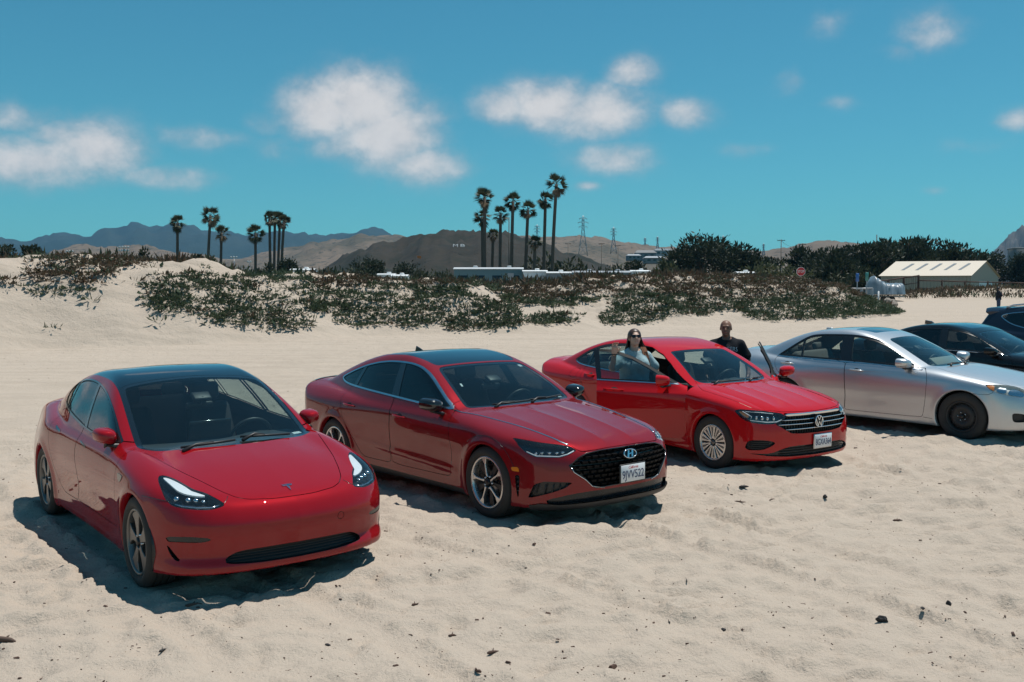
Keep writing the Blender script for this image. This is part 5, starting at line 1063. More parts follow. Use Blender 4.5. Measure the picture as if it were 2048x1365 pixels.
C_HL = [(1.676, .794), (1.773, .795), (1.885, .789), (2.0, .769), (2.092, .733), (2.17, .69), (2.19, .63), (2.12, .632), (2.04, .645), (1.927, .668), (1.81, .698), (1.745, .733)]
SP_C = dict(paint='silver_paint', trim='black_gloss', trimw=.014, sealw=.012, dlo=[(-1.60, 1.01), (-1.142, 1.006), (-.743, 1.0), (-.363, .993), (.093, .984), (.407, .972), (.615, .958), (.80, .944), (.518, 1.096), (.325, 1.201), (.177, 1.269), (-.032, 1.338), (-.262, 1.374), (-.462, 1.380), (-.871, 1.370), (-1.052, 1.349), (-1.177, 1.293), (-1.344, 1.185), (-1.552, 1.043)],
  fglass='mid_glass', rglass='mid_glass', xB=-.35, ws_base=.96, dash_z=.92, wheel='steel', rvm=(.30, 1.29), seat='seat_grey', dash='seat_grey', lining='seat_grey',
  ws=[(1.01, -.3), (1.008, 0), (.98, .3), (.92, .46), (.83, .55), (.764, .56), (.55, .53), (.29, .475), (.10, .45), (.115, .2), (.12, -.3)], frit=.02,
  rw=[(-1.16, -.3), (-1.15, .3), (-1.12, .48), (-1.5, .52), (-1.8, .50), (-1.95, .44), (-2.0, -.3)],
  pillars=[[(-.53, 1.43), (-.36, 1.43), (-.26, .93), (-.46, .93)], [(-1.195, 1.35), (-1.165, 1.35), (-1.115, .95), (-1.145, .95)]],
  feats=[('sunroof', 'xy', [(-.44, -.3), (-.44, .40), (-.42, .43), (-.16, .40), (-.12, .36), (-.10, -.3)], dict(cond=lambda C, N: C[:, 2] > 1.2)), ('lamp', 'xz', C_HL, dict(cond=lambda C, N: C[:, 0] > 1.5, rnd=1, rr=.15)),
         ('fog', 'xz', [(2.023, .404), (2.031, .428), (2.091, .428), (2.16, .41), (2.17, .31), (2.047, .304), (2.027, .336)], dict(cond=lambda C, N: C[:, 0] > 1.8)), ('belt', 'xz', [(-1.62, 1.005), (-1.142, .999), (-.363, .986), (.093, .977), (.407, .965), (.80, .937), (.80, .920), (.407, .948), (.093, .960), (-.363, .97), (-1.142, .984), (-1.60, .99)], dict(rnd=0)),
         ('grille', 'yz', [(-.1, .69), (.35, .69), (.40, .64), (.34, .55), (-.1, .54)], dict(cond=fr)), ('low', 'yz', [(-.1, .42), (.40, .42), (.45, .32), (.4, .25), (-.1, .25)], dict(cond=fr))],
  panels=[('hood', 'xy', [(.7, -.3), (.7, .54), (.79, .57), (1.0, .66), (1.118, .712), (1.4, .745), (1.65, .745), (1.9, .68), (2.05, .60), (2.10, .50), (2.18, .40), (2.22, -.3)], dict(sided=False, cond=lambda C, N: C[:, 0] > .7, rnd=1)),
          ('front_door', 'xz', [(-.362, 1.0), (-.345, .75), (-.335, .516), (-.35, .29), (-.34, .268), (.82, .268), (.85, .30), (.89, .55), (.905, .78), (.89, .87), (.85, .92), (.80, .955)], dict(rnd=1)),
          ('rear_door', 'xz', [(-.369, 1.0), (-.352, .75), (-.342, .516), (-.357, .29), (-.37, .268), (-.85, .268), (-.95, .33), (-1.08, .50), (-1.23, .66), (-1.40, .72), (-1.50, .77), (-1.556, .86), (-1.588, .96), (-1.59, 1.03)], dict(rnd=1)),
          ('fuel_door', 'xz', [(-1.86, .99), (-1.70, .985), (-1.70, .865), (-1.86, .87)], dict(cond=lambda C, N: C[:, 1] > 0)),
          ('trunk_lid', 'xy', [(-1.9, -.3), (-1.9, .58), (-2.2, .63), (-2.42, .6), (-2.6, .55), (-2.6, -.3)], dict(sided=False, cond=lambda C, N: (C[:, 0] < -1.8) & (C[:, 2] > .95)))],
  lines=[([(1.55, .662), (1.68, .658), (1.747, .664), (1.80, .696)], 'xz', {}), ([(.86, .272), (.99, .262)], 'xz', {})], handles=[(-1.475, .915, -1.24, .908, 'rear_door'), (-.285, .878, -.05, .869, 'front_door')], handle_mat='silver_paint',
  mirror=dict(base=(.66, -.84, .96), c=(.60, -.965, 1.02), size=(.15, .24, .15)),
  wipers=[[(.95, -.35), (.985, -.1), (.99, .1)], [(.98, .05), (.96, .3), (.88, .5)]])
def make_camry():
    car, S, sh, P = build_car('silver_sedan', 'silver sedan with sunroof and black steel wheels, right of the open-doored red car', CAMRY, SP_C, .022)
    def inner(L, sd):
        patch(S, [(1.69, .786), (1.79, .787), (1.80, .755), (1.81, .715), (1.765, .735)], -.008, MAT['amber'], 'turn_signal', L, sd, 'xz', smooth=1)
        patch(S, [(1.83, .778), (1.92, .775), (1.95, .72), (1.93, .685), (1.83, .71)], -.03, MAT['lamp_silver'], 'reflector', L, sd, 'xz', smooth=2); patch(S, [(1.97, .765), (2.06, .74), (2.12, .70), (2.13, .645), (2.04, .66), (1.96, .68)], -.03, MAT['lamp_silver'], 'reflector', L, sd, 'xz', smooth=2)
    lamp_unit(car, sh, S, 'hazy_lens', [inner], depth=.05, lens='lamp_glass')
    part(sh, 'sunroof', 'sunroof', MAT['roof_glass'], car, off=.002)
    for sd in (-1, 1): recess(sh, 'fog', 'fog_recess', MAT['black_plastic'], car, sd, depth=.05); part(sh, 'belt', 'belt_moulding', MAT['satin_chrome'], car, sd, off=-.004)
    recess(sh, 'grille', 'front_grille', MAT['black_plastic'], car, 0, depth=.05, d=(-1, 0, 0)); recess(sh, 'low', 'lower_intake', MAT['black_plastic'], car, 0, depth=.05, d=(-1, 0, 0))
    m = MB(); p = S.topz(-1.12, 0); m.rbox((p[0], 0, p[2]+.01), (.11, .05, .04), .018, 3); m.obj('roof_aerial', MAT['silver_paint'], car)
    # folded beige sunshade against the windscreen
    m = MB(); m.rbox((.70, .10, 1.0), (.03, .75, .16), .012, 2, rot=(0, -.9, 0)); m.obj('folded_sunshade', MAT['seat_beige'], car)
    return car
make_camry()

SP_B = dict(paint='black_paint', trim='black_gloss', trimw=.014, sealw=.010, dlo=[(-1.50, 1.01), (-1.142, 1.006), (-.743, 1.0), (-.363, .993), (.093, .984), (.407, .972), (.615, .958), (.78, .944), (.518, 1.076), (.325, 1.176), (.177, 1.244), (-.032, 1.313), (-.262, 1.349), (-.462, 1.355), (-.871, 1.345), (-1.052, 1.32), (-1.177, 1.268), (-1.38, 1.13)],
  fglass='mid_glass', rglass='tint_glass', xB=-.35, ws_base=.96, dash_z=.90, wheel='plain', rvm=(.30, 1.27), seat='seat_black', ws=[(1.01, -.3), (1.008, 0), (.98, .3), (.92, .5), (.83, .62), (.764, .63), (.55, .60), (.29, .55), (.10, .52), (.115, .2), (.12, -.3)], frit=.02,
  rw=[(-1.16, -.3), (-1.15, .3), (-1.12, .48), (-1.5, .52), (-1.8, .50), (-1.95, .44), (-2.0, -.3)], pillars=[[(-.50, 1.43), (-.36, 1.43), (-.30, .93), (-.44, .93)], [(-1.19, 1.35), (-1.15, 1.35), (-1.12, .95), (-1.16, .95)]],
  feats=[('sunroof', 'xy', [(-.75, -.3), (-.75, .40), (-.72, .43), (-.10, .40), (-.06, .36), (-.04, -.3)], dict(cond=lambda C, N: C[:, 2] > 1.2)), ('lamp', 'xz', [(1.60, .75), (1.9, .76), (2.1, .70), (2.12, .62), (1.8, .65)], dict(cond=lambda C, N: C[:, 0] > 1.5)), ('grille', 'yz', [(.04, .70), (.30, .70), (.34, .6), (.30, .5), (.06, .5)], dict(cond=fr))],
  panels=[('hood', 'xy', [(.7, -.3), (.7, .60), (1.0, .70), (1.4, .745), (1.65, .745), (1.9, .68), (2.05, .5), (2.12, -.3)], dict(sided=False, cond=lambda C, N: C[:, 0] > .7, rnd=1)), ('front_door', 'xz', [(-.362, 1.0), (-.335, .516), (-.34, .30), (.82, .30), (.89, .55), (.905, .78), (.80, .955)], dict(rnd=1)), ('rear_door', 'xz', [(-.369, 1.0), (-.342, .516), (-.347, .30), (-.85, .30), (-1.08, .50), (-1.35, .75), (-1.45, 1.03)], dict(rnd=1))],
  handles=[(-1.275, .90, -1.04, .893, 'rear_door'), (-.285, .868, -.05, .859, 'front_door')], handle_mat='black_paint', mirror=dict(base=(.62, -.84, .95), c=(.56, -.975, 1.01), size=(.15, .23, .14)), wipers=[[(.95, -.35), (.985, -.1), (.99, .1)]])
def make_black():
    BMW['pose'] = (8.54, 17.97, -51., 0.); car, S, sh, P = build_car('black_sedan', 'glossy black sedan right of the silver sedan, cut by the frame', BMW, SP_B, .032)
    def inner(L, sd): patch(S, [(1.70, .73), (1.9, .735), (2.05, .70), (2.05, .65), (1.8, .67)], -.02, MAT['lamp_silver'], 'reflector', L, sd, 'xz')
    lamp_unit(car, sh, S, 'lamp_black', [inner], depth=.05); part(sh, 'sunroof', 'sunroof', MAT['roof_glass'], car, off=.002)
    for sd in (-1, 1): recess(sh, 'grille', 'front_grille', MAT['black_plastic'], car, sd, depth=.05)
    for sd in (-1, 1):
        m = MB(); pts = [S.side(a, b, sd)+np.array((0, sd*.004, 0)) for a, b in ((-1.45, .997), (-.9, .992), (-.36, .983), (.2, .972), (.76, .94))]; m.tube(pts, .006, 6); m.obj('belt_trim', MAT['satin_chrome'], car)
    m = MB(); p = S.topz(-1.05, 0); m.prism([(-.10, 0), (.10, 0), (.02, .055), (-.09, .07)], lambda a, b: (p[0]+a, -.022, p[2]-.004+b), lambda a, b: (p[0]+a, .022, p[2]-.004+b)); m.obj('roof_aerial', MAT['black_gloss'], car)
make_black()
SP_U = dict(paint='navy_paint', trim='satin_chrome', trimw=.016, sealw=.010, dlo=[(-1.98, 1.42), (-1.7, 1.26), (-1.3, 1.17), (-.743, 1.14), (0, 1.12), (.62, 1.10), (.74, 1.11), (.45, 1.30), (.20, 1.44), (-.05, 1.52), (-.5, 1.565), (-1.1, 1.56), (-1.6, 1.53), (-1.9, 1.48)], fglass='tint_glass', rglass='tint_glass', xB=-.35, ws_base=.96, dash_z=1.05, wheel='plain', inside=False,
  ws=[(1.01, -.3), (1.0, 0), (.92, .5), (.83, .62), (.55, .60), (.10, .55), (.10, -.3)], rw=[(-2.25, -.3), (-2.24, .5), (-2.42, .55), (-2.45, -.3)], pillars=[[(-.48, 1.6), (-.36, 1.6), (-.30, 1.0), (-.42, 1.0)], [(-1.3, 1.6), (-1.2, 1.6), (-1.16, 1.0), (-1.26, 1.0)]],
  feats=[('lamp', 'xz', [(1.60, .90), (1.9, .90), (2.1, .84), (2.12, .76), (1.8, .78)], dict(cond=lambda C, N: C[:, 0] > 1.5)), ('tail', 'xz', [(-2.6, 1.05), (-2.2, 1.07), (-2.15, 1.15), (-2.6, 1.2)], dict(cond=lambda C, N: C[:, 0] < -2.0))],
  panels=[('hood', 'xy', [(.7, -.3), (.7, .60), (1.4, .745), (1.9, .68), (2.12, .4), (2.15, -.3)], dict(sided=False, cond=lambda C, N: C[:, 0] > .7, rnd=1)), ('front_door', 'xz', [(-.362, 1.14), (-.34, .36), (.82, .36), (.89, .55), (.905, .9), (.78, 1.1)], dict(rnd=1)), ('rear_door', 'xz', [(-.369, 1.14), (-.347, .36), (-.85, .36), (-1.08, .60), (-1.30, .9), (-1.35, 1.2)], dict(rnd=1))], mirror=dict(base=(.62, -.88, 1.09), c=(.56, -1.0, 1.16), size=(.15, .23, .16)))
def make_suv():
    car, S, sh, P = build_car('dark_suv', 'dark blue SUV with roof rails and spoiler at the right edge', SUV, SP_U, .036); car['category'] = 'suv'
    for sd in (-1, 1):
        part(sh, 'lamp', 'headlight', MAT['hazy_lens'], car, sd); part(sh, 'tail', 'tail_light', MAT['tail_red'], car, sd)
        pts = [S.topz(x, sd*.58)+np.array((0, 0, .055)) for x in np.linspace(.1, -1.75, 9)]; pts = [pts[0]-np.array((-.12, 0, .06))]+pts+[pts[-1]-np.array((.14, 0, .055))]; m = MB(); m.tube(pts, .02, 6); r = m.obj('roof_rail', MAT['satin_chrome'], car)
    m = MB(); V = []; F = []; ys = np.linspace(-.62, .62, 13)
    for y in ys:
        p = S.topz(-2.05, y); e = .22*(1-.35*(abs(y)/.62)**3); V += [(p[0]+.12, y, p[2]+.012), (p[0]-.12, y, p[2]+.018), (p[0]-.12-e, y, p[2]-.005), (p[0]-.10-e*.7, y, p[2]-.05), (p[0]-.10, y, p[2]-.07)]
    for i in range(12):
        for j in range(4): F.append((i*5+j, i*5+j+1, i*5+6+j, i*5+5+j))
    F += [(0, 1, 2, 3, 4), (64, 63, 62, 61, 60)]; m.add(V, F, True); o = m.obj('spoiler', MAT['navy_paint'], car); sharpen(o); bm = bmesh.new(); bm.from_mesh(o.data); bmesh.ops.recalc_face_normals(bm, faces=bm.faces[:]); bm.to_mesh(o.data); bm.free()
SUV['pose'] = (12.3, 20.4, -50., 0.)
make_suv()

# ---------------------------------------------------------------- terrain
_g = np.random.default_rng(3); _PM = _g.permutation(512); _GA = _g.uniform(0, 2*np.pi, 512)
def gnoise(x, y, seed=0):
    xi = np.floor(x).astype(np.int64); yi = np.floor(y).astype(np.int64); fx = x-xi; fy = y-yi; u = fx*fx*fx*(fx*(fx*6-15)+10); v = fy*fy*fy*(fy*(fy*6-15)+10)
    def gr(i, j, dx, dy):
        a = _GA[_PM[(_PM[(i+seed*37) & 511]+j) & 511]]; return np.cos(a)*dx+np.sin(a)*dy
    a = gr(xi, yi, fx, fy); b = gr(xi+1, yi, fx-1, fy); c = gr(xi, yi+1, fx, fy-1); d = gr(xi+1, yi+1, fx-1, fy-1)
    return ((a+(b-a)*u)+((c+(d-c)*u)-(a+(b-a)*u))*v)*1.4
def fbm(x, y, o=4, seed=0, g=.5):
    s = 0; a = 1.; 
    for k in range(o): s = s+a*gnoise(x*2**k, y*2**k, seed+k*5); a *= g
    return s
CAR_POSES = [(TESLA, None), (SONATA, None), (JETTA, None), (CAMRY, None), (BMW, None), (SUV, None)]
_WC = []
for _c, _ in CAR_POSES:
    _M = pose_matrix(_c['pose'])
    for _x in (_c['wb']/2, -_c['wb']/2):
        for _y in (-1, 1):
            p = _M @ Vector((_x, _y*(_c['track']-.115), .012)); _WC.append((p.x, p.y, p.z-ground_plane(p.x, p.y)))
_WC = np.array(_WC)
DA = np.array((-16., 31.)); DD = np.array((.839, .544)); DN = np.array((-.544, .839))
_hc = Spl1([(-60, 3.3), (-30, 3.4), (-8, 3.6), (0, 3.7), (5, 3.85), (10, 3.45), (15, 3.1), (20, 2.95), (25, 2.95), (30, 3.1), (35, 3.4), (40, 3.65), (45, 3.4), (50, 2.95), (55, 2.5), (60, 2.4), (80, 2.4)])
def base_z(x, y):
    ye = np.where(y < 70, y, 70+25*np.tanh((y-70)/25)); return GSX*np.clip(x, -60, 60)+GSY*(np.maximum(ye, -40)-10)
def dune_st(x, y): rx, ry = x-DA[0], y-DA[1]; return rx*DD[0]+ry*DD[1], rx*DN[0]+ry*DN[1]
def dune_z(x, y, detail=True):
    s, t = dune_st(x, y); w = 1.3*gnoise(s*.13, s*0+.3, 4)+.7*gnoise(s*.35, s*0+1.7, 5); tt = t+w
    hc = _hc(np.clip(s, -60, 80))+.22*gnoise(s*.11, t*.11, 9)
    b = base_z(x, y); wd = 7.2; rr = np.clip(tt/wd, 0, 1)
    rise = .55*rr*(2-rr)+.45*sstep(0, wd, tt); plate = hc-.45*sstep(wd, wd+14, tt)
    h = np.maximum(plate-b, 0)*rise
    h += rise*(.45*gnoise(s*.30, t*.34, 11)+.30*gnoise(s*.8, t*.9, 12)+.15*gnoise(s*2.0, t*2.3, 13)+.05*gnoise(s*5, t*6, 14)-.16*np.abs(gnoise(s*1.5+.3*gnoise(s, t, 17), t*.55, 16))*(1-sstep(5, 9, tt)))*(1-.5*sstep(10, 25, tt))
    end = 1-sstep(-7, .6, s-(46.5+1.18*np.maximum(t, 0))); h = h*end
    # second mound on the far right beyond the sandy road
    r2 = np.exp(-(((x-52)/17)**2)-(((y-101)/8)**2)); h2 = 1.45*r2
    return np.maximum(h, h2*(1+.2*gnoise(x*.3, y*.3, 15))), rise*end
def track(x, y, pts, w=.20, dep=.022, seed=0, tread=True):
    out = np.zeros_like(x); P = np.array(pts, float)
    acc = 0.
    best = np.full(x.shape, 9.); al = np.zeros_like(x)
    for a, b in zip(P[:-1], P[1:]):
        ab = b-a; L = np.hypot(*ab); u = ab/L; px, py = x-a[0], y-a[1]; q = np.clip(px*u[0]+py*u[1], 0, L); d = (px-q*u[0])*-u[1]+(py-q*u[1])*u[0]; dd = np.hypot(px-q*u[0], py-q*u[1]); m = dd < best
        best = np.where(m, dd, best); al = np.where(m, acc+q, al); acc += L
    r = best/(w/2); fade = .65+.5*gnoise(al*.8, al*0+seed, seed)
    out = -dep*np.exp(-(r*.95)**6)*fade+dep*.55*np.exp(-((r-1.35)/.35)**2)*fade
    if tread: out += dep*.30*np.sin(al*2*np.pi/.11)*np.exp(-(r*1.0)**4)*fade
    return out
_TR = []
for _c in (TESLA, SONATA, JETTA, CAMRY):
    _M = pose_matrix(_c['pose'])
    for _y in (-1, 1):
        _q = [_M @ Vector((_x, _y*(_c['track']-.115)+_k, 0)) for _x, _k in ((-_c['wb']/2+.1, 0), (-2.6, .05), (-4.0, .35), (-6.0, 1.2), (-8.0, 2.8))]; _TR.append(([(v.x, v.y) for v in _q], .22))
        _q = [_M @ Vector((_x, _y*(_c['track']-.115)+_k, 0)) for _x, _k in ((_c['wb']/2, 0), (0, -.03), (-_c['wb']/2, 0))]; _TR.append(([(v.x, v.y) for v in _q], .22))
_TR += [([(-2.0, 7.6), (-.6, 5.9), (.6, 3.9)], .21), ([(-4.4, 6.4), (-3.2, 4.8), (-2.6, 3.6)], .21), ([(1.6, 9.4), (3.0, 7.4), (4.2, 5.0), (4.9, 3.6)], .21), ([(4.0, 12.2), (5.5, 9.6), (6.6, 7.0), (7.2, 4.5)], .21), ([(-8, 5.2), (-4, 6.0), (0, 7.4), (3, 9.2), (8, 11)], .2), ([(-8, 6.6), (-4, 7.4), (0, 8.8), (2.4, 10.2), (8, 12.2)], .2), ([(-2.2, 9.3), (-.4, 7.9), (1.2, 6.2), (2.5, 4.2)], .21), ([(-.6, 10.3), (1.0, 8.7), (2.4, 6.9), (3.6, 4.8)], .21), ([(-7, 9.5), (-4.4, 7.2), (-2.6, 5.2), (-1.4, 3.6)], .21), ([(-6, 11), (-3, 7.3), (-1.4, 5.4), (0, 3.6)], .21),
       ([(.6, 10.8), (2.0, 10.2), (4, 9.7), (8, 9.9)], .22), ([(1.6, 11.8), (4, 11.2), (7, 11.2), (12, 12)], .22), ([(-7.5, 12.5), (-5.5, 10.0), (-4.9, 8.0), (-5.2, 5.5)], .22), ([(-8.6, 12), (-6.9, 9.5), (-6.3, 7.5), (-6.6, 5)], .22), ([(-1.0, 9.6), (.3, 9.2), (1.6, 9.3), (3.2, 9.9)], .20)]
def sand_detail(x, y):
    # trampled dry sand close by, smoother driven sand behind the cars
    s, t = dune_st(x, y); road = sstep(-19, -12, t)
    wx = x+.25*gnoise(x*.9, y*.9, 21); wy = y+.25*gnoise(x*.9, y*.9, 22)
    a = gnoise(wx*1.25, wy*2.1, 23); b = gnoise(wx*2.6, wy*4.2, 24); c = gnoise(x*6.5, y*9, 25)
    am = .8+.5*gnoise(x*.25, y*.25, 30); near = .060*a*am+.050*(1-np.abs(b)*2)*am+.018*c+.050*np.minimum(0, gnoise(wx*3.0, wy*3.6, 26)+.10)
    rd = .045*gnoise(s*.10, t*2.0, 27)+.030*gnoise(s*.25, t*5.0, 28)+.008*gnoise(x*3, y*3, 29)
    z = near*(1-road)+rd*road
    m = (y > 3) & (y < 24) & (np.abs(x) < 14)
    if m.any():
        xm, ym = x[m], y[m]; q = np.zeros_like(xm); soft = np.ones_like(xm)
        for k, (p, w) in enumerate(_TR):
            tr = track(xm, ym, p, w, .030, k+40); q += tr; soft = np.minimum(soft, 1-.75*np.exp(-(np.abs(np.minimum(tr, 0))/.008)**2*0)*(tr < -.006))
        z2 = z[m]*soft+q; z[m] = z2
    return z
def contact(x, y):
    num = np.zeros_like(x); den = np.zeros_like(x)+.015; near = np.zeros_like(x)
    for wx, wy, wz in _WC:
        d2 = (x-wx)**2+(y-wy)**2; w = 1/(d2+.12)**2; num += w*wz; den += w; near = np.maximum(near, np.exp(-d2/.10))
    return num/den, near
def ground_z(x, y):
    x = np.asarray(x, float); y = np.asarray(y, float); b = base_z(x, y); h, rise = dune_z(x, y); co, near = contact(x, y)
    far = 1-sstep(60, 90, np.hypot(x, y)); dt = sand_detail(x, y)*far*(1-.85*near)*(1-.6*sstep(0, 2, h))
    near2 = 2.2*np.exp(-((np.minimum.reduce([np.hypot(x-a, y-c_)-0. for a, c_, _ in _WC])-.34)/.10)**2)*.012
    return b+h+co+dt+near2*far
def graded(lo, hi, f0, f1, s0, g):
    # fine spacing s0 inside [f0,f1], growing geometrically outside
    a = list(np.arange(f0, f1, s0)); s = s0; v = f0; left = []
    while v > lo: s = s*g; v -= s; left.append(v)
    s = s0; v = a[-1]; right = []
    while v < hi: s = s*g; v += s; right.append(v)
    return np.array(left[::-1]+a+right)
gx = graded(-9000, 9000, -5.5, 8.5, .043, 1.036); 
gy = [3.6]; 
while gy[-1] < 9500: gy.append(gy[-1]+max(.032, .0055*gy[-1]) if gy[-1] < 75 else gy[-1]*1.05)
gy = np.concatenate([-np.array([4000, 1500, 600, 250, 120, 60, 30, 16, 9, 4, 0., -2, -3.2]), np.array(gy)])
GXX, GYY = np.meshgrid(gx, gy, indexing='ij'); GZ = ground_z(GXX.ravel(), GYY.ravel())
def footprints(Z):
    rg = np.random.default_rng(5); st = []
    for k in range(70):      # walking paths of paired steps, plus scattered scuffs
        x, y = rg.uniform(-5, 11), rg.uniform(5, 15); a = rg.uniform(0, 6.28)
        for j in range(int(rg.integers(8, 26))):
            a += rg.normal(0, .12); x += .62*math.cos(a); y += .62*math.sin(a); sd = .10*(1 if j % 2 else -1); st.append((x-sd*math.sin(a), y+sd*math.cos(a), a+rg.normal(0, .15), rg.uniform(.26, .32), rg.uniform(.10, .13), rg.uniform(.012, .030)))
    for k in range(900): x = rg.uniform(-6.5, 12); st.append((x, rg.uniform(4.5, 16), rg.uniform(0, 6.28), rg.uniform(.10, .32), rg.uniform(.07, .20), rg.uniform(.006, .022)))
    for (x, y, a, L, w, d) in st:
        if np.min((_WC[:, 0]-x)**2+(_WC[:, 1]-y)**2) < .3: continue
        i0, i1 = np.searchsorted(gx, (x-.45, x+.45)); j0, j1 = np.searchsorted(gy, (y-.45, y+.45)); X, Y = np.meshgrid(gx[i0:i1]-x, gy[j0:j1]-y, indexing='ij')
        u = (X*math.cos(a)+Y*math.sin(a))/(L/2); v = (-X*math.sin(a)+Y*math.cos(a))/(w/2*(1-.15*u)); r = np.sqrt(u*u+v*v); Z[i0:i1, j0:j1] += -d*np.exp(-r**4)*(1+.4*u*(np.abs(u) < 1))+d*.5*np.exp(-((r-1.35)/.28)**2)*(1+.3*np.sin(5*np.arctan2(v, u)+x*9))
GZ = GZ.reshape(len(gx), len(gy)); footprints(GZ); GZ = GZ.ravel()
nx, ny = len(gx), len(gy); I = np.arange(nx*ny).reshape(nx, ny)
Q = np.stack([I[:-1, :-1].ravel(), I[1:, :-1].ravel(), I[1:, 1:].ravel(), I[:-1, 1:].ravel()], 1)
def sand_material():
    t = NT('sand').set(rough=.95, spec=.15); g = t.n('ShaderNodeNewGeometry').outputs['Position']; sx = t.n('ShaderNodeSeparateXYZ'); t.l(g, sx.inputs[0])
    n1 = t.noise(.55, 5, .6, g); n2 = t.noise(6, 4, .6, g); n3 = t.noise(260, 2, .6, g); n4 = t.noise(45, 4, .7, g)
    c = t.mix(n1, SAND_A, SAND_B); c = t.mix(t.math('MULTIPLY', n2, .35), c, tuple(v*.86 for v in SAND_A))
    c = t.mix(t.ramp(n4, [(.52, (0, 0, 0)), (.75, (.13, .13, .13))]), c, tuple(v*.62 for v in SAND_A))
    gr = t.ramp(n3, [(.30, (0, 0, 0)), (.42, (1, 1, 1))]); c = t.mix(gr, tuple(v*.66 for v in SAND_A), c)
    mp = t.n('ShaderNodeMapping'); mp.inputs['Rotation'].default_value = (0, 0, -.575); mp.inputs['Scale'].default_value = (.05, 1.3, 1); t.l(g, mp.inputs[0]); ns = t.noise(1.6, 5, .65, mp.outputs[0]); rz = t.n('ShaderNodeMapRange'); t.l(sx.outputs[1], rz.inputs[0]); rz.inputs[1].default_value = 13; rz.inputs[2].default_value = 18
    c = t.mix(t.math('MULTIPLY', t.math('MULTIPLY', rz.outputs[0], .75), t.ramp(ns, [(.42, (0, 0, 0)), (.62, (1, 1, 1))])), c, tuple(v*.80 for v in SAND_A))
    vo = t.n('ShaderNodeTexVoronoi'); vo.inputs['Scale'].default_value = 13; t.l(g, vo.inputs['Vector']); vr = t.n('ShaderNodeTexNoise'); vr.inputs['Scale'].default_value = 3; t.l(g, vr.inputs['Vector'])
    sp = t.math('LESS_THAN', vo.outputs['Distance'], t.math('MULTIPLY', t.math('SUBTRACT', vr.outputs['Fac'], .42), .28)); c = t.mix(t.math('MULTIPLY', sp, .75), c, (.07, .05, .035))
    # scrub plain far inland
    fr_ = t.n('ShaderNodeMapRange'); t.l(sx.outputs[1], fr_.inputs[0]); fr_.inputs[1].default_value = 104; fr_.inputs[2].default_value = 135
    c = t.mix(fr_.outputs[0], c, t.mix(t.noise(.03, 5, .6, g), (.055, .060, .032), (.13, .11, .065)))
    t.l(c, t.b.inputs['Base Color'])
    h = t.math('ADD', t.math('MULTIPLY', n3, .35), t.math('ADD', t.math('MULTIPLY', n4, 1.), t.math('MULTIPLY', t.noise(18, 4, .65, g), 1.6)))
    nb = t.bump(t.noise(2.6, 5, .62, g), .9, .10); fd = t.n('ShaderNodeMapRange'); t.l(sx.outputs[1], fd.inputs[0]); fd.inputs[1].default_value = 16; fd.inputs[2].default_value = 30; nbn = nb.node; t.l(t.math('MULTIPLY', fd.outputs[0], .9), nbn.inputs['Strength']); t.l(t.bump(h, .8, .016, nb), t.b.inputs['Normal']); return t.m
SAND_A = (.485, .408, .332); SAND_B = (.44, .370, .305)
sand_material()
me = np_mesh('ground', np.stack([GXX.ravel(), GYY.ravel(), GZ], 1), Q, None, True); tag(link('ground', me, MAT['sand']), 'pale trampled beach sand rising into a dune behind the cars', kind='structure')

# ---------------------------------------------------------------- plants
def at(u, v, Y):
    # world point seen at photo pixel (u, v) at distance Y: used to measure where things stand
    a, b = (u-1024)/1991., -(v-682.5)/1991.; c, s = math.cos(R(2.0137)), math.sin(R(2.0137)); d = (a, c+s*b, -s+c*b); k = Y/d[1]; return Vector((d[0]*k, Y, CAM_H+d[2]*k))
def topx(P):
    x, y, z = P[:, 0], P[:, 1], P[:, 2]-CAM_H; c, s = math.cos(R(2.0137)), math.sin(R(2.0137)); d = y*c-z*s; return 1024+1991*x/d, 682.5-1991*(y*s+z*c)/d
def leafmat(name, a, b, c=None, rough=.6, sc=3.):
    t = NT(name).set(rough=rough, spec=.25); g = t.n('ShaderNodeNewGeometry'); n = t.noise(sc, 4, .6, g.outputs['Position']); rnd = g.outputs['Random Per Island']
    col = t.mix(n, a, b); col = t.mix(t.math('MULTIPLY', rnd, .7), col, c or tuple(v*1.5 for v in b)); t.l(col, t.b.inputs['Base Color'])
    tr = t.n('ShaderNodeBsdfTranslucent'); t.l(col, tr.inputs[0]); mx = t.n('ShaderNodeMixShader'); mx.inputs[0].default_value = .22; t.l(t.b.outputs[0], mx.inputs[1]); t.l(tr.outputs[0], mx.inputs[2]); t.l(mx.outputs[0], t.out.inputs[0]); return t.m
leafmat('iceplant_green', (.034, .058, .032), (.062, .092, .050), (.095, .110, .066), sc=1.6); leafmat('iceplant_brown', (.085, .048, .034), (.135, .088, .058), (.070, .078, .046), sc=1.2)
leafmat('cypress', (.014, .024, .015), (.030, .044, .024), (.050, .060, .034), sc=.5); leafmat('olive', (.050, .062, .028), (.085, .095, .045), (.11, .11, .06), sc=.5); leafmat('shrub', (.026, .040, .022), (.055, .070, .036), (.09, .085, .05), sc=.6)
leafmat('palm_leaf', (.030, .042, .020), (.055, .068, .030), (.085, .080, .045), sc=.8); leafmat('palm_dead', (.13, .095, .06), (.20, .15, .10), sc=.8)
simple('bark', (.085, .065, .05), .9, var=.3, scale=6); simple('palm_bark', (.105, .085, .068), .9, var=.3, scale=3)
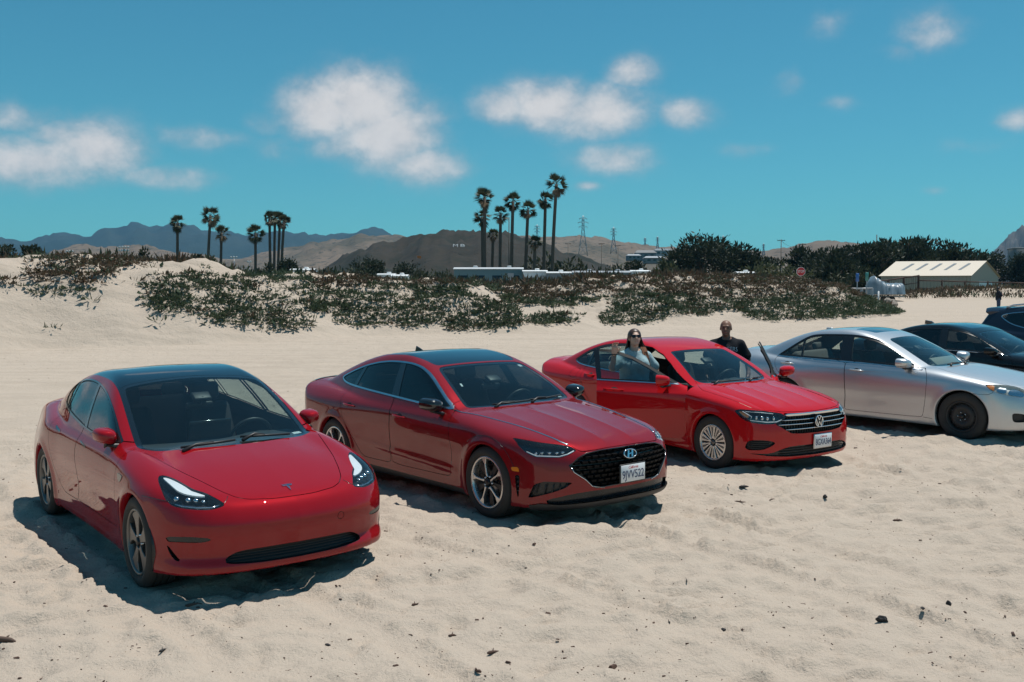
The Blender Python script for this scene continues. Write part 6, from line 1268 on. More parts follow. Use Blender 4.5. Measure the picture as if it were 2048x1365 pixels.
PATCH = [(120, 565, 75, 28, 1), (376, 585, 120, 40, 1), (480, 612, 100, 42, 1), (550, 640, 75, 22, 1), (240, 551, 100, 20, .62), (60, 585, 30, 12, .5), (10, 560, 30, 25, .6), (300, 560, 60, 25, .8), (513, 562, 80, 14, .8), (645, 606, 48, 24, .95), (720, 630, 62, 24, .95), (690, 600, 40, 18, .7), (822, 622, 66, 30, 1), (760, 600, 50, 16, .7), (959, 627, 80, 40, 1), (908, 597, 90, 20, .85), (1106, 638, 58, 15, .85), (1096, 598, 140, 15, .8), (1232, 640, 26, 22, .8), (1283, 610, 70, 32, .9), (1330, 600, 100, 36, 1), (1480, 592, 110, 28, 1), (1570, 618, 95, 26, 1), (1690, 608, 115, 32, 1), (1765, 620, 50, 18, 1), (1450, 565, 260, 22, 1), (200, 525, 140, 14, .9), (700, 562, 110, 10, .9), (850, 570, 140, 12, .95), (1100, 578, 160, 13, .95), (1350, 570, 150, 20, 1), (600, 575, 60, 10, .6), (1860, 585, 60, 14, 1), (1960, 588, 100, 18, 1), (85, 668, 14, 6, .5), (312, 640, 10, 8, .5)]
def gauss_cov(u, v):
    w = np.zeros_like(u)
    for (a, b, ru, rv, d) in PATCH: q = ((u-a)/ru)**2+((v-b)/rv)**2; w = np.maximum(w, d*np.exp(-q*q*.55))
    return w
def blades(P, S, nb, L, wd, tilt, rg, spread):
    n = len(P); k = n*nb; i = np.repeat(np.arange(n), nb); a = rg.uniform(0, 2*np.pi, k); r = spread*np.sqrt(rg.uniform(0, 1, k))*S[i]; B = P[i]+np.stack([r*np.cos(a), r*np.sin(a), np.zeros(k)], 1)
    a2 = a+rg.normal(0, .8, k); tl = np.abs(rg.normal(tilt, .3, k)); l = L*S[i]*rg.uniform(.55, 1.2, k); D = np.stack([np.sin(tl)*np.cos(a2), np.sin(tl)*np.sin(a2), np.cos(tl)], 1)
    b = rg.uniform(0, 2*np.pi, k); Wv = np.stack([np.cos(b), np.sin(b), np.zeros(k)], 1)*(wd*S[i]*rg.uniform(.7, 1.3, k))[:, None]
    M = B+D*(l*.55)[:, None]; T = B+D*l[:, None]+np.array((0, 0, 1.))*(l*.12)[:, None]
    M = B+D*(l*.42)[:, None]; V = np.stack([B, M-Wv*.55, M+Wv*.55, T], 1).reshape(-1, 3); o = (np.arange(k)*4)[:, None]
    F = np.concatenate([o+np.array([[0, 2, 1]]), o+np.array([[1, 2, 3]])]); return V, F
def ice_plants():
    rg = np.random.default_rng(11); n = 80000; s = rg.uniform(-40, 62, n); t = rg.uniform(-.5, 30, n); XY = DA+s[:, None]*DD+t[:, None]*DN
    m2 = rg.uniform(0, 1, (9000, 2)); XY = np.concatenate([XY, np.stack([32+m2[:, 0]*40, 92+m2[:, 1]*14], 1)]); s, t = dune_st(XY[:, 0], XY[:, 1])
    z = ground_z(XY[:, 0], XY[:, 1]); P = np.stack([XY[:, 0], XY[:, 1], z], 1); u, v = topx(P); h, rise = dune_z(XY[:, 0], XY[:, 1])
    inside = (u > -20) & (u < 2068); nz = 1.25*gnoise(P[:, 0]*.33, P[:, 1]*.33, 60)+.22*gnoise(P[:, 0]*1.3, P[:, 1]*1.3, 61)
    cov = np.where(inside, np.minimum(1.15, gauss_cov(u, v)*np.where(u > 1240, 1.22, 1.)), .25+.75*(gnoise(s*.16, t*.25, 63) > -.02)*sstep(1.5, 4, t))
    cov = np.where((t > 9.5) & (s < 57), np.maximum(cov, .9), cov); cov = np.where(XY[:, 1] > 90, np.where((h > .35), 1., 0), cov)
    ok = (cov+.33*nz > .55) & (h > .12); d = rg.uniform(0, 1, len(P)) < np.where(t > 14, .13, np.where(t > 9.5, .42, .85)); ok &= d
    # lone sprigs on the open sand face
    lone = (~ok) & (h > .4) & (rg.uniform(0, 1, len(P)) < .012); 
    brown = (v < np.where(u > 1000, 592, 572)+10*nz) & (rg.uniform(0, 1, len(P)) < .85) | ((t > 8) & (rg.uniform(0, 1, len(P)) < .6)); brown &= ~((u > 330) & (u < 620) & (v > 548)); brown |= rg.uniform(0, 1, len(P)) < .06
    for nm, msk, lab, mt in (('ice_plant', (ok & ~brown) | lone, 'dark green ice plant clumps spreading over the sand dune', 'iceplant_green'), ('dry_ice_plant', ok & brown, 'reddish brown dried ground cover along the dune top', 'iceplant_brown')):
        p = P[msk]; sc = rg.uniform(.75, 1.35, len(p))*np.where(t[msk] > 9.5, 1.35, 1.); near = t[msk] < 9.5
        V1, F1 = blades(p[near], sc[near]*1.12, 8, .18 if nm == 'ice_plant' else .15, .034, .62, rg, .22); V2, F2 = blades(p[~near], sc[~near]*1.25, 7, .24, .065, .6, rg, .36)
        V3, F3 = blades(p[near], sc[near], 9, .20, .105, 1.36, rg, .25); F1 = np.concatenate([F1, F3+len(V1)]); V1 = np.concatenate([V1, V3+np.array((0, 0, .035))])
        tag(link(nm, np_mesh(nm, np.concatenate([V1-np.array((0, 0, .02)), V2]), np.concatenate([F1, F2+len(V1)]), None, False), MAT[mt]), lab, 'ground cover', kind='stuff'); print(nm, len(p), len(F1)+len(F2))
ice_plants()
def crown_mesh(blobs, n, size, rg, up=.3, flat=1., name='crown'):
    w = np.array([b[3]*b[4]*b[5] for b in blobs])**.7; w /= w.sum(); k = rg.choice(len(blobs), n, p=w); B = np.array(blobs); d = rg.normal(0, 1, (n, 3)); d /= np.linalg.norm(d, axis=1)[:, None]
    r = rg.uniform(.25, 1., n)**.45*(1+.22*rg.normal(0, 1, n)); P = B[k, :3]+d*r[:, None]*B[k, 3:6]
    nz = gnoise(P[:, 0]*1.1+P[:, 2]*.7, P[:, 1]*1.1+P[:, 2]*.9, 70); keep = nz > -.48; P = P[keep]; d = d[keep]; n = len(P)
    D = d*np.array((1, 1, .6))+np.array((0, 0, up)); D += rg.normal(0, .35, (n, 3)); D /= np.linalg.norm(D, axis=1)[:, None]; q = rg.normal(0, 1, (n, 3)); Wv = np.cross(D, q); Wv /= np.linalg.norm(Wv, axis=1)[:, None]
    l = (size*rg.uniform(.6, 1.5, n))[:, None]; Wv = Wv*l*.42*flat; V = np.stack([P-D*l*.5, P-Wv*.5+D*l*.05, P+Wv*.5+D*l*.05, P+D*l*.6], 1).reshape(-1, 3); o = (np.arange(n)*4)[:, None]
    return np_mesh(name, V, np.concatenate([o+np.array([[0, 2, 1]]), o+np.array([[1, 2, 3]])]), None, False)
def tree(name, label, u, vb, vt, hw, Y, kind, cat='tree', group=None, seed=0, n=1500):
    rg = np.random.default_rng(seed); b = at(u, vb, Y); tp = at(u, vt, Y); H = tp.z-b.z; Wd = hw*Y/1991.*(1.3 if kind == 'cypress' else 1.15); gz = float(ground_z(np.array([b.x]), np.array([Y]))[0]); base = min(b.z, gz+.2); H = tp.z-base
    root = empty(name, (b.x, Y, base)); tag(root, label, cat, group); bl = []; m = MB()
    if kind == 'cypress':       # wind-shaped: spreading plates of foliage on forking limbs
        m.tube([(0, 0, -.5), (.1, 0, H*.35), (.25*Wd, 0, H*.6)], [H*.05, H*.04, H*.02], 7)
        k = 9
        for i in range(k):
            a = rg.uniform(0, 6.28); r = rg.uniform(.1, .75)*Wd; z = H*rg.uniform(.45, .93)*(1-.25*(r/Wd)**2); x, y = r*math.cos(a), r*math.sin(a); m.tube([(.1*Wd, 0, H*.35), (x*.6, y*.6, z*.8), (x, y, z)], [H*.025, H*.015, H*.006], 5)
            bl.append((x, y, z, Wd*rg.uniform(.22, .42), Wd*rg.uniform(.22, .42), H*rg.uniform(.05, .11)))
        bl += [(0, 0, H*.25, Wd*.7, Wd*.6, H*.22), (0, 0, H*.45, Wd*.75, Wd*.6, H*.24), (0, 0, H*.70, Wd*.55, Wd*.5, H*.15), (rg.uniform(-.3, .3)*Wd, 0, H*.92, Wd*.2, Wd*.2, H*.08)]; size, up, mt = H*.065, .9, 'cypress'
    elif kind == 'round':
        m.tube([(0, 0, -.5), (0, 0, H*.3), (.1*Wd, 0, H*.55)], [H*.05, H*.035, H*.02], 7)
        for i in range(12):
            a = rg.uniform(0, 6.28); e = rg.uniform(-.2, 1.2); x, y, z = .62*Wd*math.cos(a)*math.cos(e), .62*Wd*math.sin(a)*math.cos(e), H*.50+.36*H*math.sin(e); bl.append((x, y, z, Wd*.34, Wd*.34, H*.16)); m.tube([(0, 0, H*.3), (x*.6, y*.6, z*.85), (x, y, z)], [H*.02, H*.012, H*.005], 5)
        bl.append((0, 0, H*.5, Wd*.7, Wd*.7, H*.38)); bl.append((0, 0, H*.22, Wd*.75, Wd*.6, H*.2)); size, up, mt = H*.05, .35, 'cypress'
    else:                       # shrubs
        for i in range(5): a = rg.uniform(0, 6.28); m.tube([(0, 0, -.2), (.4*Wd*math.cos(a), .3*Wd*math.sin(a), H*.6)], [H*.03, H*.012], 5)
        for i in range(9):
            x = rg.uniform(-.75, .75)*Wd; bl.append((x, rg.uniform(-.4, .4)*Wd*.6, H*rg.uniform(.35, .72)*(1-.3*(x/Wd)**2), Wd*.30, Wd*.28, H*.26))
        bl.append((0, 0, H*.28, Wd*.9, Wd*.55, H*.3)); size, up, mt = max(.18, H*.10), .5, kind
    m.obj('trunk', MAT['bark'], root); me = crown_mesh(bl, n, size, rg, up); link('crown', me, MAT[mt], root); return root
# trees and shrubs beyond the dune, left to right
TREES = [(15, 535, 488, 42, 118, 'cypress', 'dark spiky cypress at the far left edge above the dune'), (62, 535, 490, 30, 122, 'cypress', 'small dark cypress beside the far left edge'), (118, 532, 498, 34, 124, 'shrub', 'low dark bush left of the stadium lamp bank'), (205, 520, 500, 36, 126, 'shrub', 'low bush below the stadium lamp bank'), (290, 530, 497, 30, 130, 'cypress', 'dark cypress bush left of the first palm'), (330, 540, 512, 26, 135, 'shrub', 'small bush at the foot of the first palm'), (385, 548, 508, 34, 150, 'cypress', 'spreading dark tree between the first two palms'), (432, 552, 502, 26, 155, 'olive', 'grey green tree below the short palm'), (470, 550, 522, 30, 160, 'shrub', 'bush left of the fourth palm'), (530, 552, 524, 26, 165, 'shrub', 'bush at the foot of the palm foursome'), (575, 552, 514, 22, 170, 'round', 'rounded tree right of the palm foursome'),
  (665, 552, 531, 30, 135, 'shrub', 'bush right of the small white trailer'), (705, 552, 522, 45, 140, 'shrub', 'wide bush below the dark hillside'), (735, 548, 514, 42, 160, 'round', 'dark tree left of the half hidden trailer'), (820, 550, 522, 40, 158, 'round', 'dark tree behind the half hidden trailer'), (855, 552, 530, 34, 130, 'shrub', 'bush right of the half hidden trailer'), (960, 553, 545, 22, 105, 'shrub', 'low bush in front of the white trailer roof'), (1018, 553, 546, 20, 105, 'shrub', 'small bush before the pale trailer side'), (890, 552, 532, 26, 128, 'shrub', 'bush left of the white trailer roof'), (1085, 540, 505, 40, 170, 'shrub', 'shrub at the foot of the tallest palms'), (1150, 543, 512, 45, 165, 'shrub', 'shrub right of the tallest palm'), (1215, 543, 520, 50, 170, 'shrub', 'wide shrub above the long grey roof'), (1268, 545, 520, 40, 172, 'cypress', 'dark flat tree left of the hillside houses'), (1330, 560, 515, 34, 150, 'olive', 'olive bush left of the big dark tree'),
  (1400, 560, 464, 76, 170, 'round', 'big rounded dark tree under the power lines'), (1480, 556, 490, 48, 172, 'cypress', 'dark cypress right of the big rounded tree'), (1553, 566, 516, 64, 120, 'olive', 'grey green bush behind the stop sign'), (1602, 556, 492, 42, 176, 'cypress', 'dark cypress behind the stop sign bush'), (1668, 570, 498, 56, 150, 'cypress', 'dark cypress above the small shed'), (1745, 570, 482, 60, 155, 'cypress', 'tall dark cypress above the tarp covered boat'), (1815, 560, 474, 64, 160, 'cypress', 'tall dark cypress above the warehouse roof'), (1890, 550, 478, 62, 165, 'cypress', 'dark cypress right over the warehouse roof'), (1700, 575, 530, 46, 140, 'shrub', 'dark bushes behind the shed'), (1630, 570, 496, 46, 170, 'cypress', 'dark cypress between the stop sign and the shed'), (1708, 572, 488, 50, 162, 'cypress', 'dark cypress left of the covered boat'), (1782, 568, 477, 54, 168, 'cypress', 'tall cypress left of the warehouse ridge'), (1852, 556, 474, 56, 172, 'cypress', 'dark cypress over the middle of the warehouse'), (1925, 552, 486, 46, 174, 'cypress', 'last dark cypress over the warehouse gable'), (1520, 560, 500, 40, 180, 'cypress', 'low dark cypress left of the stop sign bush'), (1440, 560, 480, 50, 176, 'round', 'dark tree filling the right of the big rounded one'), (1365, 562, 486, 44, 174, 'round', 'dark tree filling the left of the big rounded one'), (1985, 545, 502, 40, 230, 'round', 'far round tree left of the concrete tower'), (2040, 548, 506, 30, 225, 'round', 'far tree at the right edge below the concrete tower'), (1740, 565, 520, 50, 158, 'round', 'dense dark foliage behind the tarp covered boat'), (1640, 565, 525, 40, 158, 'round', 'dense dark foliage left of the shed roof')]
for i, (u, vb, vt, hw, Y, k, lb) in enumerate(TREES): tree({'cypress': 'cypress_tree', 'round': 'round_tree', 'shrub': 'shrub', 'olive': 'olive_shrub'}[k], lb, u, vb, vt, hw, Y, k, 'shrub' if k in ('shrub', 'olive') else 'tree', 'trees and shrubs beyond the dune', 100+i, {'round': 4600, 'cypress': 3300}.get(k, 1300))
def palm_crown(rg, r):
    V = []; F = []; Vd = []; Fd = []
    def fan(p0, d, L, tgtV, tgtF, droop):
        d = d/np.linalg.norm(d); sd = np.cross(d, (0, 0, 1.)); sd /= max(np.linalg.norm(sd), 1e-6); up = np.cross(sd, d); ro = rg.normal(0, .5); sd, up = sd*math.cos(ro)+up*math.sin(ro), up*math.cos(ro)-sd*math.sin(ro); c = p0+d*L*.42
        b = len(tgtV); w = L*.016; tgtV += [p0-sd*w, p0+sd*w, c+sd*w*.6, c-sd*w*.6]; tgtF += [(b, b+1, b+2), (b, b+2, b+3)]
        for k in range(11):
            a = (k-5)/5*1.05; dd = d*math.cos(a)+sd*math.sin(a); l = L*.62*(1-.25*abs(a)/1.05); e = c+dd*l+np.array((0, 0, -droop*l*(.3+abs(rg.normal(0, .3)))))+up*.08*l; q = np.cross(dd, up)*L*.040; b = len(tgtV); tgtV += [c-q*.4, c+q*.4, (c+e)/2+q, (c+e)/2-q, e]; tgtF += [(b, b+1, b+2), (b, b+2, b+3), (b+3, b+2, b+4)]
    for i in range(30):
        a = rg.uniform(0, 6.28); e = rg.uniform(-.55, 1.35); d = np.array((math.cos(a)*math.cos(e), math.sin(a)*math.cos(e), math.sin(e))); fan(np.array((0, 0, .0)), d, r*rg.uniform(.9, 1.12), V, F, .25)
    for i in range(12):
        a = rg.uniform(0, 6.28); e = rg.uniform(-1.4, -.5); d = np.array((math.cos(a)*math.cos(e), math.sin(a)*math.cos(e), math.sin(e))); fan(np.array((0, 0, -.12*r)), d, r*rg.uniform(.7, 1.), Vd, Fd, .4)
    return np_mesh('crown', V, F, None, False), np_mesh('dead_fronds', Vd, Fd, None, False)
PALMS = [(355, 446, 17, 355, 180, 'leftmost palm standing alone above the dune'), (421, 432, 19, 414, 178, 'tall leaning palm second from the left'), (443, 466, 16, 441, 184, 'short palm third from the left'), (511, 467, 18, 511, 176, 'fourth palm from the left, standing alone'), (539, 437, 15, 541, 180, 'left palm of the tight group of four'), (550, 436, 14, 548, 184, 'second palm of the tight group of four'), (560, 439, 15, 555, 182, 'third palm of the tight group of four'), (568, 444, 14, 561, 179, 'right palm of the tight group of four'),
  (969, 396, 20, 970, 150, 'tall palm at the left of the big cluster'), (964, 435, 18, 966, 158, 'lower palm behind the left palm of the big cluster'), (986, 470, 12, 984, 160, 'small short palm in the left half of the big cluster'), (1001, 430, 17, 1000, 154, 'third tall palm from the left in the big cluster'), (1026, 403, 18, 1022, 150, 'palm in the middle of the big cluster'), (1056, 420, 18, 1050, 152, 'palm right of the middle of the big cluster'), (1070, 485, 14, 1068, 148, 'short bushy palm in the right half of the cluster'), (1091, 400, 17, 1087, 153, 'second tallest palm at the right of the big cluster'), (1113, 369, 22, 1103, 148, 'tallest palm, rightmost of the big cluster')]
simple('stub', (.12, .1, .08), .9)
for i, (u, v, r, ub, Y, lb) in enumerate(PALMS):
    rg = np.random.default_rng(300+i); tp = at(u, v, Y); bx = at(ub, 560, Y); gz = float(ground_z(np.array([bx.x]), np.array([Y]))[0]); rad = r*Y/1991.*1.22; root = empty('palm_tree', (bx.x, Y, gz)); tag(root, lb, 'palm tree', 'palm trees beyond the dune')
    dx = tp.x-bx.x; H = tp.z-gz; m = MB(); m.tube([(dx*(k/8)**1.6, 0, -.3+(H+.3)*k/8) for k in range(9)], [.33-.10*(k/8)**.5 if k else .42 for k in range(9)], 9); m.obj('trunk', MAT['palm_bark'], root)
    a, b = palm_crown(rg, rad); c = link('crown', a, MAT['palm_leaf'], root); c.location = (dx, 0, H); d = link('dead_fronds', b, MAT['palm_dead' if i % 3 else 'palm_leaf'], root); d.location = (dx, 0, H)

# ---------------------------------------------------------------- hills, buildings, poles
def hillmat(name, a, b, c, sc):
    t = NT(name).set(rough=.95, spec=.1); g = t.n('ShaderNodeNewGeometry').outputs['Position']; n = t.noise(sc, 7, .62, g, .6); n2 = t.noise(sc*6, 5, .6, g)
    dots = t.ramp(t.noise(sc*22, 3, .7, g), [(.56, (0, 0, 0)), (.63, (1, 1, 1))]); base = t.mix(t.math('MULTIPLY', n2, .5), t.ramp(n, [(.36, a), (.5, b), (.64, c)]), a)
    t.l(t.mix(t.math('MULTIPLY', dots, .75), base, (.022, .026, .017)), t.b.inputs['Base Color']); t.l(t.bump(n2, .6, 1.2/sc*.02), t.b.inputs['Normal']); return t.m
hillmat('mountain_scrub', (.018, .030, .026), (.026, .040, .032), (.036, .046, .036), .0016); hillmat('tan_grass', (.125, .095, .068), (.17, .13, .095), (.075, .068, .046), .0032); hillmat('dark_scrub', (.026, .024, .018), (.045, .037, .028), (.018, .022, .015), .02); hillmat('rock_face', (.07, .068, .062), (.09, .085, .08), (.05, .055, .045), .02)
def hill(name, pts, Y, depth, mat, label, rough=.10, nx=150, ny=26, seed=0):
    us = np.array([p[0] for p in pts], float); vs = np.array([p[1] for p in pts], float); u = np.linspace(us[0], us[-1], nx); sp_ = Spl1(list(zip(us, vs))); v = sp_(u)
    top = np.array([tuple(at(a, b, Y)) for a, b in zip(u, v)]); z0 = 1.2; V = []
    for j in range(ny):
        t = j/(ny-1)*2-1; yy = Y+t*depth*(1. if t < 0 else .6); sh_ = np.cos(t*np.pi/2)**(1.0 if t < 0 else 1.)
        x = top[:, 0]*(yy/Y); h = np.maximum(top[:, 2]-z0, 0)*sh_; sc = 6./depth; nz = (np.abs(fbm(x*sc, np.full_like(x, yy*sc), 4, seed))-.25)*-1; h = h*(1+rough*nz*(1-.85*np.exp(-(t/.14)**2))*1.6)
        V.append(np.stack([x, np.full_like(x, yy), z0-2+h+2*sh_], 1))
    V = np.concatenate(V); I = np.arange(nx*ny).reshape(ny, nx); F = np.stack([I[:-1, :-1].ravel(), I[:-1, 1:].ravel(), I[1:, 1:].ravel(), I[1:, :-1].ravel()], 1)
    return tag(link(name, np_mesh(name, V, F, None, True), MAT[mat]), label, kind='structure')
hill('mountain', [(-500, 470), (-200, 478), (-60, 480), (0, 484), (60, 487), (130, 473), (160, 477), (190, 474), (215, 465), (245, 462), (272, 453), (300, 461), (318, 459), (345, 457), (385, 459), (430, 467), (470, 474), (520, 472), (580, 470), (640, 477), (690, 472), (712, 468), (735, 464), (760, 468), (785, 475), (830, 485), (900, 496), (1000, 506), (1120, 520)], 6000, 2200, 'mountain_scrub', 'blue hazy mountain range on the left horizon', .16, 220, 30, 1)
hill('hill', [(80, 520), (110, 505), (140, 497), (175, 495), (205, 500), (240, 497), (275, 493), (310, 499), (350, 508), (400, 515), (470, 520), (520, 512), (570, 502), (620, 492), (680, 482), (745, 474), (790, 477), (830, 486), (880, 498), (960, 515), (1020, 530)], 2300, 800, 'tan_grass', 'dry tan hill left of the dark scrub hill', .13, 200, 30, 2)
hill('hill', [(960, 500), (1000, 486), (1060, 478), (1110, 476), (1150, 478), (1190, 481), (1215, 480), (1260, 490), (1300, 497), (1340, 500), (1400, 502), (1480, 506), (1540, 505), (1580, 500), (1615, 491), (1650, 487), (1690, 491), (1740, 498), (1820, 506), (1900, 515), (2000, 525)], 2200, 800, 'tan_grass', 'dry tan hills carrying the power line towers', .13, 200, 30, 3)
hill('hill', [(600, 560), (640, 545), (665, 528), (700, 512), (740, 499), (790, 489), (830, 480), (850, 473), (885, 472), (930, 473), (965, 471), (1010, 473), (1045, 480), (1080, 492), (1120, 508), (1170, 522), (1230, 538), (1280, 555)], 900, 330, 'dark_scrub', 'dark scrub covered hill behind the palms', .20, 160, 30, 4)
hill('rock', [(1960, 530), (1985, 508), (1998, 494), (2012, 480), (2024, 472), (2034, 466), (2050, 456), (2080, 440), (2130, 430), (2220, 440), (2300, 480), (2360, 530)], 3000, 320, 'rock_face', 'bluish craggy rock at the right edge', .28, 120, 30, 5)
def near_z(x, y): return float(ground_z(np.array([x]), np.array([y]))[0])
simple('white_metal', (.74, .75, .75), .45, var=.05); simple('pale_roof', (.50, .52, .53), .5, var=.1, scale=2); simple('grey_metal', (.32, .34, .36), .5, var=.1); simple('teal_metal', (.11, .18, .20), .5); simple('tan_wall', (.42, .37, .30), .8, var=.1); simple('tan_roof', (.50, .44, .355), .6, var=.06); simple('dark_glass', (.02, .03, .035), .1, var=0); simple('wood_brown', (.055, .028, .020), .8, var=.25); simple('pole_wood', (.10, .085, .07), .9); simple('galv', (.30, .31, .32), .5, .5); simple('sign_red', (.50, .025, .03), .4, var=.05); simple('sign_white', (.8, .8, .8), .4, var=0); simple('sign_blue', (.03, .12, .35), .4); simple('sign_green', (.05, .22, .20), .4); simple('tarp', (.15, .20, .24), .35, var=.2, scale=3); simple('concrete', (.20, .20, .20), .9); simple('house_grey', (.16, .19, .21), .8); simple('orange_cloth', (.55, .16, .04), .8)
# letters on the dark hill
for ch, u, wd in (('M', 911, 12), ('B', 925, 11)):
    me = text_mesh(ch, 7., .4); o = link('hillside_letter', me, MAT['pale_roof']); p = at(u, 492, 700); o.location = p; o.rotation_euler = (R(60), 0, 0); xs = [q.co.x for q in me.vertices]; ys = [q.co.y for q in me.vertices]; o.scale = (.8*wd*700/1991./(max(xs)-min(xs)), .75*8*700/1991./(max(ys)-min(ys)), 1)
    tag(o, 'white letter %s laid out on the dark hillside' % ch, 'letter', 'white letters on the hill')
def trailer(u0, u1, vt, vb, Y, label, kind='trailer', depth=3.0, roof=.35, wall='white_metal', rf='white_metal', stripes=None, wins=3):
    a, b = at(u0, vb, Y), at(u1, vt, Y); Wd = b.x-a.x; base = near_z((a.x+b.x)/2, Y); H = b.z-base; root = empty(kind, ((a.x+b.x)/2, Y, base)); tag(root, label, kind.replace('_', ' ')); zf = .45
    m = MB(); m.rbox((0, depth/2, zf+(H-zf-roof*.5)/2), (Wd, depth, H-zf-roof*.5), .10, 2); m.obj('wall', MAT[wall], root)
    m = MB(); n = 9; V = []; F = []
    for k in range(n):
        t = k/(n-1)*2-1
        for x in (-Wd/2-.08, Wd/2+.08): V.append((x, depth/2+t*(depth/2+.10), H-roof*.5+roof*.5*(1-t*t)))
    V += [(x, y, H-roof*.5-.08) for x, y in ((-Wd/2-.08, -.10), (Wd/2+.08, -.10), (-Wd/2-.08, depth+.10), (Wd/2+.08, depth+.10))]
    for k in range(n-1): F.append((2*k, 2*k+1, 2*k+3, 2*k+2))
    F += [(2*n, 2*n+1, 1, 0), (2*n-2, 2*n-1, 2*n+3, 2*n+2)]; m.add(V, F); m.obj('roof', MAT[rf], root)
    for k in range(wins):
        x = -Wd/2+Wd*(k+.5)/wins; m = MB(); m.rbox((x, -.012, zf+(H-zf)*.58), (min(1.1, Wd*.2), .05, (H-zf)*.28), .03, 1); w = m.obj('window', MAT['dark_glass'], root); m = MB(); m.box((x, -.022, zf+(H-zf)*.42), (min(1.2, Wd*.22), .06, .05)); m.obj('sill', MAT['grey_metal'], w)
    m = MB(); m.box((Wd*.32, -.02, zf+(H-zf)*.42), (.7, .05, (H-zf)*.75)); m.obj('door', MAT['grey_metal'], root)
    for x in (-Wd*.28, Wd*.28):
        m = MB(); m.lathe([(0, -.1), (.25, -.1), (.34, -.08), (.34, .1), (0, .1)], 18, c=(x, .14, .34)); m.obj('wheel', MAT['rubber'], root)
    for k in range(max(1, int(Wd/3))):
        m = MB(); m.rbox((-Wd/2+Wd*(k+.6)/max(1, int(Wd/3)), depth/2, H+.08), (.5, .5, .22), .05, 1); m.obj('roof_vent', MAT[rf], root)
    return root
trailer(581, 628, 537, 556, 122, 'small white travel trailer right of the palm foursome', depth=2.4, wins=1); trailer(755, 790, 547, 558, 124, 'half hidden white camper left of the bushes', 'camper', 2.2, .3, wins=1); trailer(783, 815, 549, 560, 118, 'low white trailer beside the half hidden camper', depth=2., wins=1)
trailer(908, 1046, 534, 562, 112, 'long white trailer with a broad pale curved roof', 'mobile_home', 4.2, .45, 'teal_metal', 'pale_roof', wins=4); trailer(1046, 1094, 540, 562, 110, 'white motorhome right of the curved roof trailer', 'motorhome', 2.6, .3, wins=2); trailer(1094, 1142, 543, 565, 108, 'grey motorhome with a rounded dark front panel', 'motorhome', 2.6, .3, 'house_grey', 'white_metal', wins=2); trailer(1146, 1262, 541, 566, 116, 'long low mobile home with pale grey roof', 'mobile_home', 3.6, .5, 'teal_metal', 'grey_metal', wins=4); trailer(1262, 1300, 540, 560, 124, 'white trailer at the end of the long grey roof', depth=2.6, wins=1); trailer(1405, 1425, 546, 560, 112, 'small white trailer roof above the brown mound', depth=2, wins=1); trailer(1475, 1510, 543, 560, 118, 'white trailer left of the grey green bush', depth=2.4, wins=1)
# warehouse
def warehouse():
    Y = 138; a, b = at(1762, 566, Y), at(2033, 566, Y); base = near_z((a.x+b.x)/2, Y); e = at(1900, 553, Y).z-base; ridge_ = at(1900, 528, Y).z-base+.4; root = empty('warehouse', (a.x, Y, base)); tag(root, 'beige metal warehouse with a pale roof and skylight strips', 'warehouse')
    L = at(1928, 560, Y).x-a.x; G = at(2033, 560, Y).x-at(1928, 560, Y).x; D = 13.
    # long side faces the camera, gable turned to the right
    P = lambda s, t, z: Vector((s*L/1.+t*G, t*D*.55-s*2.0, z))
    m = MB(); m.add([P(0, 0, 0), P(1, 0, 0), P(1, 0, e), P(0, 0, e)], [(0, 1, 2, 3)]); m.add([P(1, 0, 0), P(1, 1, 0), P(1, 1, e), P(1, .5, ridge_), P(1, 0, e)], [(0, 1, 2, 3, 4)]); m.add([P(0, 0, 0), P(0, 1, 0), P(0, 1, e), P(0, .5, ridge_), P(0, 0, e)], [(4, 3, 2, 1, 0)]); m.add([P(0, 1, 0), P(1, 1, 0), P(1, 1, e), P(0, 1, e)], [(3, 2, 1, 0)]); m.obj('wall', MAT['tan_wall'], root)
    m = MB(); o = Vector((0, 0, .08))
    for t0, t1, z0, z1 in ((-.03, .5, e-.05, ridge_), (.5, 1.03, ridge_, e-.05)): m.add([P(-.02, t0, z0)+o, P(1.02, t0, z0)+o, P(1.02, t1, z1)+o, P(-.02, t1, z1)+o], [(0, 1, 2, 3)])
    r = m.obj('roof', MAT['tan_roof'], root)
    for k in range(5):
        s = .16+.16*k; m = MB(); f = lambda s_, t: P(s_, t, e+(ridge_-e)*t*2)+Vector((0, 0, .15)); m.add([f(s, .17), f(s+.035, .17), f(s+.075, .40), f(s+.04, .40)], [(0, 1, 2, 3)]); m.obj('skylight', MAT['house_grey'], r)
    m = MB()
    for k in range(26):
        q = P(k/25., -.003, e/2); m.box((q.x, q.y-.03, e/2), (.06, .06, e))
    w = m.obj('wall_ribs', MAT['tan_wall'], root); w['kind'] = 'stuff'
    m = MB(); m.add([P(1.004, .28, 0), P(1.004, .75, 0), P(1.004, .75, e*.82), P(1.004, .28, e*.82)], [(0, 1, 2, 3)]); m.obj('roller_door', MAT['white_metal'], root)
warehouse()
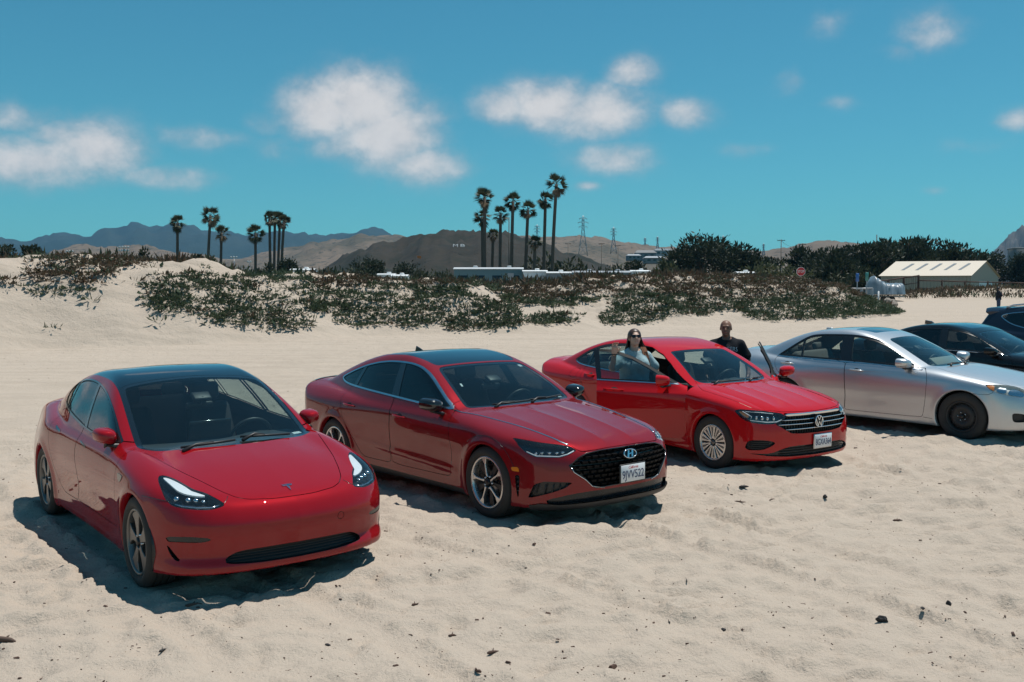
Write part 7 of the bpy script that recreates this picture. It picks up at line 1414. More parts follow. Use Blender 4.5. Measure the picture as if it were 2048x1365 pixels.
def house(u0, u1, vt, vb, Y, label, wall, rf):
    a, b = at(u0, vb, Y), at(u1, vt, Y); Wd = b.x-a.x; H = b.z-a.z; root = empty('house', ((a.x+b.x)/2, Y, a.z)); tag(root, label, 'house', 'houses on the hillside'); m = MB(); m.box((0, 5, H*.3), (Wd, 10, H*.8)); m.obj('wall', MAT[wall], root)
    m = MB(); m.add([(-Wd*.54, -.6, H*.7), (Wd*.54, -.6, H*.7), (Wd*.54, 10.6, H*.7), (-Wd*.54, 10.6, H*.7), (-Wd*.40, 5, H), (Wd*.40, 5, H)], [(0, 1, 5, 4), (2, 3, 4, 5), (1, 2, 5), (3, 0, 4), (3, 2, 1, 0)]); m.obj('roof', MAT[rf], root)
    for k in range(3):
        m = MB(); m.box((-Wd*.3+Wd*.3*k, -.05, H*.4), (Wd*.16, .2, H*.28)); m.obj('window', MAT['dark_glass'], root)
house(1272, 1312, 500, 520, 700, 'grey house on the hillside left of the big dark tree', 'house_grey', 'concrete'); house(1310, 1345, 497, 512, 760, 'upper grey house beside the big dark tree', 'grey_metal', 'house_grey'); house(1290, 1330, 512, 526, 640, 'lower pale house on the hillside', 'concrete', 'grey_metal'); house(1255, 1282, 508, 520, 690, 'small house at the left of the hillside houses', 'house_grey', 'grey_metal')
# concrete tower far right, low sheds
m = MB(); p = at(2033, 545, 420); q = at(2046, 497, 420); m.rbox((p.x, 420, (p.z+q.z)/2), ((q.x-p.x)*2, 6, q.z-p.z), .3, 1); m.rbox((p.x, 420, q.z-.2), ((q.x-p.x)*2.15, 6.4, .7), .15, 1); m.rbox((p.x+2.6, 420, p.z+2), (5, 5, 5), .2, 1); tag(m.obj('concrete_tower', MAT['concrete']), 'grey concrete tower at the far right edge', 'tower')
def shed(u0, u1, vt, vb, Y, label):
    a, b = at(u0, vb, Y), at(u1, vt, Y); Wd = b.x-a.x; base = near_z((a.x+b.x)/2, Y); H = max(b.z-base, 1.4); root = empty('shed', ((a.x+b.x)/2, Y, base)); tag(root, label, 'shed'); m = MB(); m.box((0, 1.3, H*.36), (Wd, 2.6, H*.72)); m.obj('wall', MAT['house_grey'], root); m = MB(); n = 7; V = []; F = []
    for k in range(n):
        t = math.pi*k/(n-1)
        for x in (-Wd*.52, Wd*.52): V.append((x, 1.3-1.42*math.cos(t), H*.70+H*.3*math.sin(t)))
    for k in range(n-1): F.append((2*k, 2*k+1, 2*k+3, 2*k+2))
    F += [tuple(2*k for k in range(n))[::-1], tuple(2*k+1 for k in range(n))]; m.add(V, F, True); sharpen(m.obj('roof', MAT['teal_metal'], root)); m = MB(); m.box((Wd*.2, -.02, H*.33), (.8, .06, H*.6)); m.obj('door', MAT['grey_metal'], root)
shed(1612, 1653, 563, 577, 100, 'small grey shed with curved roof right of the stop sign')
# tarpaulin over a boat: bow lump and long low body
def tarp():
    Y = 92; root = empty('covered_boat', (at(1770, 575, Y).x, Y, near_z(at(1770, 575, Y).x, Y)+.55)); root.scale = (1, 1, 1.1); tag(root, 'boat under a shiny grey blue tarpaulin by the fence', 'boat'); n, k = 30, 13; V = []; F = []; rg = np.random.default_rng(5)
    top = Spl1([(-1.62, .7), (-1.45, 1.25), (-1.2, 1.55), (-.9, 1.50), (-.5, 1.22), (0, 1.02), (.8, .98), (1.5, .96), (1.7, .85)])
    for i in range(n):
        x = -1.62+3.3*i/(n-1); h = float(top(np.array([x]))[0])
        for j in range(k):
            a = math.pi*j/(k-1); w = 1.05*(1-.55*max(0, (abs(x)-1.0)/.7)**2); pl = .06*math.sin(i*2.1+j*.7)+.05*rg.normal(); V.append((x+.03*rg.normal(), -w*math.cos(a)*(1.15+pl if j in (0, k-1) else 1+pl), .05+(h-.05)*math.sin(a)**.45*(1+.05*math.sin(i*1.7))))
    for i in range(n-1):
        for j in range(k-1): F.append((i*k+j, (i+1)*k+j, (i+1)*k+j+1, i*k+j+1))
    F += [tuple(range(k)), tuple((n-1)*k+j for j in range(k))[::-1]]
    m = MB(); m.add(V, F, True); m.obj('tarpaulin', MAT['tarp'], root); m = MB(); m.box((.1, 0, .12), (2.8, 1.2, .18)); m.obj('hull', MAT['white_plastic'], root)
    for sx in (-.4, .4):
        m = MB(); m.lathe([(0, -.09), (.2, -.09), (.28, -.06), (.28, .08), (0, .08)], 16, c=(sx, -.7, -.38)); m.obj('trailer_wheel', MAT['rubber'], root)
    m = MB(); m.box((.1, 0, -.12), (3.2, .5, .12)); m.obj('trailer_frame', MAT['galv'], root)
tarp()
# rail fences by the road
def fence(u0, v0, u1, v1, Y0, Y1, n, h, label, mat='wood_brown', rails=(.95, .55), bars=0):
    a, b = at(u0, v0, Y0), at(u1, v1, Y1); root = empty('fence', (a.x, Y0, near_z(a.x, Y0))); tag(root, label, 'fence', 'fences by the beach road'); L = []
    for k in range(n+1):
        x, y = a.x+(b.x-a.x)*k/n, Y0+(Y1-Y0)*k/n; L.append((x-a.x, y-Y0, near_z(x, y)-root.location.z))
    for q in L: m = MB(); m.rbox((q[0], q[1], q[2]+h/2-.2), (.16, .16, h+.4), .02, 1); m.obj('post', MAT[mat], root)
    for k in range(n):
        for r in rails:
            p, q = L[k], L[k+1]; m = MB(); m.tube([(p[0], p[1], p[2]+h*r), (q[0], q[1], q[2]+h*r)], .075 if r > .9 else .04, 6); m.obj('rail', MAT[mat], root)
        for j in range(bars):
            f = (j+.5)/bars; p, q = L[k], L[k+1]; m = MB(); m.tube([(p[0]+(q[0]-p[0])*f, p[1]+(q[1]-p[1])*f, p[2]+(q[2]-p[2])*f+.1), (p[0]+(q[0]-p[0])*f, p[1]+(q[1]-p[1])*f, p[2]+(q[2]-p[2])*f+h*.95)], .018, 5); m.obj('bar', MAT[mat], root)
fence(1845, 0, 2075, 0, 110, 114, 5, 2.1, 'dark brown rail fence above the right hand mound'); fence(1752, 0, 1845, 0, 95, 100, 3, 1.75, 'dark barred gate fence beside the covered boat', bars=7); fence(1708, 0, 1752, 0, 88, 90, 2, 1.3, 'thin wire fence left of the covered boat', 'galv', (.97, .5), 3); fence(1590, 0, 1706, 0, 100, 94, 4, 1.0, 'low brown rail fence right of the stop sign')
# signs
def sign(u, vt, vb, Y, kind, label):
    a, t = at(u, vb, Y), at(u, vt, Y); base = near_z(a.x, Y); root = empty('road_sign', (a.x, Y, base)); tag(root, label, 'sign'); H = t.z-base; m = MB(); m.tube([(0, 0, -.2), (0, 0, H)], .045, 6); m.obj('post', MAT['galv'], root)
    if kind == 'stop':
        r = 17/2.*Y/1991.*1.02; oc = lambda s: [(s*r*math.cos(math.pi/8+k*math.pi/4)/math.cos(math.pi/8), s*r*math.sin(math.pi/8+k*math.pi/4)/math.cos(math.pi/8)) for k in range(8)]; zc = H-r
        m = MB(); m.prism(oc(1.), lambda x, z: (x, -.05, zc+z), lambda x, z: (x, -.02, zc+z)); f = m.obj('sign_rim', MAT['sign_white'], root); m = MB(); m.prism(oc(.92), lambda x, z: (x, -.056, zc+z), lambda x, z: (x, -.049, zc+z)); m.obj('sign_face', MAT['sign_red'], root)
        me = text_mesh('STOP', r*.85, .003); o = link('sign_text', me, MAT['sign_white'], root); o.location = (0, -.060, zc); o.rotation_euler = (R(90), 0, 0); xs = [q.co.x for q in me.vertices]; o.scale = (1.52*r/(max(xs)-min(xs)), .95, 1)
        m = MB(); m.box((0, -.05, zc-r*1.6), (r*.75, .02, r*.7)); m.obj('lower_plate', MAT['sign_white'], root)
    else:
        w = 6.5*Y/1991.; m = MB(); m.rbox((0, -.05, H-w*1.3), (w, .03, w*2.6), .02, 1); m.obj('sign_face', MAT[kind], root)
sign(1601, 535, 590, 84, 'stop', 'red octagonal stop sign with STOP lettering by the dune'); sign(1714, 547, 588, 86, 'sign_blue', 'narrow blue sign left of the covered boat'); sign(1733, 545, 590, 88, 'sign_green', 'narrow green sign next to the covered boat')
# boulder by the road, bollard
def rock(name, loc, d, mat, label, seed=0, cat='rock'):
    bm = bmesh.new(); bmesh.ops.create_icosphere(bm, subdivisions=3, radius=.5); rg = random.Random(seed)
    for v in bm.verts:
        n = gnoise(np.array([v.co.x*2.3+seed]), np.array([v.co.y*2.3+v.co.z*1.7]), seed)[0]; v.co *= 1+.55*n; v.co = Vector((round(v.co.x*5)/5*.4+v.co.x*.6, v.co.y, round(v.co.z*5)/5*.4+v.co.z*.6)); v.co = Vector((v.co.x*d[0], v.co.y*d[1], v.co.z*d[2]))
    me = bpy.data.meshes.new(name); bm.to_mesh(me); bm.free(); o = link(name, me, MAT[mat]); o.location = loc; o.rotation_euler = (0, 0, rg.uniform(0, 6)); return tag(o, label, cat)
simple('boulder', (.22, .19, .16), .9, var=.3); p = at(1782, 596, 78); rock('boulder', (p.x, 78, near_z(p.x, 78)+.15), (1.5, 1.0, .85), 'boulder', 'pale boulder lying beside the beach road', 3)
m = MB(); p = at(1757, 590, 76); z = near_z(p.x, 76); m.tube([(p.x, 76, z-.2), (p.x, 76, z+1.15)], .06, 8); m.tube([(p.x, 76, z+1.13), (p.x, 76, z+1.18)], [.06, .03], 8); tag(m.obj('bollard', MAT['white_metal']), 'white post left of the boulder', 'bollard')
# lattice towers, poles, lamps
def pylon(u, vt, vb, Y, label, w=None):
    a, t = at(u, vb, Y), at(u, vt, Y); H = t.z-a.z+6; base = a.z-6; W_ = H*.115; m = MB(); rd = Y*.00022; root_z = base
    lv = [0, .25, .45, .6, .72, .84, .94, 1.]; wd = [1, .70, .46, .30, .22, .22, .20, .02]; R3 = lambda k, sx, sy: (sx*W_*wd[k], sy*W_*wd[k], H*lv[k])
    for sx in (-1, 1):
        for sy in (-1, 1): m.tube([R3(k, sx, sy) for k in range(8)], rd*1.25, 4)
    for k in range(7):
        for s_ in (-1, 1):
            for A, B in (((-1, s_), (1, s_)), ((s_, -1), (s_, 1))): m.tube([R3(k, *A), R3(k+1, *B)], rd*.7, 3); m.tube([R3(k, *B), R3(k+1, *A)], rd*.7, 3)
    for z, l in ((.72, .95), (.83, 1.15), (.93, .85)):
        m.tube([(-W_*l, 0, H*z), (W_*l, 0, H*z)], rd, 4); m.tube([(-W_*l, 0, H*z), (0, 0, H*(z+.05)), (W_*l, 0, H*z)], rd*.7, 3)
        for s_ in (-1, 1): m.tube([(s_*W_*l*.95, 0, H*z), (s_*W_*l*.95, 0, H*(z-.035))], rd*.8, 4)
    o = m.obj('power_pylon', MAT['galv']); o.location = (a.x, Y, base); tag(o, label, 'pylon', 'power line towers on the hills'); return o
pylon(1166, 432, 503, 1300, 'largest lattice power tower right of the palms'); pylon(1227, 455, 500, 1500, 'second lattice power tower on the tan ridge'); pylon(1074, 450, 492, 1500, 'lattice tower seen between the right hand palms'); pylon(1315, 474, 496, 1900, 'small lattice tower above the hillside houses'); pylon(1290, 476, 494, 2000, 'smallest lattice tower left of the hillside houses'); pylon(1446, 472, 508, 1100, 'lattice tower beside the big rounded tree'); pylon(1527, 488, 506, 1900, 'distant lattice tower between the dark trees')
def pole(u, vt, vb, Y, label, arms=1, r=.13, x2=0):
    a, t = at(u, vb, Y), at(u, vt, Y); m = MB(); base = min(a.z, near_z(a.x, Y)) if Y < 400 else a.z-4; H = t.z-base; m.tube([(0, 0, 0), (0, 0, H)], [r, r*.7], 6)
    for k in range(arms): m.box((0, 0, H-.35-k*.9), (2.0, .12, .14)); [m.lathe([(0, .0), (.06, 0), (.05, .18), (0, .2)], 6, 'z', (x, 0, H-.28-k*.9)) for x in (-.9, -.45, .45, .9)]
    o = m.obj('utility_pole', MAT['pole_wood']); o.location = (a.x, Y, base); tag(o, label, 'utility pole', 'wooden utility poles'); return (a.x, Y, t.z)
P1 = [pole(1562, 479, 520, 260, 'wooden utility pole left of the stop sign bush'), pole(1605, 487, 520, 300, 'utility pole behind the dark cypress'), pole(1753, 470, 520, 210, 'pole rising above the tall dark cypress', 0), pole(1136, 486, 530, 330, 'thin pole right of the tallest palm'), pole(1203, 486, 530, 340, 'thin pole above the wide shrub'), pole(1236, 490, 530, 360, 'thin pole left of the dark flat tree'), pole(1018, 435, 530, 190, 'tall grey pole inside the palm cluster', 0)]
for k, (a, b) in enumerate(((0, 1), (3, 4), (4, 5), (1, 0))):
    if k == 3: continue
    A, B = Vector(P1[a]), Vector(P1[b]); m = MB(); m.tube([A.lerp(B, t)+Vector((0, 0, -.4-1.2*4*t*(1-t))) for t in np.linspace(0, 1, 9)], .035, 4); tag(m.obj('overhead_wire', MAT['lamp_black']), ['cable between the two poles near the stop sign', 'cable between the left two thin poles', 'cable between the right two thin poles'][k], 'cable', 'overhead wires')
def floodlight(u, v, vb, Y, nx_, nz_, label):
    p = at(u, v, Y); base = near_z(p.x, Y); root = empty('floodlight_mast', (p.x, Y, base)); tag(root, label, 'floodlight', 'stadium floodlights'); H = p.z-base; m = MB(); m.tube([(0, 0, 0), (0, 0, H)], .12, 6); m.obj('mast', MAT['galv'], root); m = MB(); s = .42
    for j in range(nz_): m.box((0, .05, H+(j-.5*(nz_-1))*s*1.5), (nx_*s*1.35, .08, .08))
    m.obj('crossbar', MAT['galv'], root)
    for i in range(nx_):
        for j in range(nz_): mm = MB(); mm.lathe([(0, -.12), (s*.5, -.15), (s*.42, .0), (.1, .12)], 8, c=((i-.5*(nx_-1))*s*1.3, 0, H+(j-.5*(nz_-1))*s*1.5)); mm.obj('lamp', MAT['white_metal'], root)
floodlight(248, 498, 520, 190, 4, 2, 'wide bank of white floodlights above the left dune'); floodlight(140, 503, 520, 200, 3, 1, 'small bank of floodlights at the far left'); floodlight(468, 515, 540, 200, 3, 1, 'floodlight mast between the short and fourth palm'); floodlight(499, 524, 540, 205, 2, 1, 'low floodlight mast beside the fourth palm')
# small flag on the hillside
m = MB(); p = at(834, 515, 240); m.tube([(p.x, 240, p.z-4), (p.x, 240, p.z+.4)], .05, 5); m.add([(p.x, 240, p.z+.4), (p.x+1., 240.1, p.z+.25), (p.x+1., 240, p.z-.35), (p.x, 240, p.z-.2)], [(0, 1, 2, 3)], mat=1); tag(m.obj('flag', [MAT['pole_wood'], MAT['orange_cloth']]), 'tiny orange flag in front of the dark hill', 'flag')
# ---------------------------------------------------------------- sea haze
def haze():
    m = MB(); m.box((0, 2800, 262), (19800, 15000, 530)); o = m.obj('haze', None); o.data.materials.clear(); mt = bpy.data.materials.new('haze'); mt.use_nodes = True; nt = mt.node_tree; nt.nodes.clear(); out = nt.nodes.new('ShaderNodeOutputMaterial'); v = nt.nodes.new('ShaderNodeVolumePrincipled'); v.inputs['Color'].default_value = (.22, .58, .95, 1); v.inputs['Density'].default_value = 6.5e-5; v.inputs['Anisotropy'].default_value = .2; nt.links.new(v.outputs[0], out.inputs['Volume']); o.data.materials.append(mt); o['kind'] = 'stuff'; o['label'] = 'thin pale sea haze filling the air'

# ---------------------------------------------------------------- people (smooth unions of tapered limbs, meshed as one skin)
def sd_cap(P, a, b, ra, rb):
    a = np.array(a, np.float32); b = np.array(b, np.float32); ab = b-a; t = np.clip(((P-a)@ab)/max(float(ab@ab), 1e-9), 0, 1); return np.linalg.norm(P-a-t[:, None]*ab, axis=1)-(ra+(rb-ra)*t)
def sd_ell(P, c, r): 
    q = (P-np.array(c, np.float32))/np.array(r, np.float32); l = np.linalg.norm(q, axis=1); return (l-1)*min(r)
def union(P, prims, k):
    d = None
    for p in prims:
        if isinstance(p[0], str): q = sd_ell(P, p[1], p[2]); kk = p[3] if p[3] else k
        else: q = sd_cap(P, p[0], p[1], p[2], p[3]); kk = p[4] if len(p) > 4 else k
        d = q if d is None else smin(d, q, kk)
    return d
def net(fun, lo, hi, h):
    ax = [np.arange(a, b, h, dtype=np.float32) for a, b in zip(lo, hi)]; G = np.stack(np.meshgrid(*ax, indexing='ij'), -1); V = fun(G.reshape(-1, 3)).reshape(G.shape[:3]); ins = V < 0
    n0, n1, n2 = ins.shape; cnt = sum(ins[i:n0-1+i, j:n1-1+j, k:n2-1+k].astype(np.int8) for i in (0, 1) for j in (0, 1) for k in (0, 1)); act = (cnt > 0) & (cnt < 8); idx = -np.ones(act.shape, np.int64); idx[act] = np.arange(act.sum()); ii = np.argwhere(act); P = np.stack([ax[k][ii[:, k]]+h/2 for k in range(3)], 1).astype(np.float32); Qs = []
    for a in range(3):
        b = np.moveaxis(ins, a, 0); id2 = np.moveaxis(idx, a, 0); e = b[:-1] != b[1:]; p = np.argwhere(e[:, 1:-1, 1:-1]); p[:, 1:] += 1
        Qs.append(np.stack([id2[p[:, 0], p[:, 1]-1, p[:, 2]-1], id2[p[:, 0], p[:, 1], p[:, 2]-1], id2[p[:, 0], p[:, 1], p[:, 2]], id2[p[:, 0], p[:, 1]-1, p[:, 2]]], 1))
    Q = np.concatenate(Qs); Q = Q[(Q >= 0).all(1)]; e = h*.5
    for _ in range(3):
        f = fun(P); g = np.stack([(fun(P+np.eye(3, dtype=np.float32)[k]*e)-fun(P-np.eye(3, dtype=np.float32)[k]*e))/(2*e) for k in range(3)], 1); P = (P-g*(f/np.maximum((g*g).sum(1), .1))[:, None]).astype(np.float32)
    N = g/np.maximum(np.linalg.norm(g, axis=1), 1e-6)[:, None]; fn = np.cross(P[Q[:, 1]]-P[Q[:, 0]], P[Q[:, 2]]-P[Q[:, 0]]); bad = (fn*N[Q[:, 0]]).sum(1) < 0; Q[bad] = Q[bad][:, ::-1]
    return P, Q, N
def hand(wr, d, n, s, curl=.5, spread=.12):
    # five separate fingers; d: direction of the hand, n: palm normal, s: thumb side
    wr, d, n, s = [np.array(v, float) for v in (wr, d, n, s)]; out = [(wr, wr+d*.075, .024, .030), (wr+d*.02+s*.012, wr+d*.08+s*.022, .020, .019), (wr+d*.02-s*.012, wr+d*.08-s*.022, .020, .018)]
    for k, (L, o) in enumerate(((.068, .030), (.076, .010), (.071, -.010), (.056, -.030))):
        p0 = wr+d*.082+s*o; f = d+s*(o*spread*12); f /= np.linalg.norm(f); p1 = p0+f*L*.45; f2 = f*math.cos(curl)+n*math.sin(curl); p2 = p1+f2*L*.32; f3 = f*math.cos(curl*2)+n*math.sin(curl*2); p3 = p2+f3*L*.25; out += [(p0, p1, .0095, .009, .006), (p1, p2, .009, .0085, .006), (p2, p3, .0085, .007, .006)]
    t0 = wr+d*.025+s*.028; t1 = t0+d*.028+s*.032+n*.006; t2 = t1+d*.028+s*.008+n*.008; out += [(t0, t1, .013, .011, .008), (t1, t2, .011, .008, .006)]; return out
def head_prims(c, tilt, hs=1., beard=False):
    # tilt: rotation about x (chin up positive); faces -y
    M = Matrix.Rotation(-tilt, 3, 'X'); f = lambda p: tuple(Vector(c)+M @ (Vector(p)*hs))
    return f, [('e', f((0, .014, .026)), (.078*hs, .096*hs, .088*hs), .03, 0), ('e', f((0, -.022, -.035)), (.058*hs, .066*hs, .072*hs), .03, 0), (f((0, -.062, -.085)), f((0, -.052, -.070)), .026*hs, .030*hs, .03), (f((0, -.084, .012)), f((0, -.104, -.024)), .009*hs, .014*hs, .012), (f((-.02, -.078, -.052)), f((.02, -.078, -.052)), .010*hs, .010*hs, .014), (f((-.03, -.076, .028)), f((.03, -.076, .028)), .014*hs, .014*hs, .02), ('e', f((.077, .012, -.008)), (.007*hs, .018*hs, .028*hs), .008, 0), ('e', f((-.077, .012, -.008)), (.007*hs, .018*hs, .028*hs), .008, 0)]
def skinmat(name, c):
    t = NT(name).set(rough=.5, spec=.35); n = t.noise(40, 4, .6, t.coord()); t.l(t.mix(n, tuple(v*.85 for v in c), tuple(min(1, v*1.12) for v in c)), t.b.inputs['Base Color']); return t.m
def clothmat(name, c):
    t = NT(name).set(rough=.9, spec=.1); co = t.coord(); n = t.noise(7, 4, .6, co); t.l(t.mix(n, tuple(v*.8 for v in c), tuple(min(1, v*1.15) for v in c)), t.b.inputs['Base Color']); t.l(t.bump(t.noise(16, 4, .6, co, .8), .6, .02), t.b.inputs['Normal']); return t.m
skinmat('skin_light', (.50, .32, .24)); skinmat('skin_dark', (.20, .105, .07)); clothmat('teal_shirt', (.30, .42, .45)); clothmat('black_shirt', (.022, .023, .028)); clothmat('denim', (.05, .07, .12)); clothmat('dark_jacket', (.018, .022, .032)); simple('hair_brown', (.045, .022, .014), .45, var=.5, scale=30); simple('hair_light', (.20, .09, .045), .45, var=.4, scale=30); simple('hair_black', (.012, .010, .009), .4); simple('lens_dark', (.01, .008, .012), .08, var=0); simple('shirt_print', (.42, .50, .58), .7); simple('shoe', (.03, .03, .03), .7); simple('lip', (.36, .13, .11), .4)
def figure(name, label, loc, face, H, skin, shirt, pants, arms, headc, tilt, build=1., sleeves=.55, body_extra=(), female=False):
    s = H/1.70; B = build; sh_z = 1.40*s; hip = .88*s; w = (.165 if female else .195)*s*B
    root = empty(name, loc, (0, 0, face)); tag(root, label, 'person')
    f, hp = head_prims(headc, tilt, s*1.03)
    nk = (headc[0], headc[1]+.03, headc[2]-.07*s); torso = [((-w*.60, .01, sh_z-.085), (0, .01, sh_z-.045), .072*s*B, .082*s*B), ((w*.60, .01, sh_z-.085), (0, .01, sh_z-.045), .072*s*B, .082*s*B), ((0, .0, sh_z-.18), (0, 0, 1.08*s), .135*s*B, .125*s*B), ((-.06*B, 0, sh_z-.16), (-.055*B, 0, hip+.05), .11*s*B, .115*s*B), ((.06*B, 0, sh_z-.16), (.055*B, 0, hip+.05), .11*s*B, .115*s*B), ((0, .01, hip+.06), (0, .01, hip-.02), .15*s*B, .15*s*B)]
    if female: torso += [('e', (-.075*B, -.075*B, sh_z-.20), (.075*B, .075*B, .075*B), .06, 0), ('e', (.075*B, -.075*B, sh_z-.20), (.075*B, .075*B, .075*B), .06, 0)]
    neck = [((0, .012, sh_z-.03), nk, .058*s, .054*s)]
    armp = []; slv = []
    for sd, (el, wr, hd, hn, hs_) in zip((-1, 1), arms):
        sp_ = (sd*w*.93, .012, sh_z-.085); armp += [(sp_, el, .052*s*B, .042*s*B), (el, wr, .042*s*B, .028*s)]+hand(wr, hd, hn, hs_); m_ = tuple(np.array(sp_)+(np.array(el)-np.array(sp_))*sleeves*1.25); slv += [(sp_, m_, .060*s*B, .060*s*B)]
    legs = []; 
    for sd in (-1, 1): k_ = (sd*.10, -.01, .47*s); a_ = (sd*.11, .01, .09*s); legs += [((sd*.085, 0, hip), k_, .088*s*B, .062*s*B), (k_, a_, .060*s*B, .042*s), ((sd*.11, .02, .045), (sd*.13, -.15, .035), .042, .034)]
    prims = hp+neck+armp+[p if isinstance(p[0], str) else (p[0], p[1], p[2]*.93, p[3]*.93) for p in torso]+legs
    h = .0145; allp = np.array([p[0] for p in prims if not isinstance(p[0], str)]+[p[1] for p in prims if not isinstance(p[0], str)]); lo = np.minimum(allp.min(0)-.12, (-.25, -.2, -.02)); hi = np.maximum(allp.max(0)+.16, (.25, .2, headc[2]+.18))
    P, Q, N = net(lambda X: union(X, prims, .035), lo, hi, h); body = link('body', np_mesh('body', P, Q, N), MAT[skin], root)
    zt = sh_z+.03*s
    def shirtf(X):
        d = union(X, torso+slv, .05)-.012+.006*np.sin(X[:, 0]*38+X[:, 2]*11)*np.cos(X[:, 2]*23+X[:, 1]*17); nkc = sd_ell(X, (0, -.03, sh_z+.045), (.085*s, .10*s, .075*s)); d = np.maximum(d, -nkc); return np.maximum(d, (hip-.06)-X[:, 2])
    P, Q, N = net(shirtf, lo, (hi[0], hi[1], sh_z+.12), h); link('shirt', np_mesh('shirt', P, Q, N), MAT[shirt], root)
    P, Q, N = net(lambda X: np.maximum(union(X, [(a, b, r1+.014, r2+.016) for a, b, r1, r2 in legs if r1 > .043]+[((0, .01, hip+.0), (0, .01, hip+.06), .155*s*B, .15*s*B)], .04), np.maximum(.07-X[:, 2], X[:, 2]-(hip+.05))), (-.35, -.3, 0.), (.35, .3, hip+.1), .016); link('trousers', np_mesh('trousers', P, Q, N), MAT[pants], root)
    for sd in (-1, 1): m = MB(); m.rbox((sd*.12, -.06, .045), (.10, .28, .09), .04, 3); m.obj('shoe', MAT['shoe'], root)
    return root, body, f
def strands(f, spec, rg, name, mat, parent, n=110, r=.008):
    # hair locks: starts on the scalp, falls along given curves
    m = MB()
    for k in range(n):
        a = spec(rg); m.tube([f(p) if len(p) == 3 else p for p in a], [r, r*1.1, r, r*.7, r*.25][:len(a)], 4, cap=False)
    return m.obj(name, mat, parent)
JM = pose_matrix(JETTA['pose'])
def stand(lx, ly): p = JM @ Vector((lx, ly, 0)); return (p.x, p.y, near_z(p.x, p.y)-.01)
def woman():
    loc = stand(.10, -1.03); hc = (0, -.015, 1.475); A = [((-.31, -.10, 1.10), (-.30, -.17, 1.285), (.05, -.12, 1.), (0, -1., -.15), (1., .1, 0)), ((.27, .0, 1.08), (.30, -.10, .88), (.1, -.35, -.93), (-1, 0, 0), (0, -1, 0))]
    A[0] = (A[0][0], A[0][1], tuple(np.array((.04, -.10, .99))), (0, -1., 0), (1., 0, 0))
    root, body, f = figure('person', 'person in sunglasses and pale teal shirt raising a hand behind the open car door', loc, .10, 1.60, 'skin_light', 'teal_shirt', 'denim', A, hc, .22, 1.12, .62, female=True)
    # sunglasses
    m = MB()
    for sd in (-1, 1):
        poly = [(sd*.006, .012), (sd*.030, .020), (sd*.058, .016), (sd*.062, -.004), (sd*.045, -.024), (sd*.022, -.022), (sd*.010, -.006)]; m.prism(poly, lambda a, b: f((a, -.094+abs(a)*.25, .012+b)), lambda a, b: f((a, -.100+abs(a)*.25, .012+b)))
        m.tube([f((sd*.062, -.082, .020)), f((sd*.078, .0, .014))], .003, 5)
    m.tube([f((-.012, -.098, .020)), f((.012, -.098, .020))], .003, 5); m.obj('sunglasses', MAT['lens_dark'], root)
    m = MB(); m.rbox(f((0, -.083, -.054)), (.042, .014, .012), .005, 2); m.obj('mouth', MAT['lip'], root)
    rg = np.random.default_rng(4)
    # cap of hair plus long locks, most of them over the left shoulder
    M_ = union; cap = lambda X: np.maximum(union(X, [('e', f((0, .028, .036)), (.088, .104, .098), .03, 0)], .02), (f((0, -.06, .06))[1]+.0)-X[:, 1]-.55*(X[:, 2]-f((0, -.06, .06))[2])*0-(X[:, 2] < f((0, 0, .075))[2])*.045)
    P, Q, N = net(cap, (hc[0]-.14, hc[1]-.16, hc[2]-.12), (hc[0]+.14, hc[1]+.2, hc[2]+.2), .010); hair = link('hair', np_mesh('hair', P, Q, N), MAT['hair_brown'], root)
    def lockR(rg):
        a = rg.uniform(.1, 2.6); x0, y0 = .084*math.cos(a), .02+.085*math.sin(a); e = rg.normal(0, .028); q = Vector(f((x0, y0, .04))); return [tuple(q), (q.x*1.15+.02, q.y+.005, q.z-.09), (q.x+.06+e, q.y-.005+e, q.z-.19), (q.x*.6+.12+e*2, q.y-.06+e, q.z-.29), (q.x*.5+.14+e*3, q.y-.08+e, q.z-.36-rg.uniform(0, .08))]
    def lockL(rg):
        a = rg.uniform(1.4, 3.2); x0, y0 = .084*math.cos(a), .02+.085*math.sin(a); e = rg.uniform(-.015, .015); q = Vector(f((x0, y0, .04))); return [tuple(q), (q.x*1.12, q.y+.01, q.z-.08), (q.x*1.1-.01+e, q.y+.02, q.z-.17), (q.x*1.1-.015+e, q.y+.03, q.z-.24), (q.x*1.05-.02, q.y+.04, q.z-.30)]
    idf = lambda p: p
    strands(idf, lockR, rg, 'hair_locks', MAT['hair_brown'], root, 130, .007); strands(idf, lockL, rg, 'hair_locks', MAT['hair_brown'], root, 60, .009)
    def lockT(rg):
        e = rg.uniform(-.03, .03); return [(.10+e, -.03, 1.36), (.12+e, -.06, 1.30), (.13+e*1.3, -.085, 1.22), (.14+e*1.4, -.095, 1.15), (.15+e*1.5, -.10, 1.08)]
    strands(idf, lockT, rg, 'hair_locks', MAT['hair_light'], root, 36, .008)
    m = MB(); w = (-.30, -.17, 1.275); m.tube([(w[0]+.036*math.cos(t), w[1]+.036*math.sin(t), w[2]+.0) for t in np.linspace(0, 6.283, 17)], .007, 6, cap=False); m.obj('wristband', MAT['black_plastic'], root)
woman()
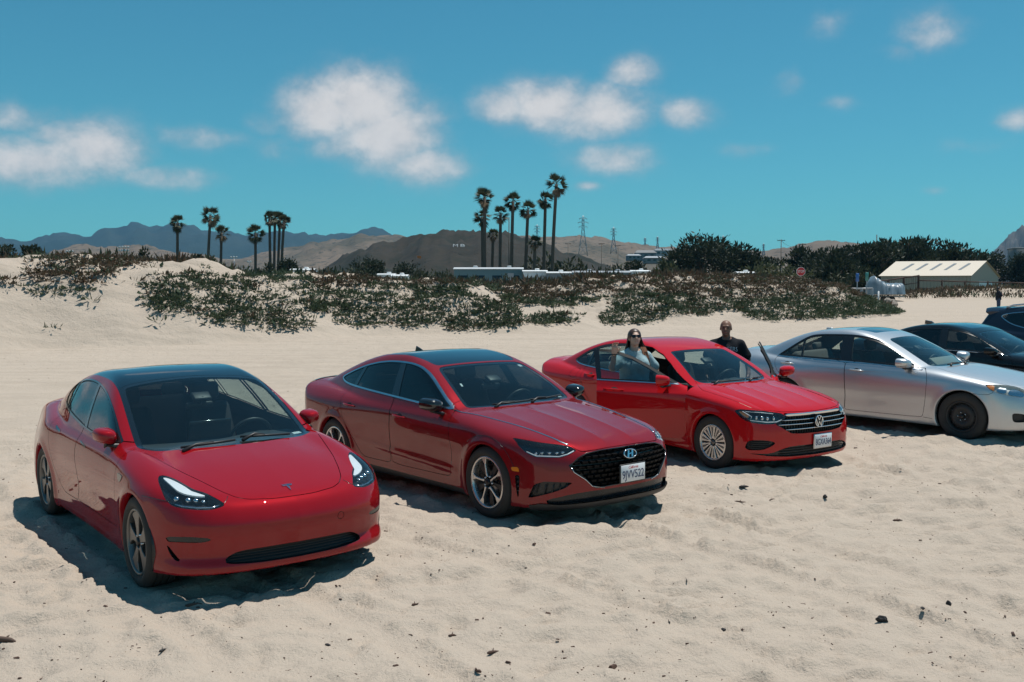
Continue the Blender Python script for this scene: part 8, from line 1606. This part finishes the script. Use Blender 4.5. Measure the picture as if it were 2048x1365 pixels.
def man():
    loc = stand(-.27, 1.02); loc = (loc[0], loc[1], loc[2]-.035); hc = (-.01, -.02, 1.565); A = [((-.28, .03, 1.13), (-.27, -.12, .92), (.1, -.5, -.86), (1, 0, 0), (0, -1, 0)), ((.29, .03, 1.13), (.31, -.10, .93), (-.1, -.5, -.86), (-1, 0, 0), (0, -1, 0))]
    root, body, f = figure('person', 'person in a dark lettered shirt standing behind the red car with open doors', loc, -.25, 1.72, 'skin_dark', 'black_shirt', 'denim', A, hc, .02, 1.04, .62)
    for sd in (-1, 1): m = MB(); m.lathe([(0, -.010), (.008, -.006), (.011, 0)], 10, c=f((sd*.031, -.078, .010))); m.obj('eye', MAT['lens_dark'], root); m = MB(); m.tube([f((sd*.014, -.092, .030)), f((sd*.046, -.084, .030))], .004, 5); m.obj('eyebrow', MAT['hair_black'], root)
    m = MB(); m.rbox(f((0, -.088, -.054)), (.044, .010, .010), .004, 2); m.obj('mouth', MAT['lip'], root)
    me = text_mesh('DODGERS', .075, .001, spacing=.98); o = link('shirt_lettering', me, MAT['shirt_print'], root)
    for v in me.vertices: v.co.y *= 1.15; x = v.co.x*.95; v.co = Vector((x, v.co.y, v.co.z-abs(x)**2*3.0))
    o.location = (.0, -.166, 1.275); o.rotation_euler = (R(83), 0, 0)
man()
def walker():
    Y = 64.; p = at(1997, 600, Y); loc = (p.x, Y, near_z(p.x, Y)-.01); hc = (0, -.01, 1.48); A = [((-.22, -.10, 1.08), (-.02, -.24, 1.12), (.9, -.2, .2), (0, .3, 1), (0, 0, 1)), ((.22, -.10, 1.08), (.05, -.26, 1.10), (-.9, -.2, .2), (0, .3, 1), (0, 0, 1))]
    root, body, f = figure('person', 'distant person in dark jacket standing by the road at the right edge', loc, 1.35, 1.62, 'skin_light', 'dark_jacket', 'denim', A, hc, .0, 1.15, .95, female=True)
    rg = np.random.default_rng(8); P, Q, N = net(lambda X: np.maximum(union(X, [('e', f((0, .03, .03)), (.09, .105, .10), .03, 0), (f((0, .06, 0)), f((0, .09, -.2)), .075, .05)], .03), f((0, -.055, 0))[1]-X[:, 1]), (-.2, -.2, 1.1), (.2, .3, 1.75), .013); link('hair', np_mesh('hair', P, Q, N), MAT['hair_black'], root)
walker()

# ---------------------------------------------------------------- beach litter: sticks and charcoal
def gpix(u, v):
    # point on the ground under a photo pixel
    o = at(u, v, 1.)-Vector((0, 0, CAM_H)); t = np.linspace(4, 60, 3000); x, y, z = o.x*t, o.y*t, CAM_H+o.z*t; g = ground_z(x, y); i = int(np.argmax(z < g)); return Vector((x[i], y[i], g[i]))
simple('driftwood', (.10, .065, .05), .9, var=.4, scale=30); simple('charcoal', (.018, .017, .018), .8, var=.3); simple('bark_bit', (.075, .040, .028), .9, var=.4); simple('shell', (.55, .52, .47), .5)
def stick(u, v, L, r, ang, label, mat='driftwood', bend=.15):
    p = gpix(u, v); m = MB(); rg = random.Random(u); pts = [(L*(t-.5), bend*L*math.sin(t*2.6), r*.7+.006*rg.random()) for t in (0, .2, .45, .7, 1)]; m.tube(pts, [r*.5, r, r*.9, r*.8, r*.25], 7); m.tube([pts[2], (pts[2][0]+L*.12, pts[2][1]+L*.12, pts[2][2]+.02)], [r*.5, r*.15], 5); o = m.obj('driftwood_stick', MAT[mat]); o.location = p; o.rotation_euler = (0, 0, R(ang)); tag(o, label, 'stick', 'bits of driftwood on the sand')
stick(388, 1216, .11, .012, 20, 'short dark stick in front of the nearest car'); stick(988, 1310, .085, .011, 25, 'reddish stick near the bottom middle of the sand', 'bark_bit'); stick(6, 1287, .16, .018, -15, 'pale driftwood stick at the left edge'); stick(327, 1306, .06, .009, 60, 'dark twig below the nearest car, left of centre', 'charcoal'); stick(831, 1214, .06, .008, 40, 'small brown twig right of the nearest car shadow', 'bark_bit'); stick(905, 1278, .05, .009, 10, 'brown chip near the bottom middle', 'bark_bit'); stick(1488, 982, .10, .016, 5, 'dark clump of wood between the red and silver cars', 'charcoal', .05); stick(1545, 1002, .09, .007, 35, 'thin twig in the middle of the open sand'); stick(1480, 1007, .11, .009, -20, 'brown stick left of the middle of the open sand', 'bark_bit'); stick(1796, 1044, .10, .011, 10, 'brown stick on the right of the open sand', 'bark_bit'); stick(1746, 997, .09, .006, 25, 'thin grey twig near the silver car'); stick(1652, 1000, .06, .014, 60, 'dark chip of wood right of the middle of the sand', 'charcoal'); stick(1376, 1165, .07, .005, 70, 'thin dark twig in the centre of the open sand', 'charcoal'); stick(957, 1348, .06, .010, 120, 'brown chip at the bottom edge', 'bark_bit'); stick(1340, 1248, .05, .006, 80, 'small twig low in the open sand', 'charcoal')
def chunk(u, v, d, label, seed): d = tuple(q*.8 for q in d); p = gpix(u, v); o = rock('charcoal_chunk', (p.x, p.y, p.z+d[2]*.3), d, 'charcoal', label, seed, 'charcoal'); o['group'] = 'charcoal lumps on the sand'
chunk(1764, 1247, (.085, .06, .055), 'largest black charcoal lump low on the right', 2); chunk(1897, 1213, (.03, .045, .05), 'small upright charcoal lump right of the largest one', 5); chunk(1845, 1232, (.04, .03, .022), 'small flat charcoal lump between the two bigger ones', 6); chunk(1447, 1264, (.05, .03, .022), 'flat charcoal lump in the bottom middle of the sand', 7); chunk(1650, 998, (.05, .05, .04), 'dark lump on the sand ahead of the silver car', 8); chunk(655, 1292, (.05, .025, .02), 'little charcoal lump below the nearest car', 9)
def litter():
    rg = np.random.default_rng(21); n = 9500; y = 5+30*rg.uniform(0, 1, n)**1.5; x = (rg.uniform(-.56, .60, n))*y*1.05; cl = gnoise(x*.9, y*.9, 80); k = cl+rg.uniform(-.5, .5, n) > -.05; x, y = x[k], y[k]; z = ground_z(x, y); n = len(x)
    L = rg.gamma(1.3, .0055, n)+.005; a = rg.uniform(0, 6.28, n); w = L*rg.uniform(.2, .6, n); t = rg.uniform(.2, .5, n)*w; ca, sa = np.cos(a), np.sin(a); V = []
    for (i, j, q) in ((-1, -1, 0), (1, -1, 0), (1, 1, 0), (-1, 1, 0), (-.7, -.5, 1), (.8, -.6, 1), (.6, .6, 1), (-.8, .5, 1)): V.append(np.stack([x+ca*i*L/2-sa*j*w/2, y+sa*i*L/2+ca*j*w/2, z-.002+q*(t+.003)], 1))
    V = np.stack(V, 1).reshape(-1, 3); o = (np.arange(n)*8)[:, None]; F = np.concatenate([o+np.array([q]) for q in ((4, 5, 6, 7), (0, 1, 5, 4), (1, 2, 6, 5), (2, 3, 7, 6), (3, 0, 4, 7))])
    tag(link('beach_litter', np_mesh('beach_litter', V, F, None, False), MAT['bark_bit']), 'tiny dark flecks of bark and charcoal over the sand', 'litter', kind='stuff')
litter()
haze()
_n = sum(len(o.data.polygons) for o in bpy.data.objects if o.type == 'MESH'); _tr = 0
for _m in {o.data for o in bpy.data.objects if o.type == 'MESH'}: _tr += sum(len(p.vertices)-2 for p in _m.polygons) if len(_m.polygons) < 20000 else len(_m.loops)-2*len(_m.polygons)
print('TRIS', _tr)
